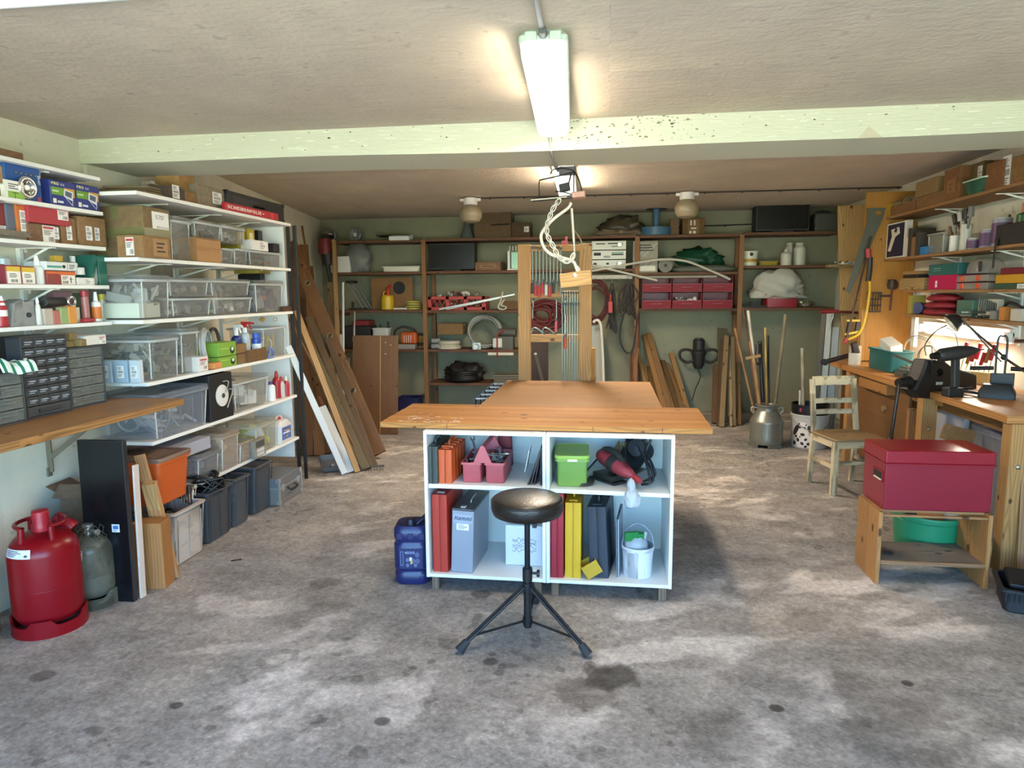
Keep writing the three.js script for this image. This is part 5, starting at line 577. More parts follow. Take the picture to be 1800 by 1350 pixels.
{ const o = onB({p:[-1.957,1.38,-9.03],r:0,w:0.769,h:0.178,d:0.3}, S2[2]), g = G('crate', 'red plastic crate with lattice sides holding jars', 'crate', o), m = mt(0xa8382e, 0.5), { w, h, d } = o, L = []; for (const z of [d / 2, -d / 2]) { L.push(bar(w, h * 0.22, 0.012, [0, h * 0.89, z]), bar(w, h * 0.22, 0.012, [0, h * 0.11, z])); for (let i = 0; i < 4; i++) L.push(bar(w * 0.06, h, 0.012, [(-0.47 + i * 0.313) * w, h / 2, z])); for (let i = 0; i < 18; i++) L.push(bar(0.008, h * 0.62, 0.008, [(-0.42 + i * 0.0494) * w, h * 0.5, z], [0, 0, i % 2 ? 0.6 : -0.6])); } for (const s of [-1, 1]) L.push(bar(0.012, h, d, [s * w / 2, h / 2, 0])); L.push(bar(w, 0.01, d, [0, 0.006, 0])); M('lattice', mrg(L), m, g); }
junk('jars_and_tools', 'jars and bits heaped in the red lattice crate', 'jars', { p: [-1.987, S2[2] + 0.02, -9.03], r: 0, w: 0.6, h: 0.24, d: 0.24 }, { n: 50, size: 0.5, colors: [0x8a8a80, 0x7a4a3c, 0xb9b3a6, 0x55524c] });
thing('aluminium_profile', 'long aluminium profile lying across the front of the red crate', 'profile', mrg([beamBar([0, 0.012, 0], [1.0, 0.2, -0.02], 0.02, 0.02, [0, 0, 1]), beamBar([0.1, 0.01, 0.015], [0.8, 0.15, 0], 0.012, 0.012, [0, 0, 1])]), mt(0xb8b6ac, 0.35, 0.6), [-2.178, S2[2], -8.82]);
carton('brown carton half hidden behind the aluminium profile', onB({p:[-1.246,1.38,-9.05],r:0,w:0.21,h:0.107,d:0.2}, S2[2]), { c: 0x7a5c38 });
thing('cable_ties', 'pale knot of cord hanging below the shelf end by the tool frame', 'cord', tube([[0, 0.2, 0], [-0.03, 0.08, 0.01], [-0.06, 0.0, 0.02], [0.0, -0.03, 0.01], [0.05, 0.0, 0.03], [-0.02, 0.03, 0.02], [0.02, 0.1, 0]], 0.012, 40, 6), mt(0xb5b0a2, 0.7), [-1.334, S2[2] + 0.035, -8.84]);
carton('brown carton lying on the rolled white cable', { p: [-2.052, S2[3] + 0.195, -9.0], r: 0, w: 0.34, h: 0.14, d: 0.22 }, { c: 0x87673f });
coil('wide roll of cream cable under the brown carton', [-2.094, S2[3], -8.98], 0.15, 6, 0.014, mt(0xb7ad94, 0.6), { flat: true, spread: 3.6 });
for (const [i, l] of [[0, 'silver tin lying by the post, lower one'], [1, 'silver tin lying by the post, upper one']]) thing('tin', l, 'tin', tr(lat([[0, 0], [0.035, 0], [0.037, 0.004], [0.035, 0.008], [0.035, 0.11], [0, 0.11]], 18), [0, 0.037, 0], [0, 0, PI / 2]), mt(0xb9bab6, 0.25, 0.7), [-2.259 + 0.06, S2[3] + i * 0.076, -8.9 - i * 0.02]);
coil('large upright coil of grey corrugated hose', [-1.605, S2[3] + 0.225, -8.98], 0.22, 9, 0.015, mt(0x8a8b84, 0.5), { sq: 0.95, spread: 3, rot: [-0.15, 0, 0] });
thing('pipe_fitting', 'chrome plug lying in front of the grey hose coil', 'fitting', mrg([tr(cyl(0.035, 0.035, 0.08), [0, 0.04, 0.04], [PI / 2, 0, 0]), bar(0.11, 0.09, 0.06, [0, 0.045, -0.02])]), mt(0xb4b2a8, 0.3, 0.6), [-1.695, S2[3], -8.88]);
{ const g = G('bench_grinder', 'jumble of a grey bench vice with a red strap beside the hose coil', 'vice', { p: [-1.341, S2[3], -8.97] }); M('body', mrg([bar(0.2, 0.14, 0.16, [0.03, 0.1, 0]), tr(cyl(0.06, 0.06, 0.24), [-0.08, 0.22, 0], [0, 0, -PI / 2]), bar(0.26, 0.04, 0.2, [0, 0.02, 0])]), mt(0x57564c, 0.6, 0.3), g); M('white_block', bx(0.12, 0.12, 0.05, 0.006), mt(0xcac7ba, 0.6), g, [-0.07, 0.03, 0.12]); M('strap', tube([[0.02, 0.26, 0.08], [-0.06, 0.2, 0.14], [-0.07, 0.1, 0.155], [-0.07, -0.1, 0.16]], 0.01, 24), mt(0x8d2323, 0.6), g); }
thing('batten_offcut', 'white batten lying under the front of the vice shelf', 'batten', bx(0.34, 0.035, 0.03), mt(0xcfc8b4, 0.6), [-1.369, S2[3] - 0.071, -8.845]);
coil('black bundled cable in a bag on the lowest timber shelf', [-1.892, S2[4] + 0.03, -9.0], 0.2, 9, 0.02, mt(0x15120f, 0.5), { flat: true, spread: 2.6 });
thing('black_bag', 'black bag slumped over the bundled cable on the lowest timber shelf', 'bag', blob(0.5, 0.24, 0.3, 9, 0.5, 5, 3), mt(0x16120f, 0.6), [-1.892, S2[4] + 0.01, -9.03]);
for (let i = 0; i < 4; i++) thing('ceramic_tile', ['lowest', 'second', 'third', 'topmost'][i] + ' of the pale slabs stacked by the tool frame', 'slab', bx(0.36, 0.022, 0.2, 0.004), mt(0x6f6a58, 0.6), [-1.299, S2[4] + 0.001 + i * 0.028, -9.0], 0.03 * i);
// section behind and beside the tool frame
{ const o = onB({p:[0.016,1.9,-9.03],r:0,w:0.433,h:0.356,d:0.3}, 1.89), H = o.h / 3; const tx = [0, 1, 2].map((k) => canvasTex(256, 96, (g, w, h) => { g.fillStyle = '#d3d9cc'; g.fillRect(0, 0, w, h); g.fillStyle = '#1f2420'; if (k === 0) { g.fillRect(30, 24, 70, 12); g.fillRect(120, 22, 110, 12); lines(g, 150, 60, 60, 1, 16); g.strokeStyle = '#777'; g.lineWidth = 3; g.beginPath(); g.arc(216, 36, 18, 0, 7); g.stroke(); } else if (k === 1) { g.fillRect(14, 22, 54, 34); g.fillRect(90, 60, 50, 6); g.fillRect(90, 74, 50, 6); g.fillStyle = '#7fa79a'; g.fillRect(150, 16, 90, 18); g.fillStyle = '#141816'; g.fillRect(150, 38, 90, 16); } else { for (const [x, r] of [[24, 14], [120, 12], [206, 20]]) { g.fillStyle = r > 15 ? '#9a9e94' : '#20241f'; g.beginPath(); g.arc(x, 40, r, 0, 7); g.fill(); } g.fillStyle = '#444'; g.fillRect(50, 74, 120, 7); } }));
  ['amplifier', 'cassette deck', 'tuner'].reverse().forEach((n, i) => { const g = G('hifi_unit', 'pale silver ' + n + ' of the hi-fi stack beside the tool frame, ' + ['bottom', 'middle', 'top'][i] + ' unit', 'hi-fi unit', { p: [o.p[0], 1.89 + i * H, o.p[2]] }); M('housing', bx(o.w, H - 0.006, o.d, 0.004), mt(0x1d1d1b, 0.5), g); M('front_panel', bx(o.w * 0.99, H - 0.01, 0.01, 0.002), mt(0xd0d6c8, 0.35), g, [0, 0.002, o.d / 2]); sticker(g, tx[2 - i], o.w * 0.97, H - 0.016, [0, H / 2 - 0.002, o.d / 2 + 0.0105], null, 'controls'); if (i !== 1) M('knob', tr(cyl(0.03, 0.028, 0.02), [o.w * 0.32, H * 0.55, o.d / 2 + 0.01], [PI / 2, 0, 0]), mt(0xa9aca4, 0.3, 0.6), g); }); }
thing('tarpaulin_bundle', 'rolled brown and clear tarpaulin bundle on the top shelf', 'bundle', blob(0.54, 0.24, 0.3, 31, 0.55, 5, 3.4), mt(0x4d4436, 0.4), [0.198, S3[0], -9.05]);
thing('tarpaulin_bundle', 'clear folded sheet pressed under the brown tarpaulin bundle', 'bundle', blob(0.6, 0.1, 0.3, 33, 0.5, 5, 3), mt(0x6a5d4c, 0.3), [0.17, S3[0], -8.98]);
{ const g = G('cable_drum', 'blue cable drum standing on its flange on the top shelf', 'cable drum', { p: [0.604, S3[0], -9.0] }); const m = mt(0x3f6680, 0.45); M('lower_flange', lat([[0, 0], [0.185, 0], [0.19, 0.006], [0.19, 0.1], [0.185, 0.106], [0.06, 0.11], [0, 0.11]], 36), m, g); M('core', cyl(0.045, 0.045, 0.23).translate(0, 0.1, 0), m, g); M('upper_flange', cyl(0.135, 0.135, 0.012, 30).translate(0, 0.325, 0), mt(0x3a3f3c, 0.5), g); }
carton('narrow taped carton beside the blue cable drum', onB({p:[0.827,2.3,-9.025],r:0,w:0.111,h:0.198,d:0.15}, S3[0]), { c: 0x7c6448 });
carton('brown carton with white arrows next to the narrow taped carton', onB({p:[1.058,2.3,-9.075],r:0,w:0.269,h:0.2,d:0.25}, S3[0]), { c: 0x74552f, stick: [[canvasTex(64, 64, (g) => { g.fillStyle = '#74552f'; g.fillRect(0, 0, 64, 64); g.fillStyle = '#d8cfb6'; g.fillRect(14, 4, 8, 22); g.fillRect(34, 4, 8, 22); g.fillRect(18, 36, 30, 6); g.fillRect(10, 50, 12, 12); g.fillRect(30, 50, 16, 12); }), 0.14, 0.18, 0, 0.5]] });
{ const o = onB({p:[0.473,1.84,-9],r:0,w:0.309,h:0.388,d:0.2}, S3[1]), t = canvasTex(128, 160, (g, w, h) => { g.fillStyle = '#8f8a78'; g.fillRect(0, 0, w, h); g.fillStyle = '#b9b7a4'; for (let i = 0; i < 26; i++) g.fillRect((i * 37) % 120, (i * 53) % 150, 16, 4); g.fillStyle = '#d9d6c4'; g.fillRect(10, 128, 108, 26); lines(g, 20, 14, 90, 3, 14); }); carton('grey wrapped package with a shiny front next to the hi-fi stack', o, { mat: mt(0x8f8a78, 0.35), tape: false, name: 'package', cat: 'package', stick: [[t, o.w * 0.98, o.h * 0.96, 0, 0.5]] }); }
thing('plastic_bag', 'dark green crumpled bag on the shelf above the red bins', 'bag', blob(0.52, 0.21, 0.3, 43, 0.65, 5, 2.6), mt(0x14442f, 0.45), [1.151, S3[1] + 0.09, -9.05]);
thing('folded_mat', 'grey folded mat lying under the green bag', 'mat', blob(0.85, 0.095, 0.34, 45, 0.06, 4, 1.2), mt(0x5d6055, 0.8), [1.191, S3[1], -9.03]);
{ const g = G('rolled_hose', 'grey roll of felt standing with its end towards us', 'roll', { p: [0.72, S3[1] + 0.085, -8.98] }); const L = []; for (let k = 0; k < 4; k++) L.push(tr(norm(new THREE.TorusGeometry(0.022 + k * 0.019, 0.01, 8, 30)), [0, 0, 0.13])); M('core', tr(lat([[0, 0], [0.085, 0], [0.085, 0.26], [0, 0.26]], 30), [0, 0, -0.13], [PI / 2, 0, 0]), mt(0x6f6f66, 0.8), g); M('layers', mrg(L), mt(0x84847a, 0.8), g); M('hub', tr(cyl(0.02, 0.02, 0.01), [0, 0, 0.131], [PI / 2, 0, 0]), mt(0x1c1c1a, 0.6), g); }
thing('curved_profile', 'long pale plastic strip bending over the shelf front', 'strip', tube([[-0.266,1.853,-8.78],[0.053,1.906,-8.78],[0.367,1.958,-8.78],[0.678,1.995,-8.78],[0.953,1.971,-8.78],[1.229,1.864,-8.78],[1.496,1.744,-8.78]], 0.016, 60, 6), mt(0xb4b2a2, 0.5), [0, 0, 0]);
thing('curved_profile', 'short pale plastic strip pointing down beside the hanging cables', 'strip', rod([-0.195,1.937,-8.78], [0.62,1.738,-8.76], 0.014), mt(0xb4b2a2, 0.5), [0, 0, 0]);
thing('shelf_lath', 'flat grey board lying along the shelf front above the red bins', 'board', bx(0.95, 0.03, 0.1), wd(0x8b8a7c, 'ply'), [0.857, S3[1] - 0.074, -8.81]);
// red stacking bins, three by two
function stackBin(label, p, w, h, d) {
  const g = G('stacking_bin', label, 'storage bin', { p }, 'red stacking bins'), m = mt(0x7c1620, 0.4), t = 0.006;
  M('tub', mrg([bar(w, t, d, [0, t / 2, 0]), bar(t, h, d, [w / 2 - t / 2, h / 2, 0]), bar(t, h, d, [-w / 2 + t / 2, h / 2, 0]), bar(w, h, t, [0, h / 2, -d / 2]), bar(w, h * 0.48, t, [0, h * 0.26, d / 2], [0.22, 0, 0])]), m, g);
  M('label_rail', mrg([bar(w * 0.96, h * 0.06, 0.012, [0, h * 0.5, d / 2 + 0.012]), bar(w * 0.34, h * 0.07, 0.016, [0, h * 0.3, d / 2 + 0.01])]), m, g); return g;
}
{ const x0 = 0.43, x1 = 1.539, bw = (x1 - x0) / 3, bh = 0.205; for (let j = 0; j < 2; j++) for (let i = 0; i < 3; i++) stackBin('red stacking bin, ' + ['lower', 'upper'][j] + ' row, ' + ['nearest the hanging cables', 'middle of three', 'nearest the right timber post'][i].replace('right ', ''), [x0 + (i + 0.5) * bw, S3[2] + j * bh, -8.95], bw - 0.012, bh - 0.01, 0.3);
  junk('red_bin_contents', 'white clips and chain in the middle lower red bin', 'clips', { p: [x0 + 1.5 * bw, S3[2] + 0.02, -8.93], r: 0, w: bw * 0.8, h: 0.13, d: 0.24 }, { n: 40, size: 0.25, colors: [0xe0ddd2, 0x5c5a54] }); }
// hanging cables on the rail
{ const rail = thing('hook_rail', 'pale rail with hooks fixed under the shelf beside the hi-fi stack', 'rail', mrg([bar(0.52, 0.05, 0.02, [0, 0, 0]), ...[-0.2, -0.1, 0, 0.1, 0.2].map((x) => tube([[x, 0, 0.01], [x, -0.03, 0.05], [x, -0.06, 0.04], [x, -0.05, 0.075]], 0.004, 12, 5))]), mt(0xa9a797, 0.5), [0.054, 1.788, -8.85]);
  const hang = (label, u, v0, v1, wid, c, n, seed) => { const r = rng(seed), L = [], y0 = v0, y1 = v1; for (let i = 0; i < n; i++) { const a = (r() - 0.5) * wid * 0.5, b = (r() - 0.5) * wid, q = (r() - 0.5) * wid, yb = y1 + (y0 - y1) * 0.25 * r(); L.push(tube([[a * 0.3, y0, 0], [a, mix(y0, yb, 0.4), 0.03 * r()], [b, yb, 0.02], [q, mix(y0, yb, 0.45), 0.05 * r()], [a * 0.3 + 0.01, y0, 0.02]], 0.009, 26, 6)); } return thing('hanging_cable', label, 'cable', mrg(L), mt(c, 0.5), [u, 0, -8.8]); };
  hang('black power leads hanging on the rail, with a red plug bundle', 0.055, 1.709, 1.051, 0.14, 0x23201d, 9, 3);
  thing('red_plug', 'red connector hanging among the black power leads', 'plug', mrg([bar(0.05, 0.14, 0.04, [0, 0, 0]), rod([0, 0.07, 0], [0, 0.16, 0], 0.012)]), mt(0xa82820, 0.5), [0.044, 1.412, -8.73]);
  hang('dark coiled lead hanging on the rail nearest the red bins', 0.267, 1.749, 1.252, 0.24, 0x2a211c, 12, 5);
  thing('hanging_cable', 'black extension lead looping low below the coiled lead', 'cable', tube([[0.234,1.411,-8.74],[0.168,1.127,-8.74],[0.184,0.948,-8.74],[0.264,0.833,-8.74],[0.333,0.898,-8.74],[0.365,1.127,-8.74],[0.403,1.375,-8.74]], 0.011, 50, 7), mt(0x1d1b19, 0.5), [0, 0, 0]);
  coil('dark red rope coil hanging behind the tool frame', [-0.148, 1.483, -8.78], 0.19, 6, 0.012, mt(0x4d1818, 0.7), { sq: 1.5, spread: 2, loose: 0.4 });
  coil('dark red hose reel on the wall seen through the tool frame', [-0.806, 1.327, -8.85], 0.27, 16, 0.016, mt(0x5a1616, 0.6), { sq: 0.75, spread: 3, loose: 0.55 });
}
board('white_slab', 'white grey slab standing behind the tool frame post', 'panel', [-0.118, 0, -8.7], [-0.149, 1.27, -8.85], 0.17, 0.04, [0, 0, 1], mt(0x9b9a8c, 0.6));
thing('white_pipe', 'bent white plastic pipe hooked on top of the white grey slab', 'pipe', tube([...[[-0.165,1.225,-8.62],[-0.13,1.26,-8.62],[-0.088,1.232,-8.62],[-0.066,1.133,-8.62],[-0.04,0.706,-8.62]], [-0.014, 0.02, -8.45]], 0.02, 40, 8), mt(0xc6c2b2, 0.4), [0, 0, 0]);
// paddle mixer hanging on the wall
{ const g = G('paddle_mixer', 'black paddle mixer with two loop handles hung on the back wall', 'power tool', { p: [1.197, 0.767, -9.2] }), m = mt(0x24211d, 0.55); M('motor', lat([[0, -0.17], [0.05, -0.17], [0.075, -0.12], [0.085, 0.0], [0.1, 0.03], [0.1, 0.06], [0.075, 0.08], [0.075, 0.2], [0.06, 0.215], [0, 0.215]], 24), m, g); for (const s of [-1, 1]) M('handle', tube([[s * 0.05, 0.04, 0.03], [s * 0.16, 0.08, 0.03], [s * 0.24, 0.05, 0.03], [s * 0.23, -0.04, 0.03], [s * 0.14, -0.09, 0.03], [s * 0.05, -0.04, 0.03]], 0.017, 40, 8, true), m, g); M('cable', tube([[0, -0.16, 0], [0.03, -0.28, 0.02], [-0.03, -0.45, 0.0], [-0.07, -0.6, 0.02]], 0.007, 30), mt(0x2a2620, 0.5), g); M('cap', cyl(0.055, 0.05, 0.03).translate(0, 0.2, 0), mt(0x3a362f, 0.5), g); }
// last section
{ const o = onB({p:[1.755,1.91,-8.98],r:0,w:0.168,h:0.178,d:0.2}, S4[1]), g = G('bucket', 'small white bucket with a dark animal mark beside the timber post', 'bucket', o); M('body', lat([[0, 0], [0.085, 0], [0.1, o.h * 0.95], [0.104, o.h * 0.95], [0.104, o.h], [0, o.h]], 26), mt(0xcfcdb8, 0.5), g); M('band', lat([[0.089, o.h * 0.25], [0.096, o.h * 0.7]], 26), mt(0xb08a30, 0.5, 0, { side: THREE.DoubleSide }), g); M('emblem', tr(lat([[0, 0], [0.022, 0], [0.022, 0.003], [0, 0.003]], 14), [0, o.h * 0.78, 0.099], [PI / 2, 0, 0]), mt(0x1e1d1a, 0.6), g); }
bin('yellow tray on the shelf between the bucket and white bottles', onB({p:[1.971,1.91,-9.005],r:0,w:0.228,h:0.052,d:0.25}, S4[1]), { mat: mt(0x8f7c1e, 0.5), deep: true, name: 'tray', cat: 'tray', ribs: false, taper: 0.95 });
bottle('white plastic bottle with a handle, in front of the others', onB({p:[2.174,1.91,-8.93],r:0,w:0.132,h:0.191,d:0.14}, S4[1]), { c: 0xb9b8a4, cap: 0xc9c8b8, capH: 0.14 });
bottle('white plastic bottle lying highest behind the other two', onB({p:[2.257,1.91,-9.13],r:0,w:0.121,h:0.285,d:0.16}, S4[1]), { c: 0xb3b29e, cap: 0xb9b8a8, capH: 0.1, neck: 0.6 });
bottle('broad white plastic bottle nearest the pale board', onB({p:[2.346,1.91,-9],r:0,w:0.145,h:0.273,d:0.2}, S4[1]), { c: 0xbcbba8, cap: 0xc2c1b0, capH: 0.12, neck: 0.6 });
tvSet('large black screen box on the top shelf near the pale board', onB({p:[2.108,2.31,-9.025],r:0,w:0.628,h:0.351,d:0.25}, S4[0]));
{ const o = onB({p:[2.632,2.31,-9.075],r:0,w:0.262,h:0.223,d:0.25}, S4[0]), g = G('grey_case', 'grey case with black handle beside the large black screen', 'case', o); M('body', bx(o.w, o.h, o.d, 0.02), mt(0x4a4b44, 0.5), g); M('handle', tube([[-o.w * 0.5, o.h * 0.5, 0.1], [-o.w * 0.45, o.h * 1.02, 0.1], [0, o.h * 1.06, 0.1], [o.w * 0.2, o.h, 0.1]], 0.014, 24), mt(0x191917, 0.5), g); }
{ const o = onB({p:[2.14,1.395,-9.02],r:0,w:0.408,h:0.165,d:0.32}, S4[2]); const g = bin('red plastic tub under the white cloth', o, { mat: mt(0x8d1b24, 0.45), deep: true, name: 'tub', cat: 'tub', ribs: false }); thing('cloth', 'crumpled white dust sheet heaped on the red tub', 'cloth', blob(0.58, 0.31, 0.34, 51, 0.6, 5, 3.2), mt(0xb3b1a2, 0.9), [2.105, S4[2] + o.h - 0.05, -8.98]); }
thing('dark_clamp', 'dark clamp lying on the shelf in front of the timber post', 'clamp', mrg([bar(0.3, 0.03, 0.03, [0, 0.015, 0]), bar(0.03, 0.24, 0.03, [-0.17, 0.12, 0], [0, 0, 0.3]), bar(0.12, 0.05, 0.04, [0.02, 0.05, 0])]), mt(0x26221c, 0.5, 0.4), [1.8, S4[2], -8.88]);
junk('shelf_scraps', 'wire and scrap ends beside the red tub', 'scraps', { p: [2.448, S4[2] + 0.002, -8.95], r: 0, w: 0.22, h: 0.08, d: 0.2 }, { n: 18, size: 0.5, colors: [0x6d6450, 0x8f8468, 0x3d382e] });

// ---- timber leaning in the corner --------------------------------------------------
{ // broad plank with round holes
  const a = [-2.185, 0, -6.321], b = [-3.5,2.126,-7.385], g = G('plank', 'broad brown plank with round bored holes leaning across the others', 'plank', { p: a }); const d = b.map((v, i) => v - a[i]), l = Math.hypot(...d), face = [0.15, 0.25, 1];
  const sh = new THREE.Shape(); sh.moveTo(-0.065, 0); sh.lineTo(0.065, 0); sh.lineTo(0.065, l); sh.lineTo(0.0, l - 0.01); sh.lineTo(-0.02, l - 0.12); sh.lineTo(-0.065, l - 0.1); sh.closePath(); for (const k of [0.27, 0.52, 0.78]) { const h = new THREE.Path(); h.absellipse(0, l * k, 0.026, 0.026, 0, 2 * PI, true); sh.holes.push(h); }
  const geo = norm(new THREE.ExtrudeGeometry(sh, { depth: 0.03, bevelEnabled: true, bevelSize: 0.002, bevelThickness: 0.002, bevelSegments: 1, curveSegments: 16 })); boxUV(geo, 1); const y = V(d).normalize(), z = V(face).addScaledVector(y, -V(face).dot(y)).normalize(), x = new THREE.Vector3().crossVectors(y, z); const m4 = new THREE.Matrix4().makeBasis(x, y, z); geo.applyMatrix4(m4); M('board', geo, wd(0x7f5d3c, 'old'), g, [0, 0.045, 0]);
  for (const k of [0.27, 0.52, 0.78]) M('washer', norm(new THREE.TorusGeometry(0.027, 0.006, 8, 24)).applyMatrix4(new THREE.Matrix4().makeTranslation(0, l * k, 0.033)).applyMatrix4(m4).translate(0, 0.045, 0), mt(0x8f8a78, 0.35, 0.8), g);
}
board('white_board', 'long white painted board leaning nearest the shelf rack', 'board', [-2.307, 0, -5.711], [-2.68,1.157,-5.498], 0.055, 0.02, [0.6, 0.3, 1], mt(0xd8d6ce, 0.5));
board('white_board', 'shorter white board with a stepped top leaning on the long white one', 'board', [-2.265, 0, -5.754 - 0.01], [-2.6,0.557,-5.957], 0.07, 0.02, [0.6, 0.3, 1], mt(0xcfcdc4, 0.5));
board('pine_batten', 'light pine batten leaning right behind the white boards', 'batten', [-2.214, 0, -5.76 - 0.02], [-2.75,1.446,-5.841], 0.05, 0.035, [0.6, 0.3, 1], wd(0xb98e58, 'pine'));
board('plank', 'mossy grey plank leaning behind the light pine batten', 'plank', [-2.161, 0, -5.806 - 0.05], [-2.85,1.163,-6.257], 0.08, 0.025, [0.6, 0.3, 1], wd(0x6d6040, 'old'));
board('plank', 'dark grey plank leaning closest to the holed plank', 'plank', [-2.127, 0, -5.89 - 0.1], [-3.2,1.583,-7.193], 0.06, 0.025, [0.6, 0.3, 1], wd(0x5d4c38, 'old'));
const stand = [['dark brown plank standing upright by the rack end', 535, 800, 513, 436, 0.09, 0x5a3f26], ['tall brown plank, second from the rack end', 548, 802, 523, 434, 0.1, 0x6e4d2d], ['tall tan plank with a notched top, third from the rack end', 562, 802, 534, 432, 0.1, 0x7d5a35], ['narrow olive brown plank behind the holed plank', 575, 799, 545, 470, 0.07, 0x63492b], ['short brown plank low behind the white boards', 585, 797, 552, 610, 0.07, 0x6b5030]];
const heads = [[-3.45,2.107,-7.292], [-3.5,2.136,-7.544], [-3.55,2.168,-7.821], [-3.55,1.921,-7.968], [-3.3,1.004,-7.416]], feet = [[-2.992,0,-6.378], [-2.897,0,-6.34], [-2.817,0,-6.349], [-2.773,0,-6.426], [-2.735,0,-6.48]];
stand.forEach((s, i) => board('plank', s[0], 'plank', feet[i], heads[i], s[5], 0.028, [0.5, 0.2, 1], wd(s[6], 'old')));
board('lath', 'very thin lath sticking up highest in the corner', 'lath', [-2.756,0,-6.605], [-3.62,2.405,-7.953], 0.025, 0.015, [0.5, 0.2, 1], wd(0x6e5332, 'old'));
board('orange_plank', 'orange brown board standing behind the holed plank', 'board', [-2.681,0,-6.665], [-3.3,0.883,-8.221], 0.1, 0.02, [0.2, 0, 1], wd(0x9a4f24, 'ply'));
board('pale_stick', 'pale square stick standing before the red black trimmer', 'stick', [-2.875,0,-7.06], [-3.45,2.26,-8.496], 0.045, 0.045, [0.2, 0, 1], wd(0xa88a5e, 'pine'));
board('pale_stick', 'wide pale stick half hidden beside the thinner one', 'stick', [-2.892,0,-6.972], [-3.45,1.72,-8.311], 0.06, 0.04, [0.2, 0, 1], wd(0x93795a, 'pine'));
thing('white_pole', 'thin bright white pole standing among the timber', 'pole', rod([-2.85,0,-7.063], [-3.3,1.741,-8.368], 0.014), mt(0xdde0de, 0.4), [0, 0, 0]);
thing('white_tube', 'short white tube beside the thin white pole', 'tube', rod([-2.871,0,-7.15], [-3.3,1.083,-8.223], 0.028), mt(0xc9c8bc, 0.5), [0, 0, 0]);
thing('silver_pole', 'slim silver pole leaning on the plywood sheet', 'pole', rod([-2.897,0,-7.459], [-3.026,1.386,-8], 0.012), mt(0xa9aaa6, 0.3, 0.8), [0, 0, 0]);
thing('silver_pole', 'ribbed silver tent pole leaning on the plywood sheet', 'pole', mrg([rod([-2.899,0,-7.395], [-2.993,1.076,-7.9], 0.02), rod([-2.92,0,-7.361], [-3.081,0.829,-7.9], 0.014), rod([-2.995,1.035,-7.9], [-2.992,1.09,-7.9], 0.03)]), mt(0xa09f96, 0.35, 0.7), [0, 0, 0]);
{ const g = G('plywood_sheet', 'large brown plywood sheet with a split seam standing by the shelves', 'plywood', { p: [-2.62, 0.004, -7.391 - 0.05], r: [-0.11, 0.04, 0] }); M('sheet', bx(0.53, 1.13, 0.02, 0.004, { grain: 1 }), wd(0x74502c, 'ply'), g); M('seam', bx(0.008, 1.12, 0.002, 0), mt(0xb08a58, 0.7), g, [0.06, 0.003, 0.0105]); for (const [x, y] of [[0.12, 1.05], [0.12, 0.92], [0.18, 1.02]]) M('nail', bar(0.01, 0.01, 0.003, [x, y, 0.0108]), mt(0xd4ccb4, 0.5), g); }
{ const g = G('hedge_trimmer', 'black and red long handled trimmer hanging in the corner', 'power tool', { p: [-3.681,2.174,-8.8] }); M('motor', tr(lat([[0, -0.2], [0.07, -0.19], [0.085, -0.05], [0.07, 0.1], [0.05, 0.2], [0, 0.22]], 20), [0, 0, 0], [0, 0, 0.05]), mt(0x1d1a19, 0.5), g); M('red_cover', tr(lat([[0, -0.11], [0.08, -0.1], [0.089, 0.0], [0.075, 0.1], [0, 0.11]], 18), [-0.012, 0.05, 0.02]), mt(0x6e1c18, 0.5), g); M('tail', tube([[0, -0.18, 0], [0.03, -0.4, 0], [0.06, -0.75, 0.02]], 0.024, 24), mt(0x1d1a19, 0.5), g); M('bracket', bx(0.05, 0.05, 0.2, 0.01), mt(0x2b2724), g, [0, 0.16, -0.12]); }
{ const g = G('rake', 'garden rake lying with its tines on the floor by the planks', 'rake', { p: [-2.189, 0.012, -5.883], r: 0.25 }); const L = []; for (let i = 0; i < 14; i++) L.push(tube([[-0.17 + i * 0.026, 0.02, 0], [-0.165 + i * 0.026, 0.02, 0.06], [-0.16 + i * 0.026, -0.006, 0.08]], 0.003, 8, 5)); M('tines', mrg(L), mt(0x5c5648, 0.5, 0.5), g); M('crossbar', bar(0.37, 0.018, 0.02, [0, 0.02, 0]), mt(0x6a6252, 0.5, 0.4), g); M('shaft', rod([0, 0.02, 0], [-0.75, 1.5, -0.45], 0.013), wd(0x7a5a34, 'pine'), g); }

// timber and sticks under the shelving
const pieces = [
  ['thin tan batten leaning at the table corner', 1118, 607, 1147, 735, 0.035, 0xa57c48], ['tall tan board in the batten bundle, its top notched', 1133, 591, 1172, 738, 0.06, 0xa27a48], ['tall tan board beside the notched one, the highest', 1140, 588, 1182, 738, 0.06, 0x8f6c42], ['shorter batten leaning on the highest tan board', 1155, 632, 1187, 738, 0.045, 0xa88050],
  ['dark batten with a split top in the bundle', 1165, 636, 1196, 738, 0.05, 0x6b5232], ['broad tan board leaning low in the bundle', 1176, 655, 1203, 738, 0.11, 0x8e7046], ['tan board leaning last towards the mixer cable', 1180, 623, 1212, 736, 0.05, 0xa98552], ['short pale batten low behind the table edge', 1131, 643, 1142, 735, 0.05, 0xb08c58],
  ['reddish stick standing by the red timber post', 1112, 624, 1112, 735, 0.04, 0x8a5a3c]];
const hd = [[0.392,0.891,-9.3], [0.502,1.013,-9.3], [0.554,1.036,-9.3], [0.672,0.702,-9.3], [0.747,0.672,-9.3], [0.832,0.527,-9.3], [0.856,0.771,-9.3], [0.494,0.616,-9.3], [0.349,0.761,-9.3]], ft = [[0.593,0,-8.783], [0.762,0,-8.681], [0.833,0,-8.688], [0.868,0,-8.691], [0.932,0,-8.697], [0.981,0,-8.702], [1.054,0,-8.788], [0.557,0,-8.78], [0.341,0,-8.759]];
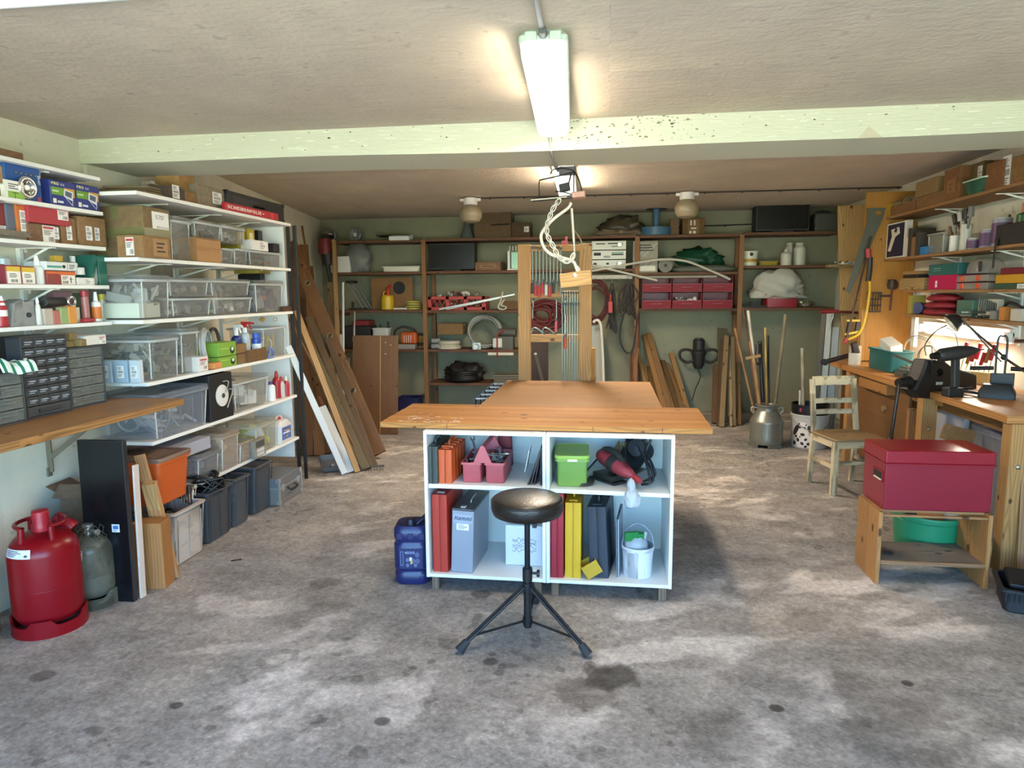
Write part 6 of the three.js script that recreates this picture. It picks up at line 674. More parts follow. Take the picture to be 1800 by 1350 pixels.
pieces.forEach((q, i) => board('batten', q[0], 'batten', ft[i], hd[i], q[5] * 1.25, 0.04, [0.3, 0, 1], wd(q[6], 'pine')));
const bundle = [['wide grey board standing behind the upright bundle', [1.428,0,-8.593], [1.497,1.107,-9.25], 0.12, 0x5f5a42], ['long pale board in front of the upright bundle', [1.356,0,-8.225], [1.501,1.029,-8.95], 0.06, 0x97805a], ['pale slim batten in the upright bundle', [1.474,0,-8.271], [1.547,0.9,-8.95], 0.03, 0xb29a72], ['grey batten next to the pale slim one', [1.514,0,-8.31], [1.578,1.015,-8.95], 0.045, 0x857657], ['tan batten standing between the long pale board and the timber post', [1.587,0,-8.388], [1.635,0.795,-8.92], 0.05, 0x8a6a40], ['thin dark lath close behind the long pale board', [1.327,0,-8.291], [1.455,0.968,-9], 0.03, 0x5c4830], ['short brown board beside the upright bundle', [1.309,0,-8.433], [1.394,0.662,-9], 0.07, 0x6e5338]];
for (const b of bundle) board('batten', b[0], 'batten', b[1], b[2], b[3], 0.03, [0, 0, 1], wd(b[4], 'pine'));
// milk can with sticks
{ const p = [1.655, 0, -7.29], g = G('milk_can', 'dented aluminium milk can holding broom sticks', 'milk can', { p }), m = mt(0x8b8c80, 0.38, 0.65, { bumpMap: TEX.grime, bumpScale: 0.002 });
  M('body', lathe([[0, 0.03], [0.15, 0.03], [0.163, 0.04], [0.166, 0.09], [0.163, 0.1], [0.163, 0.25], [0.17, 0.258], [0.163, 0.27], [0.15, 0.3], [0.105, 0.37], [0.098, 0.385], [0.098, 0.42], [0.115, 0.43], [0.117, 0.438], [0.09, 0.44], [0.088, 0.4], [0.14, 0.29], [0.15, 0.05], [0, 0.05]], 40), m, g);
  M('foot', mrg([0, 1, 2, 3].map((i) => tr(bar(0.16, 0.035, 0.012, [0, 0.018, 0.152]), [0, 0, 0], [0, i * PI / 2 + 0.4, 0]))), m, g);
  for (const s of [-1, 1]) M('handle', tube([[s * 0.1, 0.4, 0], [s * 0.15, 0.405, 0], [s * 0.155, 0.37, 0], [s * 0.13, 0.345, 0]], 0.009, 20), mt(0xb4b4ac, 0.3, 0.7), g);
  const st = [['grey brown stick leaning farthest over from the milk can', [1.413,1.191,-7.9], -0.05, 0.014, 0x8a6c46], ['dark red stick with a white tip in the milk can', [1.471,1.426,-7.8], -0.03, 0.012, 0x5c3a28], ['white broom stick in the milk can', [1.507,1.391,-7.7], -0.01, 0.015, 0xc8c2b4], ['slim yellow stick in the milk can', [1.647,1.218,-7.5], 0.02, 0.011, 0xb09048], ['thick grey green stick leaning towards the back wall', [1.871,1.351,-7.6], 0.05, 0.018, 0x7d7258], ['short brown stick in the milk can behind the cross handle', [1.517,1.067,-7.6], -0.02, 0.012, 0x8f7048]];
  for (const s of st) thing('broom_stick', s[0], 'stick', rod([p[0] + s[2], 0.06, p[2]], s[1], s[3]), wd(s[4], 'pine'), [0, 0, 0]);
  thing('spade_handle', 'wooden spade handle with a cross grip in the milk can', 'spade handle', mrg([rod([p[0] - 0.02, 0.06, p[2] + 0.04], [1.507,0.931,-7.35], 0.017), beamBar([1.434,0.907,-7.35], [1.58,0.938,-7.35], 0.03, 0.03, [0, 0, 1])]), wd(0x9c7c4c, 'pine'), [0, 0, 0]);
  thing('spray_lance', 'black sprayer lance with fittings standing in the milk can', 'lance', mrg([rod([p[0] + 0.0, 0.06, p[2] - 0.05], [1.622,1.067,-7.6], 0.02), rod([1.582,0.839,-7.45], [1.596,1.035,-7.55], 0.03), rod([p[0] + 0.04, 0.1, p[2] - 0.04], [1.724,1.122,-7.7], 0.012)]), mt(0x1e1c1a, 0.5), [0, 0, 0]);
}
// printed paint bucket with poles
{ const o = { p: [2.09, 0, -7.32] }, g = G('bucket', 'white bucket printed with a spotted dog under a black rim', 'bucket', o), R = 0.185, H = 0.33;
  M('body', lat([[0, 0], [R * 0.9, 0], [R * 0.92, 0.01], [R, H], [R * 1.03, H], [R * 1.03, H + 0.02], [R * 0.96, H + 0.02], [R * 0.88, 0.02], [0, 0.02]], 40), mt(0xb4b4ac, 0.45), g);
  M('black_rim', lat([[R * 0.98, H + 0.015], [R * 1.0, H + 0.12], [R * 0.97, H + 0.12], [R * 0.95, H + 0.02]], 40), mt(0x15151a, 0.35), g);
  const t = canvasTex(256, 256, (k, w, h) => { k.fillStyle = '#b9b6ae'; k.fillRect(0, 0, w, h); k.fillStyle = '#e0dad2'; k.beginPath(); k.ellipse(120, 90, 56, 70, 0.1, 0, 7); k.fill(); k.beginPath(); k.ellipse(128, 200, 70, 80, 0, 0, 7); k.fill(); k.fillStyle = '#2a2422'; k.beginPath(); k.ellipse(58, 100, 22, 60, 0.5, 0, 7); k.fill(); k.beginPath(); k.ellipse(196, 96, 24, 54, -0.6, 0, 7); k.fill(); k.beginPath(); k.ellipse(122, 136, 20, 14, 0, 0, 7); k.fill(); for (const [x, y, r] of [[98, 74, 10], [140, 70, 9], [90, 40, 9], [150, 44, 8], [80, 190, 18], [150, 180, 14], [120, 220, 16], [176, 220, 18], [40, 226, 22], [200, 170, 12], [100, 160, 8], [60, 160, 14], [150, 246, 14]]) { k.beginPath(); k.ellipse(x, y, r, r * 0.8, x, 0, 7); k.fill(); } });
  const wrap = (y0, y1, r0, r1, a0, a1, tex, name) => { const n = 16, pos = [], uv = [], idx = []; for (let i = 0; i <= n; i++) for (const j of [0, 1]) { const a = mix(a0, a1, i / n), r = (j ? r1 : r0) + 0.0015; pos.push(Math.sin(a) * r, j ? y1 : y0, Math.cos(a) * r); uv.push(i / n, j); } for (let i = 0; i < n; i++) { const a = i * 2; idx.push(a, a + 2, a + 3, a, a + 3, a + 1); } const b = new THREE.BufferGeometry(); b.setAttribute('position', new THREE.Float32BufferAttribute(pos, 3)); b.setAttribute('uv', new THREE.Float32BufferAttribute(uv, 2)); b.setIndex(idx); b.computeVertexNormals(); M(name, b, printMat(tex, 0.5), g); };
  wrap(0.015, H - 0.03, R * 0.925, R * 0.99, -1.45, 0.25, t, 'dog_print');
  wrap(H + 0.04, H + 0.1, R * 0.985, R * 0.996, -1.0, -0.5, canvasTex(64, 48, (k, w, h) => { k.fillStyle = '#15151a'; k.fillRect(0, 0, w, h); k.fillStyle = '#c23a6a'; k.font = 'bold 40px sans-serif'; k.fillText('E', 16, 38); }), 'lettering');
  M('handle', tube([[-R, H, 0], [-R * 0.8, H - 0.08, R * 0.65], [0, H - 0.14, R * 1.02], [R * 0.8, H - 0.08, R * 0.65], [R, H, 0]], 0.004, 30), mt(0x8f8f8a, 0.4, 0.6), g);
  thing('broom_stick', 'pale stick leaning out of the printed bucket', 'stick', rod([2.04, 0.05, -7.3], [2.054,0.996,-7.6], 0.018), wd(0xa39c84, 'pine'), [0, 0, 0]);
  thing('broom_stick', 'short white stick end in the printed bucket', 'stick', rod([1.98, 0.05, -7.28], [1.99,0.58,-7.35], 0.014), mt(0xb8b4a4, 0.5), [0, 0, 0]);
}
const rails = [['dark metal rail leaning on the pale board, first from the bucket', [2.244,0,-7.737], [2.363,1.344,-7.95], 0.05, 0x4d4a40], ['aluminium rail with a riveted joint leaning on the pale board', [2.311,0,-7.685], [2.406,1.37,-7.9], 0.06, 0x8e9088], ['broad grey metal rail leaning on the pale board', [2.39,0,-7.693], [2.464,1.206,-7.85], 0.07, 0x7c7d76], ['short pale metal strip beside the bench post', [2.451,0,-7.758], [2.475,0.862,-7.7], 0.025, 0xb0ab9c]];
for (const r of rails) { const g = board('metal_rail', r[0], 'rail', r[1], r[2], r[3], 0.02, [-0.5, 0, 1], mt(r[4], 0.35, 0.7)); }
{ const g = G('paint_roller', 'red roller frame lying on the pale shelf before the pale board', 'roller', { p: [2.424,1.374,-7.75] }); M('roller', rod([-0.16, 0, 0], [0.02, 0.004, 0], 0.02), mt(0x8d1f26, 0.6), g); M('arm', tube([[-0.03, 0, 0], [-0.03, -0.05, 0.01], [-0.05, -0.12, 0.01], [-0.05, -0.2, 0.02]], 0.008, 20), mt(0x9a9a92, 0.4, 0.6), g); M('rail', rod([0.02, 0, 0], [0.22, -0.01, 0], 0.014), mt(0x5c1a1e, 0.5), g); }
board('plank', 'weathered plank squeezed between the mossy one and the holed one', 'plank', [-2.142, 0, -5.828 - 0.09], [-3.05,1.351,-6.761], 0.07, 0.022, [0.6, 0.3, 1], wd(0x64543c, 'old'));
board('batten', 'thin reddish batten low between the white boards and the pine batten', 'batten', [-2.245, 0, -5.757 - 0.06], [-2.75,0.604,-6.231], 0.03, 0.03, [0.6, 0.3, 1], wd(0x7a4a32, 'old'));
for (const [l, a, b, w, c] of [['pale batten filling the gap in the batten bundle', [0.801,0,-8.724], [0.602,0.854,-9.3], 0.05, 0x9a7546], ['narrow tan batten on the mixer side of the bundle', [1.014,0,-8.745], [0.8,0.642,-9.3], 0.04, 0x8c6a3e], ['low broad board behind the batten bundle', [0.68,0,-8.712], [0.586,0.577,-9.32], 0.12, 0x7d6038]]) board('batten', l, 'batten', a, b, w, 0.03, [0.3, 0, 1], wd(c, 'pine'));

// ---- island ----------------------------------------------------------------------
const melamine = mt(0xdfe4e2, 0.45);
function openCabinet(label, x0, x1, shelfY, tilt) {
  const w = x1 - x0, g = G('open_cabinet', label, 'cabinet', { p: [(x0 + x1) / 2, 0, -3.72] }), d = 0.54, t = 0.018, b = 0.075, h = 0.807;
  for (const s of [-1, 1]) M('side_panel', bx(t, h, d, 0.0015), melamine, g, [s * (w / 2 - t / 2), b, 0]);
  M('bottom_panel', bx(w - 2 * t, t, d - 0.002, 0.0015), melamine, g, [0, b + 0.002, 0]); M('top_panel', bx(w - 2 * t, t, d - 0.002, 0.0015), melamine, g, [0, b + h - t, 0]);
  M('back_panel', bx(w - 2 * t, h - 2 * t, 0.006, 0), mt(0xd6dcd4, 0.5), g, [0, b + t, -d / 2 + 0.02]);
  M('shelf', bx(w - 2 * t - 0.003, t + 0.004, d - 0.03, 0.0015), melamine, g, [0, shelfY - 0.022, 0.005], [0, 0, tilt]);
  for (const [x, z] of [[-1, 1], [1, 1], [-1, -1], [1, -1]]) M('leg', bx(0.04, b, 0.04), wd(0x7c6a58, 'old'), g, [x * (w / 2 - 0.045), 0, z * (d / 2 - 0.04)]);
  return g;
}
openCabinet('white open cabinet under the worktop, holding the pink tool caddy', -0.953, -0.304, 0.592, 0);
openCabinet('white open cabinet under the worktop, holding the green lidded box', -0.302, 0.347, 0.584, -0.012);
{ const g = G('worktop', 'thick pine worktop plank laid across both white cabinets', 'worktop', { p: [-0.332, 0.887, -3.805], r: -0.006 }), r = rng(5), n = 9, dw = 0.63 / n; for (let i = 0; i < n; i++) M('stave', bx(1.735 + (i % 3) * 0.003, 0.0285, dw - 0.0006, 0.0015, { grain: 0 }), wd([0xb57e3c, 0xac7636, 0xba8542, 0xa87232, 0xb07b3a][i % 5], 'pine', 0.7), g, [0, 0, 0.315 - dw * (i + 0.5)]);
  for (const x of [-0.5, 0.27, 0.62]) M('end_joint', bar(0.003, 0.028, 0.0012, [x, 0.0142, 0.3155]), mt(0x4a3018, 0.8), g);
  const L = []; for (let i = 0; i < 60; i++) { const x = -0.78 + 0.34 * r(), z = 0.29 - 0.3 * r() * r(); L.push(bar(0.004 + 0.05 * r() * r(), 0.0006, 0.002 + 0.003 * r(), [x, 0.0287, z], [0, (r() - 0.5) * 1.2, 0], 0)); } const m = M('paint_splash', mrg(L), mt(0xe6dfd2, 0.6), g); m.userData.kind = 'stuff'; }
{ const g = G('workshop_table', 'long pine table stretching back behind the worktop', 'table', { p: [-0.222, 0, -4.77] }); M('tabletop', bx(1.125, 0.03, 1.29, 0.002, { grain: 0 }), wd(0xa37a4a, 'ply', 0.72), g, [0, 0.872, 0]);
  for (const [x, z] of [[-1, 1], [1, 1], [-1, -1], [1, -1]]) M('leg', bx(0.07, 0.872, 0.07), wd(0x8a673c, 'pine'), g, [x * 0.49, 0, z * 0.57]); M('apron', bx(1.0, 0.1, 0.025), wd(0x8a673c, 'pine'), g, [0, 0.772, 0.6]); M('apron', bx(1.0, 0.1, 0.025), wd(0x8a673c, 'pine'), g, [0, 0.772, -0.6]); M('side_panel', bx(0.02, 0.72, 1.05), wd(0x6e5336, 'ply'), g, [0.5, 0.1, 0]); M('side_panel', bx(0.02, 0.72, 1.05), wd(0x6e5336, 'ply'), g, [-0.5, 0.1, 0]); M('lower_shelf', bx(1.0, 0.02, 1.1), wd(0x6e5336, 'ply'), g, [0, 0.1, 0]); }
for (let i = 0; i < 5; i++) { const z = -4.55 - i * 0.19, g = G('bar_clamp', ['steel bar clamp hung on the table side, closest to the worktop', 'steel bar clamp hung on the table side, second from the worktop', 'steel bar clamp hung on the table side, third from the worktop', 'steel bar clamp hung on the table side, fourth from the worktop', 'steel bar clamp hung on the table side, closest to the tool frame'][i], 'clamp', { p: [-0.83, 0.86, z] }, 'bar clamps on the table side'); M('bar', bx(0.1, 0.012, 0.02), mt(0xa3a49e, 0.3, 0.8), g, [-0.02, 0.02, 0]); M('jaw', bar(0.02, 0.09, 0.05, [-0.06, -0.01, 0]), mt(0x3a3d44, 0.4, 0.5), g); M('jaw', bar(0.02, 0.05, 0.04, [0.015, 0.0, 0]), mt(0x3a3d44, 0.4, 0.5), g); M('screw', rod([-0.06, -0.04, 0], [-0.06, -0.15, 0.02], 0.012), mt(0x30343c, 0.4), g); }
// in the first cabinet
const zc = -3.47;
toolCase('dark green tool case with a ribbed edge, against the cabinet side', {p:[-0.914,0.592,-3.62],r:0,w:0.065,h:0.202,d:0.3}, 0x2c3630, { rough: 0.45, seam: 0x1a201c });
{ const o = {p:[-0.838,0.592,-3.63],r:0,w:0.074,h:0.183,d:0.3}; toolCase('orange drill case with ribs beside the dark green one', { ...o, r: -0.05 }, 0xc2501a, { ribs: true, seam: 0x8a3410 }); }
{ const o = {p:[-0.644,0.592,-3.66],r:0,w:0.245,h:0.158,d:0.34}, g = G('tool_caddy', 'pink plastic tool caddy with two bays and a peaked handle', 'tool caddy', o), m = mt(0xb4565c, 0.5), { w, d } = o, h = 0.115;
  for (const s of [-1, 1]) M('bay', tubGeo(w * 0.46, h, d, 0.88, 0.008, 0.01, true).translate(s * w * 0.255, 0, 0), m, g);
  const sh = new THREE.Shape(); sh.moveTo(-w * 0.2, h); sh.lineTo(w * 0.2, h); sh.lineTo(w * 0.045, h + 0.085); sh.quadraticCurveTo(0, h + 0.1, -w * 0.045, h + 0.085); sh.closePath(); const e = new THREE.ExtrudeGeometry(sh, { depth: 0.008, bevelEnabled: true, bevelSize: 0.0015, bevelThickness: 0.0015, bevelSegments: 1 });
  M('end_plate', norm(e.clone()).translate(0, 0, d / 2 - 0.01), m, g); M('end_plate', norm(e.clone()).translate(0, 0, -d / 2 + 0.004), m, g); M('handle', rod([0, h + 0.078, -d / 2], [0, h + 0.078, d / 2], 0.013), m, g);
  const wrench = (label, p, r, l, c) => { const k = G('spanner', label, 'spanner', { p, r }); M('shaft', bx(0.012, 0.006, l, 0.002), mt(c, 0.3, 0.45), k); M('ring_end', tr(norm(new THREE.TorusGeometry(0.011, 0.005, 8, 18)), [0, 0.004, l / 2 + 0.01], [PI / 2, 0, 0]), mt(c, 0.3, 0.45), k); M('jaw', mrg([bar(0.007, 0.007, 0.022, [-0.009, 0.004, -l / 2 - 0.008]), bar(0.007, 0.007, 0.022, [0.009, 0.004, -l / 2 - 0.008]), bar(0.02, 0.007, 0.01, [0, 0.004, -l / 2])]), mt(c, 0.3, 0.45), k); };
  const bx0 = o.p[0], by = 0.592 + h, bz = o.p[2];
  wrench('chrome ring spanner lying topmost in the caddy bay near the books', [bx0 + 0.075, by + 0.02, bz + 0.05], [-0.25, 0.7, 0], 0.12, 0xb9bab6); wrench('chrome spanner crossing under the topmost one in the caddy', [bx0 + 0.045, by + 0.012, bz + 0.06], [-0.3, -0.5, 0.2], 0.11, 0xa8a9a6); wrench('dull spanner at the back of the caddy bay', [bx0 + 0.06, by + 0.005, bz - 0.05], [0.1, 0.2, 0.2], 0.14, 0x8a8b88); wrench('dark spanner standing in the caddy bay nearest the orange case', [bx0 - 0.07, by + 0.02, bz + 0.0], [0.9, 0.3, 0], 0.15, 0x6a6b69);
  junk('sockets', 'sockets and bits at the bottom of the pink caddy', 'sockets', { p: [bx0 - w * 0.25, 0.61, bz], r: 0, w: w * 0.34, h: h * 0.95, d: d * 0.75 }, { n: 40, size: 0.5, metal: 0.5, colors: [0x9a9a96, 0x5a5a58, 0xc0c0bc] }); junk('sockets', 'small spanners and bolts under the chrome spanners', 'bolts', { p: [bx0 + w * 0.25, 0.61, bz], r: 0, w: w * 0.34, h: h * 0.95, d: d * 0.75 }, { n: 40, size: 0.5, metal: 0.5, colors: [0x9a9a96, 0x5a5a58, 0xc0c0bc] });
  bin('dark red plastic box behind the pink caddy', { p: [bx0 + 0.06, 0.592, bz - 0.27 + 0.02], r: 0, w: 0.1, h: 0.24, d: 0.07 }, { mat: mt(0x7c2326, 0.5), deep: true, ribs: false, name: 'plastic_box', cat: 'box' }); }
for (let i = 0; i < 4; i++) thing('book', ['thin dark booklet leaning farthest out at the cabinet divider', 'thin dark booklet, second from the leaning outermost', 'dark booklet, third, almost upright', 'black folder standing against the cabinet divider'][i], 'book', bx(0.006 + (i === 3) * 0.006, 0.19 + i * 0.006, 0.24, 0.001), mt([0x3a3634, 0x4a4644, 0x2b2a2c, 0x17171a][i], 0.5), [[-0.405, -0.388, -0.37, -0.334][i], 0.592, -3.62], [0, 0, [-0.34, -0.26, -0.18, -0.02][i]]);
thing('white_sheet', 'white leaflet bent between the dark booklets', 'leaflet', bx(0.003, 0.12, 0.12, 0.0005), mt(0xd9dcdc, 0.6), [-0.42, 0.66, -3.56], [0, 0, -0.2]);
toolCase('red orange steel tool case in the lower bay of the caddy cabinet', { ...{p:[-0.876,0.096,-3.66],r:0,w:0.084,h:0.432,d:0.36}, r: -0.03 }, 0xa52f20, { rough: 0.4, seam: 0x8a2418, latchMat: mt(0x9a9a96, 0.3, 0.7) });
{ const o = { ...{p:[-0.765,0.096,-3.66],r:0,w:0.121,h:0.357,d:0.36} }; const lean = G('tool_case', 'grey steel case with a handwritten name, leaning on the red orange one', 'tool case', { p: [o.p[0] + 0.012, 0.098, o.p[2]], r: [0, -0.06, -0.035] }), m = mt(0x8f96a2, 0.4, 0.35); M('body', bx(o.w, o.h - 0.012, o.d, 0.003), m, lean); M('lid', bx(o.w + 0.002, 0.012, o.d + 0.002, 0.003), mt(0x4d5056, 0.45, 0.4), lean, [0, o.h - 0.012, 0]); M('handle', tube([[0.012, o.h, 0.06], [0.016, o.h + 0.02, 0.05], [0.016, o.h + 0.022, -0.03], [0.012, o.h, -0.05]], 0.004, 20), mt(0xb9bab8, 0.25, 0.8), lean); M('latch', bx(0.03, 0.008, 0.03, 0.002), mt(0xb9bab8, 0.25, 0.8), lean, [-0.004, o.h, o.d / 2 - 0.03]); 
  const t = canvasTex(160, 80, (g, w, h) => { g.fillStyle = '#98a0ae'; g.fillRect(0, 0, w, h); g.fillStyle = '#1d2740'; g.font = 'bold italic 50px sans-serif'; g.fillText('Hammi', 4, 54, 150); }); sticker(lean, t, o.w * 0.86, 0.05, [0, o.h - 0.055, o.d / 2 + 0.0008], null, 'handwriting'); sticker(lean, TX.ship, o.w * 0.55, 0.035, [0, o.h - 0.1, o.d / 2 + 0.0008]); }
{ const o = { ...{p:[-0.439,0.096,-3.77],r:0,w:0.212,h:0.227,d:0.3} }; const t = canvasTex(160, 128, (g, w, h) => { g.fillStyle = '#c9ced4'; g.fillRect(0, 0, w, h); g.strokeStyle = '#6d7078'; g.lineWidth = 2; const r = rng(4); for (let i = 0; i < 5; i++) { g.beginPath(); let x = 24; g.moveTo(x, 40 + i * 10); while (x < 130) { x += 7; g.lineTo(x, 40 + i * 10 + (r() - 0.5) * 14); } g.stroke(); } }); carton('white carton with faint handwriting, deep in the lower caddy cabinet', o, { mat: mt(0xcbd0d4, 0.6), tape: false, stick: [[t, o.w * 0.9, o.h * 0.9, 0, 0.5]] }); }
{ const g = G('key_bunch', 'bunch of keys hanging on the cabinet divider behind the stool', 'keys', { p: [-0.335, 0.47, -3.52] }); M('ring', norm(new THREE.TorusGeometry(0.016, 0.002, 6, 20)), steel, g); for (const [a, x] of [[0.2, -0.01], [-0.15, 0.006], [0.05, 0.0]]) M('key', mrg([bar(0.006, 0.05, 0.002, [x, -0.045, 0], [0, 0, a]), tr(norm(new THREE.TorusGeometry(0.008, 0.003, 6, 14)), [x * 0.6, -0.02, 0])]), steel, g); }
// in the second cabinet
{ const o = {p:[-0.177,0.585,-3.64],r:0,w:0.18,h:0.177,d:0.3}; bin('light green plastic box with a lid on the upper cabinet shelf', { ...o, r: 0.05 }, { mat: mt(0x7ba04c, 0.35, 0, { transparent: true, opacity: 0.9 }), lid: 1, lidMat: mt(0x93b552, 0.4), ribs: false, taper: 0.87 }); M('latch', bx(0.05, 0.012, 0.008, 0.002), mt(0xdde2dc, 0.4), scene.children[scene.children.length - 1], [0, o.h - 0.035, o.d / 2]); }
{ const g = G('orbital_sander', 'worn red sander with a clear dust bag on its nozzle', 'power tool', { p: [0.043, 0.583, -3.63], r: [0, 0.75, 0] }), red = grimy(0x8e2f38, 0.5), dk = mt(0x232220, 0.55);
  M('body', tr(lathe([[0, -0.13], [0.035, -0.125], [0.048, -0.09], [0.052, -0.02], [0.045, 0.05], [0.032, 0.1], [0.02, 0.135], [0, 0.14]], 24), [0, 0.105, 0.02], [PI / 2 + 0.28, 0, 0], [1, 1, 0.9]), red, g); M('band', tr(lathe([[0.0535, -0.03], [0.055, -0.02], [0.054, 0.01], [0.05, 0.02]], 24), [0, 0.105, 0.02], [PI / 2 + 0.28, 0, 0], [1, 1, 0.9]), dk, g);
  M('sole', mrg([bar(0.1, 0.012, 0.2, [0, 0.008, -0.04]), bar(0.085, 0.03, 0.15, [0, 0.03, -0.04])]), dk, g); M('nozzle', rod([0, 0.07, 0.13], [0, 0.05, 0.2], 0.02, 0.016), mt(0x9c2730, 0.5), g); M('grip', tube([[0, 0.13, -0.1], [0, 0.17, -0.06], [0, 0.168, 0.02], [0, 0.125, 0.08]], 0.018, 24), dk, g);
  M('cable', tube([[0, 0.13, -0.12], [0.05, 0.1, -0.17], [-0.1, 0.02, -0.13], [-0.14, 0.012, -0.02], [-0.1, 0.012, -0.07]], 0.005, 40), dk, g); }
thing('plastic_bag', 'crumpled clear bag hanging from the sander nozzle over the shelf edge', 'bag', tr(mrg([blob(0.075, 0.09, 0.06, 77, 0.5, 4, 4).translate(0, -0.11, 0), blob(0.04, 0.07, 0.04, 78, 0.5, 3, 4).translate(0.004, -0.035, 0)]), [0, 0, 0], [-0.2, 0, 0.12]), mt(0xbfc6cc, 0.2, 0, { transparent: true, opacity: 0.62, side: THREE.DoubleSide }), [0.128, 0.625, -3.43]);
{ const g = G('circular_saw', 'dark circular saw standing behind the red sander', 'power tool', { p: [0.13, 0.583, -3.84], r: 1.1 }), dk = mt(0x1d1e20, 0.5); M('guard', tr(lat([[0, 0], [0.1, 0], [0.105, 0.01], [0.105, 0.03], [0, 0.035]], 30), [0.05, 0.115, 0.0], [PI / 2, 0, 0.2]), dk, g); M('motor', tr(lat([[0, -0.02], [0.055, -0.02], [0.06, 0.04], [0.05, 0.12], [0, 0.125]], 22), [0.07, 0.12, 0.06], [0.1, 0, 1.2]), mt(0x2d2f33, 0.5), g); M('base_plate', bx(0.24, 0.006, 0.12, 0.001), mt(0x7c7466, 0.4, 0.5), g, [0.0, 0.003, 0]); M('handle', tube([[-0.02, 0.2, 0], [0.04, 0.255, 0.01], [0.12, 0.245, 0.02], [0.15, 0.17, 0.03]], 0.017, 24), dk, g); M('saw_plate', tr(bx(0.18, 0.15, 0.006, 0.002), [-0.07, 0.02, -0.03], [0, 0, 0.5]), mt(0x6f5b3e, 0.5), g); M('screw', rod([-0.04, 0.17, -0.02], [-0.04, 0.17, 0.0], 0.015), mt(0xa08c5c, 0.3, 0.7), g); }
{ const tubes = [[[0.2, 0.79, -3.72], [0.22, 0.83, -3.7], [0.24, 0.8, -3.69], [0.22, 0.74, -3.68], [0.25, 0.68, -3.62], [0.26, 0.63, -3.6], [0.2, 0.6, -3.58]], [[0.17, 0.78, -3.7], [0.2, 0.72, -3.66], [0.235, 0.68, -3.6], [0.25, 0.62, -3.57], [0.22, 0.595, -3.55]], [[0.18, 0.76, -3.66], [0.21, 0.71, -3.6], [0.225, 0.66, -3.56], [0.23, 0.61, -3.53], [0.19, 0.592, -3.55]]]; tubes.forEach((t, i) => thing('black_cable', ['black cable with the highest loop behind the saw', 'black cable hanging in the middle of the saw cables', 'black cable lying nearest the shelf edge beside the saw'][i], 'cable', tube(t, 0.007, 50), mt(0x1a1b1d, 0.45), [0, 0.006, 0])); }
for (let i = 0; i < 3; i++) thing('sanding_plate', ['lowest', 'middle', 'topmost'][i] + ' of the thin sanding discs stacked beside the green box', 'disc', cyl(0.06, 0.06, 0.006, 28), mt([0x5c4a3a, 0x2a2928, 0x3a3028][i], 0.7), [-0.12 + i * 0.003, 0.588 + i * 0.0065, -3.57]);
toolCase('flat red tool case beside the yellow one', { ...{p:[-0.247,0.094,-3.65],r:0,w:0.069,h:0.461,d:0.34} }, 0x94182a, { rough: 0.45, seam: 0x7c1222 });
toolCase('tall yellow tool case in the lower cabinet bay', { ...{p:[-0.164,0.094,-3.66],r:0,w:0.086,h:0.412,d:0.34} }, 0xc9a010, { rough: 0.45, seam: 0xa9860c });
carton('small yellow cardboard box tipped over between the cases', { p: [-0.05, 0.118, -3.52], r: [0, 0.15, 0.55], w: 0.09, h: 0.075, d: 0.09 }, { mat: mt(0xb9941c, 0.6), open: 1 });
{ const o = {p:[0,0.094,-3.67],r:0,w:0.1,h:0.387,d:0.34}; toolCase('dark blue grey tool case leaning by the white paint bucket', { ...o, p: [o.p[0] - 0.004, 0.097, o.p[2]], r: [0, -0.12, 0.05] }, 0x27303c, { rough: 0.5 }); }
for (let i = 0; i < 2; i++) thing('board_offcut', ['thin grey panel standing next to the blue grey case', 'thin pale panel standing closest to the white bucket'][i], 'panel', bx(0.005, 0.32, 0.28, 0.001), mt([0x6d7680, 0x9aa4b0][i], 0.5), [0.083 + i * 0.008, 0.094, -3.66], [0, -0.1, 0.02]);
{ const p = [0.178, 0.094, -3.585], g = G('paint_bucket', 'white paint spattered bucket with a wire handle, full of brushes', 'bucket', { p }), R = 0.083, H = 0.165; M('body', lat([[0, 0], [R * 0.88, 0], [R * 0.9, 0.004], [R * 0.99, H * 0.85], [R * 1.05, H * 0.86], [R * 1.05, H * 0.93], [R * 1.0, H * 0.94], [R * 1.04, H], [R * 0.97, H], [R * 0.85, 0.006], [0, 0.006]], 34), grimy(0xd5dae2, 0.5), g); M('handle', tube([[-R * 1.05, H * 0.9, 0], [-R * 0.8, H + 0.06, -0.03], [0, H + 0.1, -0.045], [R * 0.8, H + 0.06, -0.03], [R * 1.05, H * 0.9, 0]], 0.0025, 30), mt(0xb0b6bc, 0.3, 0.7), g);
  thing('spatula', 'green handled spreader sticking up from the paint bucket', 'spreader', mrg([bar(0.075, 0.05, 0.02, [0, 0, 0], [0, 0, 0.1]), bar(0.04, 0.03, 0.03, [0.045, 0.006, 0])]), mt(0x1f7a3c, 0.4), [p[0] - 0.035, p[1] + H + 0.055, p[2] + 0.03], [0.2, 0.2, -0.1]);
  [['first', 0.03, 0.3], ['second', 0.012, 0.1], ['third', -0.012, -0.15]].forEach(([n, dx, a], i) => thing('paint_brush', n + ' of the brush handles leaning out of the paint bucket, counted from the rim', 'brush', beamBar([p[0] + dx * 0.6, p[1] + 0.06, p[2] - 0.02], [p[0] + dx + 0.01 - i * 0.012, p[1] + H + 0.07, p[2] + 0.0], 0.016, 0.01, [0, 0, 1]), mt([0xb9bec4, 0x6f7880, 0x9aa2aa][i], 0.4), [0, 0, 0]));
  thing('plastic_bag', 'clear plastic bag stuffed in the paint bucket', 'bag', blob(0.13, 0.12, 0.12, 71, 0.3), mt(0xc4ccd2, 0.25, 0, { transparent: true, opacity: 0.6 }), [p[0] - 0.01, p[1] + 0.1, p[2]]); }
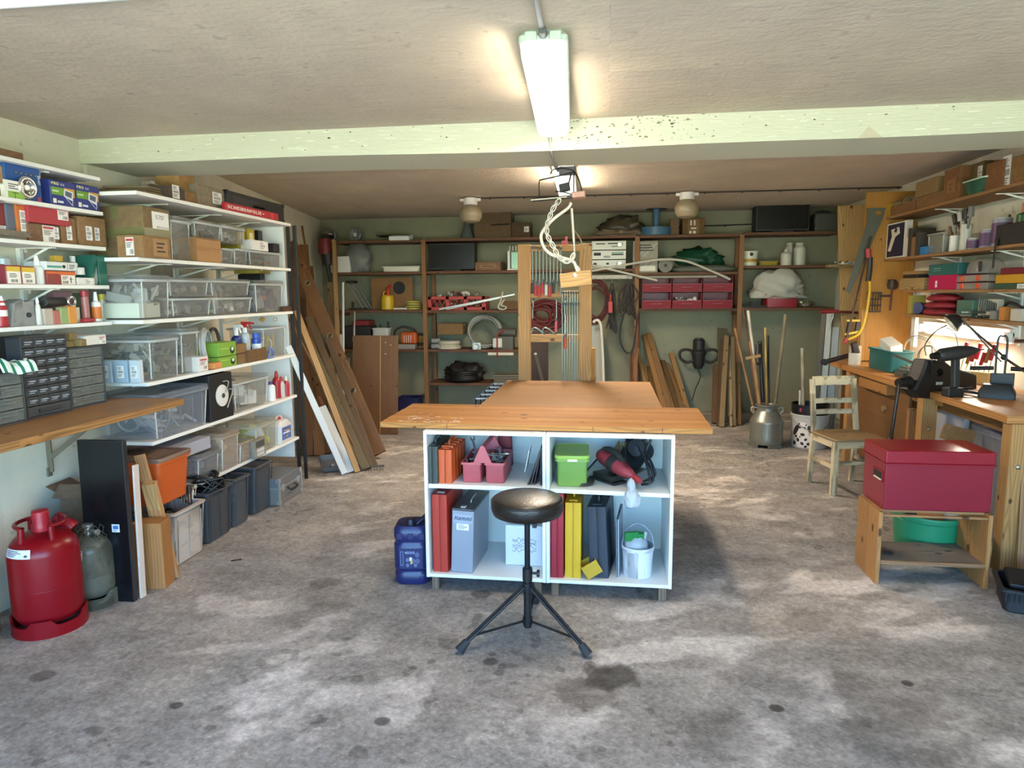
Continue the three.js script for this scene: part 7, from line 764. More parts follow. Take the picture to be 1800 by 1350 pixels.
// blue canister
{ const o = { p: [-1.065, 0.002, -3.6], w: 0.205, d: 0.2 }, g = G('oil_canister', 'dark blue oil canister with white print beside the white cabinet', 'canister', { p: o.p, r: 0.12 }), m = mt(0x1b2150, 0.35), H = 0.33;
  M('body', loft([rr(0.19, 0.185, 0.06, 0, 6), rr(0.2, 0.195, 0.06, 0.012, 6), rr(0.2, 0.195, 0.06, 0.06, 6), rr(0.19, 0.185, 0.06, 0.068, 6), rr(0.19, 0.185, 0.06, 0.08, 6), rr(0.203, 0.197, 0.06, 0.09, 6), rr(0.203, 0.197, 0.06, H * 0.68, 6), rr(0.19, 0.185, 0.06, H * 0.71, 6), rr(0.19, 0.185, 0.06, H * 0.75, 6), rr(0.203, 0.197, 0.06, H * 0.79, 6), rr(0.2, 0.195, 0.06, H * 0.93, 6), rr(0.175, 0.17, 0.06, H, 6), rr(0.1, 0.1, 0.05, H * 0.985, 6)], true, true), m, g);
  M('cap', cyl(0.024, 0.022, 0.035).translate(-0.005, H * 0.99, 0.045), mt(0x16182c, 0.4), g); M('handle', tube([[0.02, H * 0.97, 0.02], [0.06, H + 0.02, 0.0], [0.095, H + 0.04, -0.03], [0.1, H * 0.9, -0.05]], 0.014, 24), mt(0x14172e, 0.4), g); for (const x of [-0.06, 0, 0.06]) M('shoulder_rib', bar(0.03, 0.035, 0.006, [x, H * 0.84, 0.0985]), m, g);
  const t = canvasTex(256, 192, (k, w, h) => { k.fillStyle = '#1b2150'; k.fillRect(0, 0, w, h); k.strokeStyle = '#9aa4c4'; k.lineWidth = 3; for (const [x, y, r] of [[96, 40, 12], [126, 40, 12], [156, 40, 12], [74, 40, 9], [90, 110, 16], [196, 60, 20], [200, 120, 20], [90, 160, 14], [176, 160, 14], [150, 120, 22]]) { k.beginPath(); k.arc(x, y, r, 0, 7); k.stroke(); k.beginPath(); k.arc(x, y, r * 0.4, 0, 7); k.stroke(); } k.strokeRect(16, 30, 26, 130); k.fillStyle = '#dfe2e8'; k.fillRect(112, 84, 26, 34); k.fillStyle = '#b39a5c'; k.beginPath(); k.ellipse(132, 128, 12, 26, 0.2, 0, 7); k.fill(); });
  sticker(g, t, 0.13, 0.115, [-0.0, 0.152, 0.0995], null, 'print'); }
// drum stool
{ const p = [-0.352, 0, -3.02], g = G('drum_stool', 'round black padded stool on a folding tripod', 'stool', { p }), m = mt(0x131416, 0.4), sy = 0.603;
  M('seat', lathe([[0, sy - 0.012], [0.13, sy - 0.012], [0.157, sy - 0.004], [0.166, sy + 0.02], [0.166, sy + 0.052], [0.16, sy + 0.064], [0.148, sy + 0.072], [0.09, sy + 0.08], [0, sy + 0.082]], 48), mt(0x1b1713, 0.34, 0, { bumpMap: TEX.leather, bumpScale: 0.0008 }), g); M('piping', tr(norm(new THREE.TorusGeometry(0.164, 0.0028, 6, 60)), [0, sy + 0.056, 0], [PI / 2, 0, 0]), mt(0x0e0d0c, 0.4), g);
  M('seat_bracket', mrg([bar(0.1, 0.012, 0.06, [0, sy - 0.018, 0]), bar(0.02, 0.05, 0.04, [0.035, sy - 0.045, 0])]), m, g); M('seat_screw', rod([0.03, sy - 0.03, 0.0], [0.06, sy - 0.03, 0.0], 0.014), m, g);
  M('post', rod([0, 0.23, 0], [0, sy - 0.02, 0], 0.0135), mt(0x1c1d1f, 0.3, 0.3), g); M('outer_tube', rod([0, 0.045, 0], [0, 0.315, 0], 0.0185), m, g); M('collar', mrg([rod([0, 0.275, 0], [0, 0.335, 0], 0.0235), rod([0, 0.23, 0], [0, 0.265, 0], 0.025)]), m, g); M('wing_screw', mrg([rod([0.02, 0.31, 0], [0.045, 0.31, 0], 0.006), rod([0.044, 0.31, 0], [0.056, 0.31, 0], 0.017)]), m, g); M('hub', rod([0, 0.06, 0], [0, 0.095, 0], 0.024), m, g);
  [[-0.272, 0.185], [0.272, 0.15], [0.0, -0.33]].forEach(([x, z]) => { const l = Math.hypot(x, z), ux = x / l, uz = z / l, top = [ux * 0.022, 0.245, uz * 0.022], foot = [x, 0.035, z], t = (k) => top.map((v, i) => mix(v, foot[i], k)), s = [-uz * 0.008, 0, ux * 0.008]; const k = M('leg', mrg([rod(top.map((v, i) => v + s[i]), foot.map((v, i) => v + s[i]), 0.0075), rod(top.map((v, i) => v - s[i]), foot.map((v, i) => v - s[i]), 0.0075)]), m, g); M('foot', rod(t(0.93), [x * 1.06, 0.012, z * 1.06], 0.017, 0.023, 14), mt(0x26272a, 0.7), k); M('spreader', beamBar([ux * 0.022, 0.078, uz * 0.022], t(0.84), 0.014, 0.007, [0, 1, 0]), m, g); }); }
// tool frame at the table's far end
{ const z = -5.5, y0 = 0, px = (u, v) => u, xa = -0.655, xb = -0.169, yt = 1.977, w = wd(0xb9894e, 'pine'), g = G('clamp_rack', 'upright pine frame hung with clamps behind the table', 'tool rack', { p: [0, 0, z] });
  for (const x of [xa, xb]) M('post', bx(0.1, yt, 0.05), w, g, [x, 0, 0]); const x0 = xa + 0.05, x1 = xb - 0.05, rl = (v0, v1) => M('rail', bar(x1 - x0, v0 - v1, 0.045, [(x0 + x1) / 2, (v0 + v1) / 2, 0.0]), w, g); rl(1.97, 1.921); rl(1.614, 1.56); rl(1.266, 1.206);
  const steelM = mt(0x77786f, 0.35, 0.7), dark = mt(0x3a3a38, 0.4, 0.5);
  const clampAt = (label, x, yTop, len, hc, up) => { const k = G('screw_clamp', label, 'clamp', { p: [x, yTop, z + 0.035] }, 'clamps hung in the pine frame'); M('bar', bar(0.007, len, 0.012, [0, -len / 2, 0]), steelM, k); M('fixed_jaw', bar(0.014, 0.016, 0.06, [0, -0.01, 0.024]), dark, k); const hy = up ? -0.1 : -len * 0.82; M('sliding_jaw', bar(0.016, 0.022, 0.06, [0, hy, 0.024]), dark, k); if (hc) M('handle', rod([0, hy - 0.015, 0.05], [0, hy - 0.1, 0.05], 0.011), mt(hc, 0.5), k); else M('spindle', rod([0, hy - 0.01, 0.05], [0, hy - 0.08, 0.05], 0.006), steelM, k); };
  const ord = ['first', 'second', 'third', 'fourth', 'fifth', 'sixth', 'seventh', 'eighth', 'ninth'];
  for (let i = 0; i < 9; i++) clampAt('clamp in the frame top opening, ' + ord[i] + ' from the lantern side post', xa + 0.07 + i * 0.028, yt - 0.015 - 0.004 * (i % 3), 0.33 + 0.012 * (i % 3), [0x2a2a28, 0xb52830, 0xb52830, 0xb52830, 0xc9c8c2, 0xb52830, 0x2a2a28, 0, 0][i]);
  for (let i = 0; i < 7; i++) clampAt('long bar clamp in the lower openings, ' + ord[i] + ' from the hi-fi side post', xb - 0.06 - i * 0.02, 1.608, 1.0 - (i % 2) * 0.05, 0, true);
  clampAt('big bar clamp with an orange handle in the middle opening', -0.324, 1.555, 0.36, 0xc9401c); clampAt('small clamp with a pink handle in the middle opening', -0.396, 1.556, 0.2, 0xc0505c); clampAt('thin steel clamp nearest the lantern side post, middle opening', -0.581, 1.557, 0.1, 0);
  for (let i = 0; i < 2; i++) { const x = [-0.564, -0.478][i]; thing('spring_clamp', ['grey spring clamp lying on the lower rail, nearest the post', 'grey spring clamp lying on the lower rail, nearest the orange handle'][i], 'clamp', tube([[-0.04, 0.006, 0], [-0.02, 0.05, 0], [0.02, 0.04, 0], [0.06, 0.008, 0], [0.075, 0.005, 0.01]], 0.007, 24), mt(0x6d7a76, 0.35, 0.6), [x, 1.267, z + 0.005]); }
  thing('red_tape', 'red plastic clip sitting on top of the pine frame', 'clip', mrg([bar(0.05, 0.03, 0.03, [0, 0.015, 0]), bar(0.02, 0.04, 0.02, [0.01, 0.04, 0])]), mt(0xb03a34, 0.5), [-0.333, 1.97, z]);
  thing('grey_pipe', 'dull grey pipe leaning inside the lowest frame opening', 'pipe', rod([-0.458,0,-6.899], [-0.595,1.087,-5.75], 0.014), mt(0x77796f, 0.4, 0.6), [0, 0, 0]);
  thing('saw_sheet', 'brown board standing behind the lowest frame opening', 'board', bx(0.2, 1.25, 0.02), wd(0x3d2b1e, 'ply'), [-0.631, 0, -6.3]);
}
board('yellow_batten', 'bright pine batten standing behind the frame post', 'batten', [-0.093, 0, -5.9], [-0.116, 1.125, -5.9], 0.05, 0.03, [0, 0, 1], wd(0xc08f48, 'pine'));
// work light and pull block hanging from the ceiling
{ const z = -4.7, g = G('work_light', 'flat halogen work light on a bent wire stand hung under the ceiling', 'work light', { p: [-0.316, 2.21, z] }), dk = mt(0x25221f, 0.5);
  const P3 = (u, v, dz = 0) => [(u - 985) * 0.0039, (352 - v) * 0.0039, dz];
  M('wire_stand', mrg([tube([P3(949, 346), P3(949, 318), P3(985, 311), P3(1008, 306), P3(1008, 344)], 0.005, 40, 6, false, 0.05), tube([P3(968, 308, 0), P3(975, 300, 0), P3(1003, 302, 0), P3(1016, 318, 0.02), P3(1020, 345, 0.02), P3(990, 340, 0.05), P3(978, 338, 0.03)], 0.0045, 40, 6), tube([P3(1004, 306), P3(1000, 322), P3(996, 338)], 0.006, 16, 6)]), dk, g);
  M('tray', tr(bx(0.32, 0.022, 0.13, 0.005), P3(978, 351), [0.12, 0.05, 0.06]), dk, g); M('glass_strip', tr(bx(0.24, 0.008, 0.02, 0.002), [-0.07, 0.0, 0.075], [0.12, 0, 0.06]), mt(0xcfc6a8, 0.3), g); M('end_cap', tr(bx(0.09, 0.04, 0.11, 0.008), P3(1017, 350, 0.015), [0, 0, 0.08]), mt(0xcf9f8c, 0.4), g); M('terminal', tr(bx(0.07, 0.05, 0.06, 0.006), P3(994, 338, 0.02), [0, 0, 0.2]), dk, g); }
{ const g = G('junction_box', 'grey junction box where the ceiling cable ends', 'junction box', { p: [-0.299, 2.453, -5.2] }); M('box', bx(0.12, 0.06, 0.06, 0.006), mt(0x7b7b74, 0.5), g); M('bracket', tube([[-0.06, 0.03, 0], [-0.1, 0.1, 0], [-0.1, 0.22, 0], [-0.08, 0.35, 0]], 0.014, 20), mt(0x6d6d66, 0.5), g); }
{ const z = -4.6, q = (u, v) => [ (u - 900), v ]; const cable = [[-0.238,2.181,-4.6],[-0.26,2.145,-4.6],[-0.357,2.075,-4.6],[-0.428,1.995,-4.6],[-0.432,1.936,-4.6],[-0.402,1.877,-4.6],[-0.346,1.839,-4.6],[-0.27,1.819,-4.6],[-0.222,1.8,-4.6],[-0.203,1.763,-4.6],[-0.191,1.726,-4.6]]; 
  thing('white_cable', 'thick white cable sagging beside the chain to the pull block', 'cable', tube(cable, 0.0105, 70, 8), mt(0xd9d3c4, 0.5), [0, 0, 0]);
  const ch = [[-0.314,2.193,-4.57],[-0.355,2.137,-4.57],[-0.392,2.036,-4.57],[-0.392,1.977,-4.57],[-0.355,1.904,-4.57],[-0.317,1.837,-4.57],[-0.276,1.803,-4.57],[-0.239,1.81,-4.57],[-0.22,1.843,-4.57]], curve = new THREE.CatmullRomCurve3(ch.map(V)), g = G('chain', 'white plastic chain swinging from the work light', 'chain', { p: [0, 0, 0] }), lg = new THREE.TorusGeometry(0.0135, 0.0034, 7, 16); const n = 21;
  for (let i = 0; i < n; i++) { const t = (i + 0.5) / n, p = curve.getPointAt(t), d = curve.getTangentAt(t), m = M('link', lg, mt(0xd8d2c4, 0.45), g); m.position.copy(p); m.scale.set(1, 1.75, 1); const mm = new THREE.Matrix4(), y = d.clone().normalize(), zz = new THREE.Vector3(0, 0, 1).applyAxisAngle(y, i % 2 ? PI / 2 : 0), xx = new THREE.Vector3().crossVectors(y, zz).normalize(); zz.crossVectors(xx, y); mm.makeBasis(xx, y, zz); m.quaternion.setFromRotationMatrix(mm); }
  thing('pull_rope', 'white rope hanging straight down onto the pull block', 'rope', mrg([rod([-0.235,2.147,-4.62], [-0.22,1.931,-4.62], 0.008), rod([-0.22,1.931,-4.62], [-0.215,1.846,-4.62], 0.005), tube([[-0.215,1.852,-4.61],[-0.23,1.816,-4.61],[-0.207,1.778,-4.61],[-0.184,1.748,-4.61],[-0.199,1.711,-4.61]], 0.009, 24, 7)]), mt(0xd3ccbb, 0.6), [0, 0, 0]);
  thing('pull_string', 'thin brown cord running slantwise past the pull block', 'cord', tube([[-0.249,2.203,-4.66],[-0.233,2.041,-4.66],[-0.18,1.951,-4.66],[-0.104,1.783,-4.66]], 0.005, 16, 6), mt(0x8a7458, 0.7), [0, 0, 0]);
  { const g2 = G('pull_block', 'rectangular wooden pull block hanging at an angle', 'wood block', { p: [-0.206,1.689,-4.6], r: [0, -0.05, 0.115] }); M('block', bx(0.208, 0.095, 0.03, 0.005).translate(0, -0.05, 0), wd(0xd2a466, 'pine'), g2); M('knot', norm(new THREE.SphereGeometry(0.017, 14, 10).translate(0, 0.022, 0.018)), mt(0xe3dccb, 0.6), g2); }
}

// ---- wall shelves over the bench ---------------------------------------------------
const shelfR = wd(0x9a7448, 'pine'), R1 = 2.28, R2 = 1.89, R3 = 1.6, R4 = 1.39;
{ const g = G('wall_shelf', 'four wooden wall shelves on white brackets over the workbench', 'shelf', { p: [2.9, 0, -5.2] });
  for (const [y, z0, z1, d] of [[R1, -7.02, -3.4, 0.3], [R2, -7.02, -3.4, 0.3], [R3, -6.6, -3.4, 0.28], [R4, -6.55, -3.4, 0.28]]) M('shelf', bx(d, 0.022, z1 - z0, 0.003, { grain: 2 }), shelfR, g, [-d / 2, y - 0.022, (z0 + z1) / 2 + 5.2]);
  for (const z of [-6.2, -5.3, -4.5]) { M('rail', bx(0.014, 1.15, 0.026), white, g, [-0.008, 1.2, z + 5.2]); for (const y of [R1, R2, R3, R4]) M('bracket', bracket(0.22, 0.045), white, g, [-0.014, y - 0.022, z + 5.2], [0, PI, 0]); }
  M('upright', bx(0.03, 0.5, 0.06), mt(0xc9cbc4, 0.5), g, [-0.2, 1.1, -1.3]); }
const up = (o, y) => ({ ...o, p: [o.p[0], y, o.p[2]] });
// top shelf
carton('yellow and white book box at the far end of the top wall shelf', {p:[2.72,2.28,-7.084],r:-1.571,w:0.151,h:0.12,d:0.2}, { mat: mt(0xb08d1e, 0.6), tape: false });
carton('low brown carton under the torn packing, far end of the top wall shelf', {p:[2.73,2.28,-6.739],r:-1.571,w:0.517,h:0.087,d:0.22}, { c: 0x8a6238, tape: false });
junk('packing_scraps', 'torn packing paper and cardboard strips on the low brown carton', 'scraps', { p: [2.72, 2.345, -6.8], r: 0, w: 0.2, h: 0.1, d: 0.5 }, { n: 16, size: 0.8, rods: 0, colors: [0x9a8a66, 0x5f5638, 0x8d7a58] });
const rc = {p:[2.73,2.28,-6.211],r:-1.571,w:0.475,h:0.099,d:0.22}; carton('flat brown carton under the tan one on the top wall shelf', rc, { c: 0x8d673c });
carton('tan carton with a brown side standing on the flat one', { ...rc, p: [rc.p[0], 2.286 + rc.h, rc.p[2] - 0.08], h: 0.21874605938961844 - rc.h, w: rc.w * 0.8 }, { c: 0x9c7e50 });
carton('tall brown carton with a small stamp, behind the green glass dish', {p:[2.75,2.28,-5.853],r:-1.571,w:0.245,h:0.243,d:0.26}, { c: 0x8c6238, stick: [[canvasTex(48, 48, (g) => { g.fillStyle = '#8c6238'; g.fillRect(0, 0, 48, 48); g.fillStyle = '#5a3a20'; g.fillRect(12, 14, 24, 5); g.fillRect(16, 26, 8, 14); }), 0.12, 0.1, 0, 0.45]] });
carton('olive carton with a black and white print on the top wall shelf', {p:[2.79,2.28,-5.717],r:-1.571,w:0.317,h:0.245,d:0.18}, { c: 0x6f6036, stick: [[TX.ship, 0.06, 0.09, 0.35, 0.7]] });
{ const o = {p:[2.66,2.28,-5.493],r:-1.571,w:0.328,h:0.106,d:0.12}, g = G('glass_dish', 'green glass dish lying on its side before the olive carton', 'dish', o), m = mt(0x2f5c48, 0.15); M('bowl', tubGeo(o.w, o.h, o.d, 0.75, 0.006, 0.04, true), m, g); M('rim', loft([rr(o.w * 1.02, o.d * 1.05, 0.04, o.h - 0.01), rr(o.w * 1.04, o.d * 1.08, 0.04, o.h), rr(o.w * 0.97, o.d, 0.04, o.h)], false, false), mt(0xb9d2c2, 0.2), g); }
carton('reddish brown carton beside the white printed box on the top wall shelf', {p:[2.75,2.28,-5.261],r:-1.571,w:0.209,h:0.183,d:0.26}, { c: 0x8e5f36 });
carton('white printed box with a blue picture standing on the top wall shelf', {p:[2.74,2.28,-5.142],r:-1.571,w:0.089,h:0.19,d:0.2}, { mat: mt(0xc9c6ba, 0.6), tape: false, stick: [[TX.ship, 0.1, 0.22, 0, 0.5]] });
carton('stack of brown carton sheets at the picture edge of the top wall shelf', {p:[2.75,2.28,-4.896],r:-1.571,w:0.308,h:0.169,d:0.26}, { c: 0x96703e });
// second shelf
{ const o = {p:[2.66,1.89,-6.86],r:-1.571,w:0.434,h:0.329,d:0.06}, t = canvasTex(160, 256, (g, w, h) => { g.fillStyle = '#151a33'; g.fillRect(0, 0, w, h); g.strokeStyle = '#d6d4c4'; g.lineWidth = 16; g.strokeRect(0, 0, w, h); g.fillStyle = '#c9c5b2'; g.save(); g.translate(70, 60); g.rotate(0.25); g.beginPath(); g.moveTo(-36, -6); g.lineTo(30, -34); g.lineTo(50, 10); g.lineTo(18, 40); g.lineTo(10, 150); g.lineTo(-18, 150); g.lineTo(-14, 40); g.fill(); g.fillStyle = '#151a33'; g.fillRect(-4, -20, 22, 28); g.restore(); }), g = G('tool_poster', 'white framed dark blue pack printed with a pale spanner', 'package', { ...o, w: o.w }); M('pack', bx(o.w, o.h, o.d, 0.01), mt(0xb9b6aa, 0.35), g); sticker(g, t, o.w * 0.94, o.h * 0.96, [0, o.h / 2, o.d / 2 + 0.001], null, 'print'); }
for (let i = 0; i < 4; i++) carton(['white spined folder closest to the spanner pack', 'dark brown folder in the row of folders', 'brown wooden box among the folders', 'dark folder next to the small blue box'][i], { p: [2.72, 1.89, -6.61 + i * 0.075], r: -PI / 2 + 0.05, w: 0.07, h: [0.17, 0.24, 0.16, 0.2][i], d: 0.2 }, { name: 'folder', cat: 'folder', mat: mt([0xb9b3a4, 0x3b2f24, 0x7a5836, 0x3a342c][i], 0.6), tape: false });
carton('small bright blue box at the second wall shelf front', {p:[2.65,1.89,-6.264],r:-1.571,w:0.117,h:0.066,d:0.06}, { mat: mt(0x2c6ea0, 0.5), tape: false });
bin('clear oblong box beside the brush mug', {p:[2.73,1.89,-6.092],r:-1.571,w:0.289,h:0.164,d:0.2}, { op: 0.4, c: 0xa8a594 }); 
const mug = (label, o, c, n, seed) => { const r = rng(seed), g = can(label, o, { name: 'mug', cat: 'mug', c }); return [g, r]; };
{ const o = {p:[2.667,1.89,-5.829],r:-1.571,w:0.118,h:0.125,d:0.075}; mug('white mug with brushes beside the clear oblong box', o, 0xd6d4ca); for (let i = 0; i < 4; i++) thing('paint_brush', ['brush with a brown bristle head in the white mug, tallest', 'brush with a steel ferrule in the white mug', 'short brush leaning out of the white mug', 'dark handled brush leaning away in the white mug'][i], 'brush', mrg([rod([o.p[0], 1.93, o.p[2]], [o.p[0] - 0.01 + 0.012 * i, 2.02 + 0.02 * ((i * 7) % 3), o.p[2] - 0.05 + 0.035 * i], 0.006), rod([o.p[0] - 0.01 + 0.012 * i, 2.02 + 0.02 * ((i * 7) % 3), o.p[2] - 0.05 + 0.035 * i], [o.p[0] - 0.015 + 0.015 * i, 2.09 + 0.02 * ((i * 7) % 3), o.p[2] - 0.066 + 0.046 * i], 0.015, 0.011)]), mt([0x6d5238, 0x8d8a80, 0x9c8a6a, 0x35302a][i], 0.5), [0, 0, 0]); }
{ const o = {p:[2.66,1.89,-5.654],r:-1.571,w:0.128,h:0.195,d:0.08}; mug('tall pale tin holding big brushes on the second wall shelf', o, 0xb5b2a2); for (let i = 0; i < 4; i++) thing('paint_brush', ['wide dark brush standing in the pale tin', 'long white handled brush leaning in the pale tin', 'round black brush leaning to the purple tins', 'crossed grey brush handle in the pale tin'][i], 'brush', mrg([rod([o.p[0], 2.0, o.p[2]], [o.p[0] - 0.02, 2.1 + 0.012 * i, o.p[2] - 0.11 + 0.065 * i], 0.009), rod([o.p[0] - 0.02, 2.1 + 0.012 * i, o.p[2] - 0.11 + 0.065 * i], [o.p[0] - 0.03, 2.17 + 0.012 * i, o.p[2] - 0.14 + 0.085 * i], 0.024, 0.018)]), mt([0x3a3128, 0xaba69a, 0x1f1c1a, 0x6f6b64][i], 0.5), [0, 0, 0]); }
for (let i = 0; i < 3; i++) can(['purple banded tin lying first beside the pale tin', 'purple banded tin in the middle on the second wall shelf', 'white lidded purple tin closest to the black box'][i], { p: [2.68 + 0.03 * i, 1.89, [-5.574, -5.438, -5.334][i]], r: 0, w: [0.09, 0.11, 0.12][i], h: [0.08, 0.13, 0.2][i], d: 0.12 }, { c: 0x8d8792, band: 0x5c3f62, lid: 0xc9c6bc });
bottle('black glue bottle with a bent nozzle above the black box', {p:[2.78,1.89,-5.327],r:-1.571,w:0.121,h:0.227,d:0.08}, { c: 0x1d2a38, cap: 0x151515, capH: 0.3, capR: 0.4, capT: 0.15 });
bottle('green bottle with an orange cap at the picture edge', {p:[2.795,1.89,-5.158],r:-1.571,w:0.159,h:0.287,d:0.11}, { c: 0x1e5c2c, cap: 0xc4622c, capH: 0.22, capR: 0.5 });
carton('black box with a hanging strap on the second wall shelf', {p:[2.65,1.89,-4.929],r:-1.571,w:0.403,h:0.133,d:0.1}, { mat: mt(0x1b1815, 0.6), tape: false });
thing('strap', 'black strap with a white tag hanging below the black box', 'strap', mrg([bar(0.006, 0.2, 0.02, [0, -0.02, 0], [0.06, 0, 0])]), mt(0x1c1a18, 0.6), [2.585, 1.86, -5.096]);
// third shelf
{ const o = {p:[2.74,1.6,-6.496],r:-1.571,w:0.481,h:0.116,d:0.2}; carton('light wooden block on the third wall shelf', { ...o, h: 0.1 }, { name: 'wood_block', cat: 'wood block', mat: wd(0xa58a5a, 'pine'), tape: false }); thing('book', 'black book lying across the light wooden block', 'book', bx(0.2, 0.024, 0.3), mt(0x1f1d1a, 0.5), [2.73, 1.706, o.p[2]]); thing('book', 'tan board lying on the black book on the third wall shelf', 'board', bx(0.2, 0.03, 0.34), wd(0x9c7c4a, 'pine'), [2.73, 1.732, o.p[2]]); }
const mg = {p:[2.74,1.6,-5.91],r:-1.571,w:0.461,h:0.112,d:0.22}; carton('magenta carton with a white mark on the third wall shelf', mg, { mat: mt(0xb0104a, 0.5), tape: false, stick: [[TX.ship, 0.03, 0.05, -0.2, 0.4]] });
carton('teal carton stacked on the magenta one', { ...mg, p: [mg.p[0], 1.602 + mg.h, mg.p[2]], h: 0.085, w: mg.w * 1.05 }, { mat: mt(0x1f5a55, 0.5), tape: false, stick: [[canvasTex(96, 48, (g) => { g.fillStyle = '#1f5a55'; g.fillRect(0, 0, 96, 48); g.fillStyle = '#9fc0b8'; for (let i = 0; i < 7; i++) { g.fillRect(8 + i * 9, 12, 5, 5); g.fillRect(8 + i * 9, 26, 4, 4); } }), 0.2, 0.06, -0.15, 0.5]] });
{ const o = {p:[2.73,1.6,-5.457],r:-1.571,w:0.429,h:0.052,d:0.2}; for (let i = 0; i < 2; i++) { const g = G('parts_organizer', ['clear parts organizer with orange latches, lower of two', 'clear parts organizer with orange latches, upper of two'][i], 'organizer', { p: [o.p[0], 1.6 + i * (o.h + 0.004), o.p[2]], r: o.r }); M('case', bx(o.w, o.h - 0.004, o.d, 0.004), mt(0x9c968c, 0.3, 0, { transparent: true, opacity: 0.7 }), g); for (const s of [-0.3, 0.22]) M('latch', bx(0.045, o.h * 0.75, 0.01, 0.003), mt(0xc9502c, 0.4), g, [o.w * s, o.h * 0.1, o.d / 2 + 0.004]); }
  const g = G('face_shield', 'clear domed face shield lying on the parts organizers', 'face shield', { p: [o.p[0], 1.612 + o.h * 2, o.p[2] - 0.02] }); M('visor', loft([rr(0.2, 0.26, 0.08, 0, 5), rr(0.2, 0.26, 0.09, 0.05, 5), rr(0.17, 0.22, 0.08, 0.09, 5), rr(0.09, 0.12, 0.05, 0.115, 5)], false, true), mt(0x9c9488, 0.15, 0, { transparent: true, opacity: 0.5, side: THREE.DoubleSide }), g); M('strap', bar(0.01, 0.075, 0.03, [-0.1, 0.045, 0.12]), mt(0x2a221f, 0.6), g); }
const yb = {p:[2.72,1.6,-4.922],r:-1.571,w:0.428,h:0.037,d:0.2}; carton('dark green cartridge box under the yellow case', yb, { mat: mt(0x2c4a34, 0.5), tape: false, stick: [[TX.ship, 0.1, 0.03, 0.25, 0.5]] });
carton('flat yellow case on the dark green box', { ...yb, p: [yb.p[0], 1.602 + yb.h, yb.p[2] + 0.01], h: 0.055 }, { name: 'bit_case', cat: 'tool case', mat: mt(0xbd8a1c, 0.45), tape: false });
carton('flat dark red case on top of the yellow one', { ...yb, p: [yb.p[0], 1.66 + yb.h, yb.p[2] + 0.06], h: 0.04 }, { name: 'bit_case', cat: 'tool case', mat: mt(0x6d1420, 0.45), tape: false });
// fourth shelf
for (let i = 0; i < 3; i++) { const g = G('tool_roll', ['red folded tool roll lowest on the fourth wall shelf', 'red folded tool roll on top of the lowest', 'red folded tool roll with a dark end, highest'][i], 'tool roll', { p: [2.73, R4 + i * 0.058, -6.111 + 0.02 * i], r: 0.04 * i }); M('roll', blob(0.2, 0.062, 0.46 - i * 0.04, 80 + i, 0.12), mt(0x861c26, 0.6), g); M('strap', bar(0.19, 0.05, 0.02, [0, 0.03, 0.08 - i * 0.05]), mt(0x5c1018, 0.6), g); }
carton('yellow grey tin at the far end of the fourth wall shelf', { p: [2.7, R4, -6.499], r: -PI / 2, w: 0.07, h: 0.16, d: 0.12 }, { mat: mt(0x9c8a3c, 0.5), tape: false });
{ const g = G('bit_rack', 'green plastic drill bit rack with a white comb', 'tool rack', { p: [2.72, R4, -5.572], r: -PI / 2 }); M('green_part', bx(0.24, 0.13, 0.05, 0.004), mt(0x4d6f5e, 0.5), g, [-0.16, 0, -0.03]); M('comb', bx(0.26, 0.14, 0.04, 0.003), mt(0xb9b6a2, 0.5), g, [0.12, 0, -0.05]); for (let i = 0; i < 8; i++) M('drill_bit', rod([0.02 + i * 0.03, 0.05, -0.025], [0.02 + i * 0.03, 0.155 - 0.006 * i, -0.025], 0.004 + 0.0004 * i), mt(0x4a4a46, 0.35, 0.7), g); }
const pl = (label, z, y, c, a) => { const g = G('pliers', label, 'pliers', { p: [2.67, y, z], r: [0, a, 0] }); for (const s of [-1, 1]) M('handle', tube([[s * 0.006, 0.012, 0], [s * 0.022, 0.012, 0.04], [s * 0.016, 0.012, 0.12]], 0.008, 16), mt(c, 0.5), g); M('jaws', mrg([bar(0.018, 0.014, 0.05, [0, 0.012, -0.03]), tr(cyl(0.014, 0.014, 0.016), [0, 0.004, 0])]), mt(0x55534c, 0.35, 0.7), g); };
pl('steel locking pliers nearest the red tool rolls', -5.875, R4, 0x9a988c, 0.3); pl('dark pliers heaped in front of the drill bit rack', -5.527, R4 + 0.03, 0x3a3834, 1.2); pl('dark handled pliers lying under the heap before the rack', -5.431, R4, 0x2e2c2a, 1.5); pl('red handled pliers lying beside the cartridge gun', -5.236, R4 + 0.012, 0x9a3a2c, 1.6); pl('small silver pliers on the fourth wall shelf', -5.729, R4, 0x8a887c, 0.7);
{ const g = G('caulking_gun', 'steel caulking gun with a black handle on the fourth wall shelf', 'caulking gun', { p: [2.72, R4 + 0.03, -5.029], r: 0.1 }); M('cradle', mrg([rod([0, 0.02, -0.1], [0, 0.02, 0.2], 0.022), rod([0, 0.03, -0.2], [0, 0.03, 0.0], 0.004)]), mt(0x9a9a94, 0.35, 0.7), g); M('handle', mrg([bar(0.02, 0.09, 0.03, [-0.02, 0.0, -0.11]), tube([[0, 0.05, -0.14], [-0.02, 0.09, -0.05], [-0.03, 0.06, 0.1], [-0.03, 0.06, 0.24]], 0.01, 20)]), mt(0x1f1f1e, 0.5), g); }
for (let i = 0; i < 3; i++) carton(['orange sanding wedge between the grey blocks', 'grey sanding block beside the orange wedge', 'white card of screws at the picture edge of the fourth wall shelf'][i], { p: [2.68, R4, [-5.077, -5.189, -4.913][i]], r: -PI / 2, w: [0.06, 0.07, 0.12][i], h: [0.09, 0.06, 0.08][i], d: 0.06 }, { name: 'sanding_block', cat: 'block', mat: mt([0xb8742c, 0x7d7a72, 0xb9b2a2][i], 0.7), tape: false });
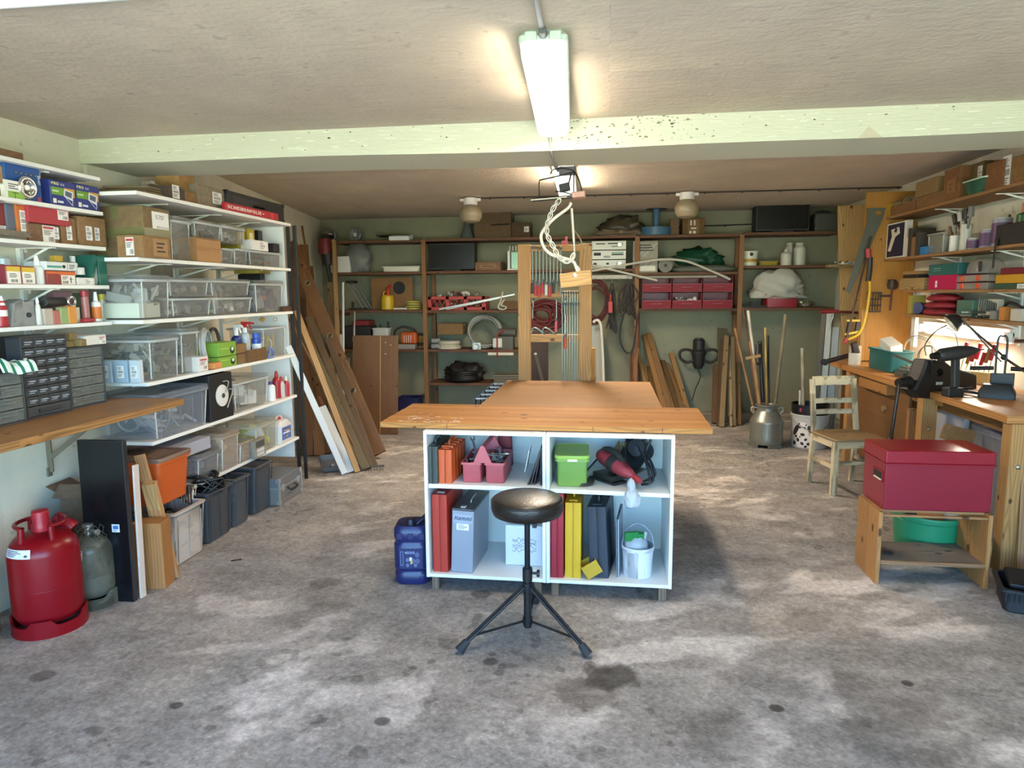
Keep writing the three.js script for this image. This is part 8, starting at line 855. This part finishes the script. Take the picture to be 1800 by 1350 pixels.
// fluorescent tube over the bench
{ const g = G('bench_light', 'white strip light glowing under the wall shelf above the bench', 'strip light', { p: [2.86, 1.26, -6.0] }); M('housing', bx(0.05, 0.06, 1.42, 0.004), mt(0xd6d6cc, 0.5), g, [0.01, 0, 0]); M('tube', rod([-0.035, 0.0, -0.66], [-0.035, 0.0, 0.66], 0.019), mt(0xffffff, 0.4, 0, { emissive: new THREE.Color(1, 0.95, 0.86), emissiveIntensity: 6 }), g); M('end_cap', mrg([-1, 1].map((s) => bar(0.05, 0.07, 0.04, [-0.025, 0.0, s * 0.69]))), mt(0xd6d6cc, 0.5), g); M('reflector', bx(0.004, 0.11, 1.4, 0.001), mt(0xecece6, 0.4), g, [0.005, -0.05, 0]);
  const l = rectLight(benchColor, 60 * LAMP, 0.05, 1.32, [2.8, 1.255, -6.0], [2.3, 0.75, -6.0]); l.rotation.set(0, 0, 0); l.position.set(2.8, 1.25, -6.0); const zAx = V([0.65, 0.76, 0]).normalize(), yAx = V([0, 0, 1]), xAx = new THREE.Vector3().crossVectors(yAx, zAx); l.quaternion.setFromRotationMatrix(new THREE.Matrix4().makeBasis(xAx, yAx, zAx)); }
// end board with hanging tools
{ const g = G('end_board', 'tall varnished board closing the far end of the workbench', 'board', { p: [2.66, 0.92, -7.08] }); M('board', bx(0.47, 1.6, 0.025, 0.003, { grain: 1 }), wd(0xb07c2c, 'ply'), g); M('edge_strip', bx(0.04, 0.5, 0.03), wd(0xb48a4a, 'pine'), g, [-0.2, 0, 0.012]); }
board('pale_board', 'wide pale board with knots standing beside the saw', 'board', [2.673, 0.0, -7.62], [2.583, 2.495, -7.95], 0.29, 0.025, [0, 0.1, 1], wd(0xb99860, 'pine'));
thing('shelf_lath', 'narrow shelf strip across the pale board', 'strip', bx(0.42, 0.03, 0.1), wd(0x8a7448, 'pine'), [2.513, 1.84, -7.75]);
junk('brush_and_scraps', 'white brush and oddments on the narrow shelf strip', 'scraps', { p: [2.499, 1.852 + 0.004, -7.75], r: 0, w: 0.3, h: 0.06, d: 0.08 }, { n: 12, size: 0.9, colors: [0xc9c8bc, 0x3a3d30, 0x5c5a48] });
{ const p = [2.476, 2.367, -7.03], K = 0.0056, g = G('hand_saw', 'large grey hand saw hung blade down on the end board', 'saw', { p }); const sh = new THREE.Shape(); sh.moveTo(-0.055, 0); sh.lineTo(0.115, 0); sh.lineTo(0.09, -0.1); sh.lineTo(-0.16, -0.8); sh.lineTo(-0.2, -0.78); sh.lineTo(-0.045, -0.12); sh.closePath(); const ho = new THREE.Path(); ho.absellipse(0.05, -0.045, 0.03, 0.02, 0, 2 * PI, true); sh.holes.push(ho); M('blade', norm(new THREE.ExtrudeGeometry(sh, { depth: 0.004, bevelEnabled: false })), mt(0x5a5a4c, 0.45, 0.5), g); }
{ const pz = -7.0, g = G('bow_saw', 'yellow bow saw with a dark blade hanging on the end board', 'saw', { p: [0, 0, 0] }); M('frame', tube([[2.469,1.696,-6.98],[2.475,1.6,-6.98],[2.464,1.439,-6.98],[2.437,1.277,-6.98],[2.401,1.189,-6.98],[2.351,1.151,-6.98],[2.28,1.124,-6.98]], 0.014, 50, 8), mt(0xc09a14, 0.4), g); M('blade', beamBar([2.461,2.104,-6.98], [2.286,1.113,-6.98], 0.018, 0.003, [0, 0, 1]), mt(0x3a2a20, 0.5, 0.4), g); M('grip', tube([[2.458,1.909,-6.97],[2.46,1.787,-6.97],[2.451,1.686,-6.97]], 0.024, 16, 8), mt(0x1b1b18, 0.5), g); M('red_end', mrg([rod([2.434,1.988,-6.97], [2.444,1.904,-6.97], 0.024)]), mt(0x9c2c30, 0.5), g); M('red_tip', rod([2.272,1.091,-6.98], [2.295,1.146,-6.98], 0.02), mt(0x8c2c1c, 0.5), g); }
{ const g = G('mitre_clamp', 'black and yellow clamp hanging inside the bow saw', 'clamp', { p: [2.348,1.232,-7] }); M('frame', mrg([bar(0.03, 0.19, 0.03, [-0.04, 0, 0], [0, 0, -0.1]), bar(0.03, 0.16, 0.03, [0.04, 0.01, 0], [0, 0, -0.1])]), mt(0x1d1b18, 0.5), g); M('yellow_bar', bar(0.12, 0.022, 0.034, [0, 0.08, 0]), mt(0xc09a1c, 0.45), g); M('yellow_bar', bar(0.13, 0.022, 0.034, [-0.01, -0.04, 0], [0, 0, 0.2]), mt(0xc09a1c, 0.45), g); M('red_grip', bar(0.09, 0.02, 0.03, [-0.01, -0.1, 0], [0, 0, 0.1]), mt(0x7a2320, 0.5), g); }
{ const g = G('file_rack', 'black wire rack fixed to the end board beside the bow saw', 'rack', { p: [2.537,1.394,-7.05] }); M('rungs', mrg([...[0, 0.06, 0.12, 0.18].map((y) => bar(0.13, 0.012, 0.03, [0, y, 0.02])), ...[0, 1, 2, 3, 4, 5].map((i) => bar(0.008, 0.19, 0.008, [-0.06 + i * 0.024, 0.09, 0.02]))]), mt(0x23211c, 0.5), g); M('hook', bar(0.1, 0.02, 0.02, [0.1, 0.15, 0.02]), mt(0x2b2118, 0.5), g); }
{ const g = G('hammer', 'small dark drill with a red bit hanging on the end board', 'hand drill', { p: [2.68,1.626,-7.03] }); M('head', tr(lat([[0, -0.04], [0.035, -0.035], [0.045, 0], [0.035, 0.05], [0, 0.055]], 16), [0, 0.02, 0.03]), mt(0x3a2616, 0.5), g); M('frame', norm(new THREE.TorusGeometry(0.04, 0.008, 8, 20).translate(0, 0.02, 0.05)), mt(0x2a2018, 0.5), g); M('bit', rod([0, -0.03, 0.03], [-0.005, -0.22, 0.03], 0.009), mt(0x4d1a18, 0.5), g); }
thing('tape_roll', 'blue roll lying at the end of the lowest wall shelf', 'roll', tr(cyl(0.05, 0.05, 0.11), [0, 0.052, 0.05], [-PI / 2, 0, 0]), mt(0x343f66, 0.5), [2.72, 1.39, -6.47], -0.9);
// ---- workbench -----------------------------------------------------------------------
const benchW = wd(0xb98248, 'old', 0.45);
{ const g = G('workbench', 'long wooden workbench with a drawer and square legs along the wall', 'workbench', { p: [2.54, 0, -5.6] });
  for (let i = 0; i < 4; i++) M('plank', bx(0.165, 0.045, 3.06, 0.003, { grain: 2 }), wd([0xb98248, 0xc08a50, 0xb27c44, 0xbb864c][i], 'pine', 0.42), g, [-0.2575 + i * 0.168, 0.862, 0]);
  for (const z of [-1.08, 0.42, 1.5]) { M('leg', bx(0.1, 0.862, 0.09, 0.004), wd(0xb5884f, 'pine'), g, [-0.27, 0, z]); M('leg', bx(0.09, 0.862, 0.09, 0.004), wd(0x9a7040, 'pine'), g, [0.25, 0, z]); M('bolt', tr(norm(new THREE.SphereGeometry(0.014, 12, 8)), [0, 0, 0], [0, 0, 0], [1, 1, 0.5]), mt(0xa9a594, 0.3, 0.8), g, [-0.27, 0.62, z + 0.047]); }
  M('apron', bx(0.025, 0.1, 1.9), wd(0x8a6234, 'old'), g, [-0.2, 0.762, 0.55]);
  M('door_panel', bx(0.018, 0.72, 1.06, 0.002), wd(0x7a552c, 'ply'), g, [-0.22, 0.1, -0.5]); M('knob', tr(cyl(0.03, 0.026, 0.02), [-0.23, 0.62, -0.42], [0, 0, PI / 2]), mt(0x94794a, 0.5), g); M('far_panel', bx(0.5, 0.72, 0.018, 0.002), wd(0x7a552c, 'ply'), g, [0.02, 0.1, -1.5]);
  const d = M('drawer', bx(0.35, 0.1, 0.62, 0.003), wd(0xa8773f, 'pine'), g, [-0.12, 0.755, -0.55]); M('drawer_gap', bx(0.34, 0.012, 0.64, 0), mt(0x2a1c10, 0.8), g, [-0.11, 0.85, -0.55]); }
board('bench_post', 'thin wooden batten standing before the pale doors under the bench', 'batten', [2.27, 0, -5.42], [2.27, 0.72, -5.42], 0.05, 0.04, [0, 0, 1], wd(0xa77a48, 'pine'));
thing('locker', 'grey white door panel standing under the workbench', 'door panel', mrg([bx(0.03, 0.74, 0.44, 0.003)]), mt(0xa9adb4, 0.5), [2.42, 0.05, -5.15]);
for (const [o, l] of [[{ p: [2.56, 0.02, -4.62], r: -PI / 2, w: 0.5, h: 0.7, d: 0.3 }, 'tall grey clear plastic box under the workbench next to the door panel'], [{ p: [2.56, 0.02, -4.24], r: -PI / 2, w: 0.24, h: 0.62, d: 0.3 }, 'clear plastic box under the workbench right behind the square leg']]) { bin(l.replace('right ', ''), o, { op: 0.5, c: 0x9a9ea6, lid: 1 }); }
thing('cardboard_sheet', 'tan cardboard edge sticking up behind the red chest', 'cardboard', bar(0.2, 0.1, 0.02, [0, 0, 0], [0, 0, -0.25]), card(0xa37848), [2.28, 0.66, -4.75]);
// on the bench (top 0.907)
{ const g = G('bench_vise', 'big dark steel vise bolted to the front edge of the workbench', 'vise', { p: [2.33, 0.907, -5.12], r: 0.45 }), m = mt(0x1a1613, 0.5, 0.2);
  const sh = new THREE.Shape(); sh.moveTo(-0.3, 0.02); sh.lineTo(-0.24, 0.12); sh.lineTo(-0.21, 0.205); sh.lineTo(-0.06, 0.2); sh.lineTo(0.02, 0.15); sh.lineTo(0.2, 0.105); sh.lineTo(0.24, 0.09); sh.lineTo(0.25, -0.0); sh.lineTo(0.12, 0.0); sh.lineTo(0.05, -0.04); sh.lineTo(-0.02, -0.06); sh.lineTo(-0.16, -0.04); sh.lineTo(-0.24, -0.03); sh.closePath(); const ho = new THREE.Path(); ho.absellipse(-0.1, 0.13, 0.032, 0.026, 0, 2 * PI, true); sh.holes.push(ho);
  M('body', norm(new THREE.ExtrudeGeometry(sh, { depth: 0.08, bevelEnabled: true, bevelSize: 0.012, bevelThickness: 0.02, bevelSegments: 2, curveSegments: 14 }).translate(0, 0, -0.04)), m, g); M('clear_patch', bar(0.06, 0.02, 0.004, [-0.1, 0.055, 0.062]), mt(0xb9b4a8, 0.5), g);
  M('jaw', mrg([bar(0.03, 0.1, 0.14, [-0.17, 0.17, 0]), bar(0.1, 0.03, 0.14, [-0.14, 0.2, 0])]), m, g); M('screw_nose', rod([-0.3, 0.07, 0], [-0.4, 0.065, 0], 0.04, 0.03), m, g); M('handle', rod([-0.385, 0.09, 0], [-0.44, -0.32, 0.01], 0.012), mt(0x3a2f26, 0.4, 0.5), g); M('handle_end', norm(new THREE.SphereGeometry(0.02, 12, 10).translate(-0.441, -0.325, 0.01)), mt(0x3a2f26, 0.4, 0.5), g); M('base', bx(0.26, 0.02, 0.18, 0.004), m, g, [0.06, 0, 0]); M('clamp_block', bar(0.08, 0.07, 0.09, [0.02, -0.08, 0]), wd(0xb07a40, 'pine'), g); }
{ const g = G('cordless_drill', 'black cordless drill standing on its battery behind the vise', 'cordless drill', { p: [2.243,0.907,-4.78], r: 0.25 }), m = mt(0x2a2927, 0.5); M('motor', tr(lat([[0, -0.13], [0.03, -0.125], [0.044, -0.1], [0.046, 0.02], [0.038, 0.08], [0.024, 0.13], [0.012, 0.16], [0, 0.16]], 20), [0.0, 0.285, 0], [0, 0, -PI / 2 + 0.12]), m, g); M('grip', beamBar([-0.0, 0.26, 0], [0.015, 0.06, 0], 0.045, 0.04, [0, 0, 1], 0.01), m, g); M('chuck', rod([-0.12, 0.272, 0], [-0.17, 0.266, 0], 0.026, 0.02), mt(0x1b1a19, 0.4, 0.4), g); M('battery', bx(0.11, 0.06, 0.07, 0.008), mt(0x1f1e1d, 0.5), g, [0.0, 0, 0]); M('bit', rod([0.15, 0.3, 0], [0.2, 0.306, 0], 0.004), mt(0x3d4a5c, 0.3, 0.6), g); }
{ const g = G('screwdriver_rack', 'pale wooden rack holding red handled screwdrivers on the bench', 'tool rack', { p: [2.701,0.907,-5.537], r: -PI / 2 + 0.5 }); M('block', bx(0.34, 0.09, 0.07, 0.004), wd(0xcbb070, 'ply'), g); const r = rng(15); for (let i = 0; i < 9; i++) { const x = -0.14 + i * 0.035, k = M('screwdriver', rod([x, 0.06, 0], [x + 0.02 * (r() - 0.3) + 0.02, 0.14 + 0.04 * r(), 0.01], 0.004), mt(0x9c9a94, 0.3, 0.7), g); M('handle', rod([x + 0.02, 0.14 + 0.02 * (i % 3), 0.01], [x + 0.05, 0.24 + 0.03 * (i % 3), 0.015], 0.013, 0.015), mt(i % 4 === 3 ? 0x8a5a2c : 0x9c1c2c, 0.4), k); } }
{ const g = G('battery_charger', 'black battery charger with a vertical wire loop on the bench', 'charger', { p: [2.509,0.907,-4.779], r: -0.5 }), m = mt(0x131312, 0.5); M('wedge', tr(loft([rr(0.2, 0.15, 0.012, 0), rr(0.2, 0.15, 0.012, 0.035), rr(0.15, 0.1, 0.012, 0.085)], true, true), [0, 0, 0.02]), m, g); M('block', bx(0.13, 0.1, 0.07, 0.006), m, g, [0.02, 0.05, -0.09]); M('wire_loop', tube([[-0.02, 0.12, -0.09], [-0.02, 0.36, -0.09], [0.005, 0.39, -0.09], [0.03, 0.36, -0.09], [0.03, 0.12, -0.09]], 0.007, 40, 7), mt(0x1a1a1b, 0.4), g); M('cable', tube([[-0.1, 0.02, 0.03], [-0.16, 0.03, 0.05], [-0.2, 0.02, 0.0], [-0.14, 0.02, -0.04], [-0.1, 0.02, 0.02]], 0.009, 30), m, g); M('grip_bar', mrg([rod([-0.16, 0.17, -0.1], [-0.03, 0.18, -0.09], 0.014), rod([0.06, 0.18, -0.09], [0.2, 0.18, -0.08], 0.014)]), m, g); }
{ const g = G('desk_lamp', 'jointed desk lamp with a round white rimmed head over the bench', 'desk lamp', { p: [0, 0, 0] }), dk = mt(0x23211f, 0.45); const hp = [2.45,1.367,-5.287]; M('shade', tr(lat([[0, 0.06], [0.03, 0.055], [0.06, 0.02], [0.07, -0.02], [0.064, -0.02], [0.05, 0.01], [0, 0.03]], 26), hp, [0.2, 0, -0.9]), dk, g); M('reflector', tr(lat([[0.02, 0.01], [0.062, -0.021], [0.068, -0.022]], 26), hp, [0.2, 0, -0.9]), mt(0xd9d6c6, 0.3, 0, { side: THREE.DoubleSide }), g); M('bulb', norm(new THREE.SphereGeometry(0.025, 14, 10).translate(...hp)), mt(0xe9e6d6, 0.2), g);
  M('arm', rod([hp[0] + 0.03, hp[1] + 0.03, hp[2] + 0.02], [2.6,1.155,-4.9], 0.007), dk, g); M('arm', rod([hp[0] + 0.03, hp[1] + 0.03, hp[2] + 0.05], [2.6,1.122,-4.935], 0.005), mt(0x6a6660, 0.4, 0.5), g); M('arm', rod([2.6,1.154,-4.913], [2.62,1.086,-4.713], 0.008), dk, g); M('joint', norm(new THREE.SphereGeometry(0.02, 10, 8).translate(...[2.6,1.155,-4.907])), dk, g); M('base', bx(0.14, 0.03, 0.14, 0.006), dk, g, [2.72, 0.907, -4.15]); M('stem', rod([2.72, 0.93, -4.15], [2.62,1.086,-4.713], 0.009), dk, g); }
{ const o = {p:[2.45,0.907,-6.34],r:-1.571,w:0.54,h:0.183,d:0.2}, g = bin('teal plastic box holding white parts on the bench', o, { mat: mt(0x1a5a58, 0.45), deep: true, ribs: false, name: 'plastic_box', cat: 'box', taper: 0.93 }); thing('white_charger', 'white adapter tilted in the teal box', 'adapter', bar(0.1, 0.08, 0.2, [0, 0, 0], [0.3, 0.1, 0.2]), mt(0xcac7bb, 0.5), [o.p[0], 0.907 + o.h + 0.03, o.p[2]]); }
{ const g = G('angle_grinder', 'black tool with a long bar handle at the far bench end', 'power tool', { p: [2.316,1.014,-6.85] }); M('body', beamBar([-0.0, 0.1, 0], [0.03, -0.03, 0], 0.06, 0.06, [0, 0, 1], 0.015), mt(0x2a1c16, 0.5), g); M('arm', rod([0.02, -0.01, 0], [-0.27, -0.085, 0.05], 0.022), mt(0x2c1f19, 0.5, 0.2), g); M('head', tr(cyl(0.03, 0.03, 0.05), [-0.27, -0.085, 0.03], [PI / 2, 0, 0]), mt(0x1f1b18, 0.5), g); }
can('small white pot at the far end of the bench', { p: [2.31, 0.907, -6.8], w: 0.1, h: 0.11, d: 0.1 }, { name: 'pot', cat: 'pot', c: 0xc0bba8 });
can('second white pot behind the small one on the bench', { p: [2.366, 0.907, -6.95], w: 0.11, h: 0.17, d: 0.11 }, { name: 'pot', cat: 'pot', c: 0xa9a592 });
coil('large loop of thin wire standing at the back of the bench', [2.62, 1.07, -6.215], 0.15, 4, 0.004, mt(0x8a8474, 0.4), { rot: [0, -PI / 2 + 0.5, 0], spread: 3 });
coil('smaller loop of dark wire on the bench beside the thin wire loop', [2.6, 1.04, -6.001], 0.11, 2, 0.004, mt(0x4a463c, 0.4), { rot: [0, -PI / 2 + 0.3, 0.2], spread: 3 });
thing('lamp_cable', 'thin black cable arching from the desk lamp head to the bench', 'cable', tube([[2.5,1.336,-5.493],[2.5,1.295,-5.629],[2.5,1.227,-5.75],[2.5,1.159,-5.817],[2.5,1.085,-5.786]], 0.005, 40, 6), mt(0x2c2925, 0.5), [0, 0, 0]);
thing('lamp_cable', 'thin pale wire arching over the cordless drill', 'cable', tube([[2.55,1.314,-5.6],[2.55,1.294,-5.502],[2.55,1.243,-5.435],[2.55,1.174,-5.407]], 0.004, 30, 6), mt(0x8a867c, 0.5), [0, 0, 0]);
junk('bench_clutter', 'springs, wire ends and small parts scattered in front of the wire loops', 'small parts', { p: [2.55, 0.908, -5.75], r: 0, w: 0.4, h: 0.09, d: 0.7 }, { n: 46, size: 0.22, colors: [0x6b675c, 0x9a9486, 0x3b3833, 0xb9a85c] });
thing('multi_tool', 'grey green tool lying across the bench next to the teal box', 'power tool', mrg([rod([0, 0.05, 0], [0.12, 0.04, 0.3], 0.035, 0.025), rod([-0.02, 0.16, -0.1], [0.05, 0.1, 0.28], 0.012), bar(0.12, 0.04, 0.16, [0.02, 0.02, 0.05])]), mt(0x4a5048, 0.5), [2.38, 0.907, -5.92]);
for (const [u, l] of [[1712, 'black handled scraper leaning on the wall, nearest the wire loop holder'], [1790, 'black handle of a tool leaning on the wall at the picture edge']]) thing('scraper', l, 'scraper', mrg([rod([0, 0, 0], [0, 0.012, 0.14], 0.014)]), mt(0x1c1b1a, 0.5), u === 1712 ? [2.84, 1.08, -4.9] : [2.84,1.237,-5.231]);
// ---- chair -------------------------------------------------------------------------------
{ const g = G('wooden_chair', 'worn white painted wooden chair facing the garage door', 'chair', { p: [1.93, 0, -5.74], r: 0.22 }), m = mt(0xc8b792, 0.6, 0, { map: TEX.grime }), W = 0.37, D = 0.38;
  for (const s of [-1, 1]) { const x = s * W / 2; M('back_leg', mrg([beamBar([x, 0, -D / 2 - 0.03], [x, 0.43, -D / 2 + 0.015], 0.036, 0.036), beamBar([x, 0.42, -D / 2 + 0.015], [x * 0.97, 0.87, -D / 2 - 0.06], 0.036, 0.032)]), m, g); M('front_leg', beamBar([x * 1.04, 0, D / 2 - 0.02], [x * 1.04, 0.43, D / 2 - 0.02], 0.042, 0.042), m, g); M('side_apron', bar(0.02, 0.055, D - 0.04, [x * 1.02, 0.4, 0]), m, g); M('stretcher', bar(0.02, 0.032, D - 0.02, [x * 1.02, 0.22, -0.005]), m, g); }
  M('front_apron', bar(W, 0.055, 0.02, [0, 0.4, D / 2 - 0.02]), m, g); M('back_apron', bar(W, 0.055, 0.02, [0, 0.4, -D / 2 + 0.01]), m, g); M('cross_stretcher', bar(W, 0.03, 0.02, [0, 0.22, 0.04]), m, g);
  const st = loft([rr(W + 0.05, D + 0.04, 0.03, 0.432), rr(W + 0.055, D + 0.045, 0.03, 0.44), rr(W + 0.045, D + 0.035, 0.03, 0.45), rr(W - 0.06, D - 0.06, 0.08, 0.448), rr(W - 0.16, D - 0.16, 0.08, 0.443)], true, true); M('seat', boxUV(st, 0), wd(0x9a8460, 'old', 0.6), g);
  const arc = (y, h, z, bow) => { const n = 8, r0 = []; for (let i = 0; i <= n; i++) { const t = i / n - 0.5; r0.push([[t * W * 0.97, y - h / 2, z - bow * (1 - 4 * t * t)], [t * W * 0.97, y + h / 2, z - bow * (1 - 4 * t * t)]]); } const rings = r0.map(([a, b]) => [[a[0], a[1], a[2] - 0.009], [b[0], b[1], b[2] - 0.009], [b[0], b[1], b[2] + 0.009], [a[0], a[1], a[2] + 0.009]]); return loft(rings, true, true); };
  M('top_rail', arc(0.855, 0.075, -D / 2 - 0.055, 0.025), m, g); M('slat', arc(0.69, 0.04, -D / 2 - 0.03, 0.02), m, g); M('slat', arc(0.6, 0.04, -D / 2 - 0.015, 0.02), m, g); }
// ---- red chest on the wooden stand --------------------------------------------------------
{ const g = G('box_stand', 'simple pine stand with a lower shelf carrying the red chest', 'stand', { p: [1.76, 0, -3.98] }), m = wd(0xb5834c, 'pine'); for (const s of [-1, 1]) { M('side_board', bx(0.022, 0.409, 0.15, 0.003, { grain: 1 }), m, g, [s * 0.275, 0, 0.08]); M('side_board', bx(0.022, 0.409, 0.16, 0.003, { grain: 1 }), wd(0xab7a44, 'pine'), g, [s * 0.275, 0, -0.077]); } M('shelf', bx(0.53, 0.022, 0.3, 0.003, { grain: 0 }), mt(0x8a8078, 0.6, 0, { map: TEX.old }), g, [0, 0.115, -0.005]); M('shelf_edge', bx(0.53, 0.022, 0.012, 0.002, { grain: 0 }), wd(0x9c7450, 'pine'), g, [0, 0.115, 0.152]); M('top_rail', bx(0.53, 0.012, 0.02, 0.002, { grain: 0 }), wd(0xa37a4c, 'pine'), g, [0, 0.382, 0.14]); M('top_board', bx(0.53, 0.015, 0.25, 0.002, { grain: 0 }), wd(0xa37a4c, 'pine'), g, [0, 0.394, -0.02]); }
{ const o = {p:[1.774,0.427,-4.01],r:0,w:0.544,h:0.333,d:0.3}, g = G('red_chest', 'large red metal chest with a lid rim and an open side grip', 'chest', { p: [o.p[0], 0.411, o.p[2]], r: 0.015 }), m = mt(0x86162a, 0.32, 0.1), w = o.w, h = o.h, d = 0.3;
  M('body', bx(w, h - 0.06, d, 0.006), m, g); M('lid', bx(w + 0.012, 0.075, d + 0.012, 0.01), mt(0x8c1426, 0.28, 0.1), g, [0, h - 0.075, 0]); M('lid_lip', bx(w + 0.02, 0.008, d + 0.02, 0.002), mt(0x8c1426, 0.28, 0.1), g, [0, h - 0.079, 0]); M('grip_recess', bx(0.004, 0.052, 0.11, 0.001), mt(0x2a2420, 0.6), g, [-w / 2 - 0.001, h * 0.45, 0.06]); M('grip_plate', bar(0.012, 0.003, 0.1, [-w / 2 - 0.004, h * 0.475, 0.06], [0, 0, 0.8]), mt(0xc0b9b0, 0.3, 0.6), g); M('grip_frame', mrg([bar(0.006, 0.006, 0.12, [-w / 2 - 0.003, h * 0.45, 0.06]), bar(0.006, 0.006, 0.12, [-w / 2 - 0.003, h * 0.45 + 0.054, 0.06]), bar(0.006, 0.056, 0.006, [-w / 2 - 0.003, h * 0.45 + 0.027, 0.0]), bar(0.006, 0.056, 0.006, [-w / 2 - 0.003, h * 0.45 + 0.027, 0.12])]), m, g); }
{ const p = [1.945, 0, -4.32], g = G('green_tub', 'green plastic tub with rags standing behind the wooden stand', 'tub', { p }), m = mt(0x25875a, 0.42), H = 0.276; M('body', lat([[0, 0], [0.165, 0], [0.17, 0.006], [0.192, H - 0.02], [0.205, H - 0.018], [0.205, H], [0.19, H], [0.165, 0.01], [0, 0.01]], 44), m, g); M('rib', lat([[0.188, H * 0.84], [0.196, H * 0.86], [0.19, H * 0.88]], 44), m, g); M('handle', bx(0.06, 0.03, 0.014, 0.004), m, g, [0.16, H - 0.05, 0.11]);
  thing('rag', 'orange rag crumpled in the green tub', 'rag', blob(0.18, 0.09, 0.18, 91, 0.3), mt(0xb8622c, 0.9), [p[0] - 0.02, H - 0.05, p[2] + 0.04]); thing('rag', 'grey white rag beside the orange one in the green tub', 'rag', blob(0.15, 0.075, 0.16, 92, 0.3), mt(0xa7a8a4, 0.9), [p[0] + 0.1, H - 0.05, p[2] + 0.06]); thing('dark_tool', 'black lump of tools at the far side of the green tub', 'tool', blob(0.12, 0.06, 0.14, 93, 0.3), mt(0x1e1c1b, 0.6), [p[0] - 0.12, H - 0.04, p[2] + 0.02]); }
thing('leaf_scrap', 'small dark scrap lying on the stand shelf', 'scrap', blob(0.05, 0.012, 0.025, 95, 0.3, 2), mt(0x1f1d1a, 0.6), [1.57, 0.137, -3.93]);
{ const g = G('black_crate', 'black ribbed plastic crate on the floor at the picture edge', 'crate', { p: [2.17, 0.002, -3.62], r: -0.35 }), m = mt(0x1d1f24, 0.5); M('tub', tubGeo(0.36, 0.12, 0.3, 0.86, 0.02, 0.03, true), m, g); for (let i = 0; i < 16; i++) M('rib', bar(0.006, 0.06, 0.01, [-0.15 + i * 0.02, 0.09, 0.146]), m, g); M('cover', tr(bx(0.3, 0.03, 0.2, 0.012), [0.02, 0.11, -0.03], [0.1, 0, 0]), mt(0x17181c, 0.5), g); }
for (const [x, z, c, l] of [[2.31, -3.98, 0xa5794a, 'brown plank standing behind the square bench leg'], [2.42, -3.92, 0x8a6238, 'dark plank standing farthest along from the bench leg']]) board('plank', l, 'plank', [x, 0, z], [x + 0.02, 0.6, z - 0.08], 0.07, 0.03, [-0.5, 0, 1], wd(c, 'pine'));
renderer.render(scene, camera);
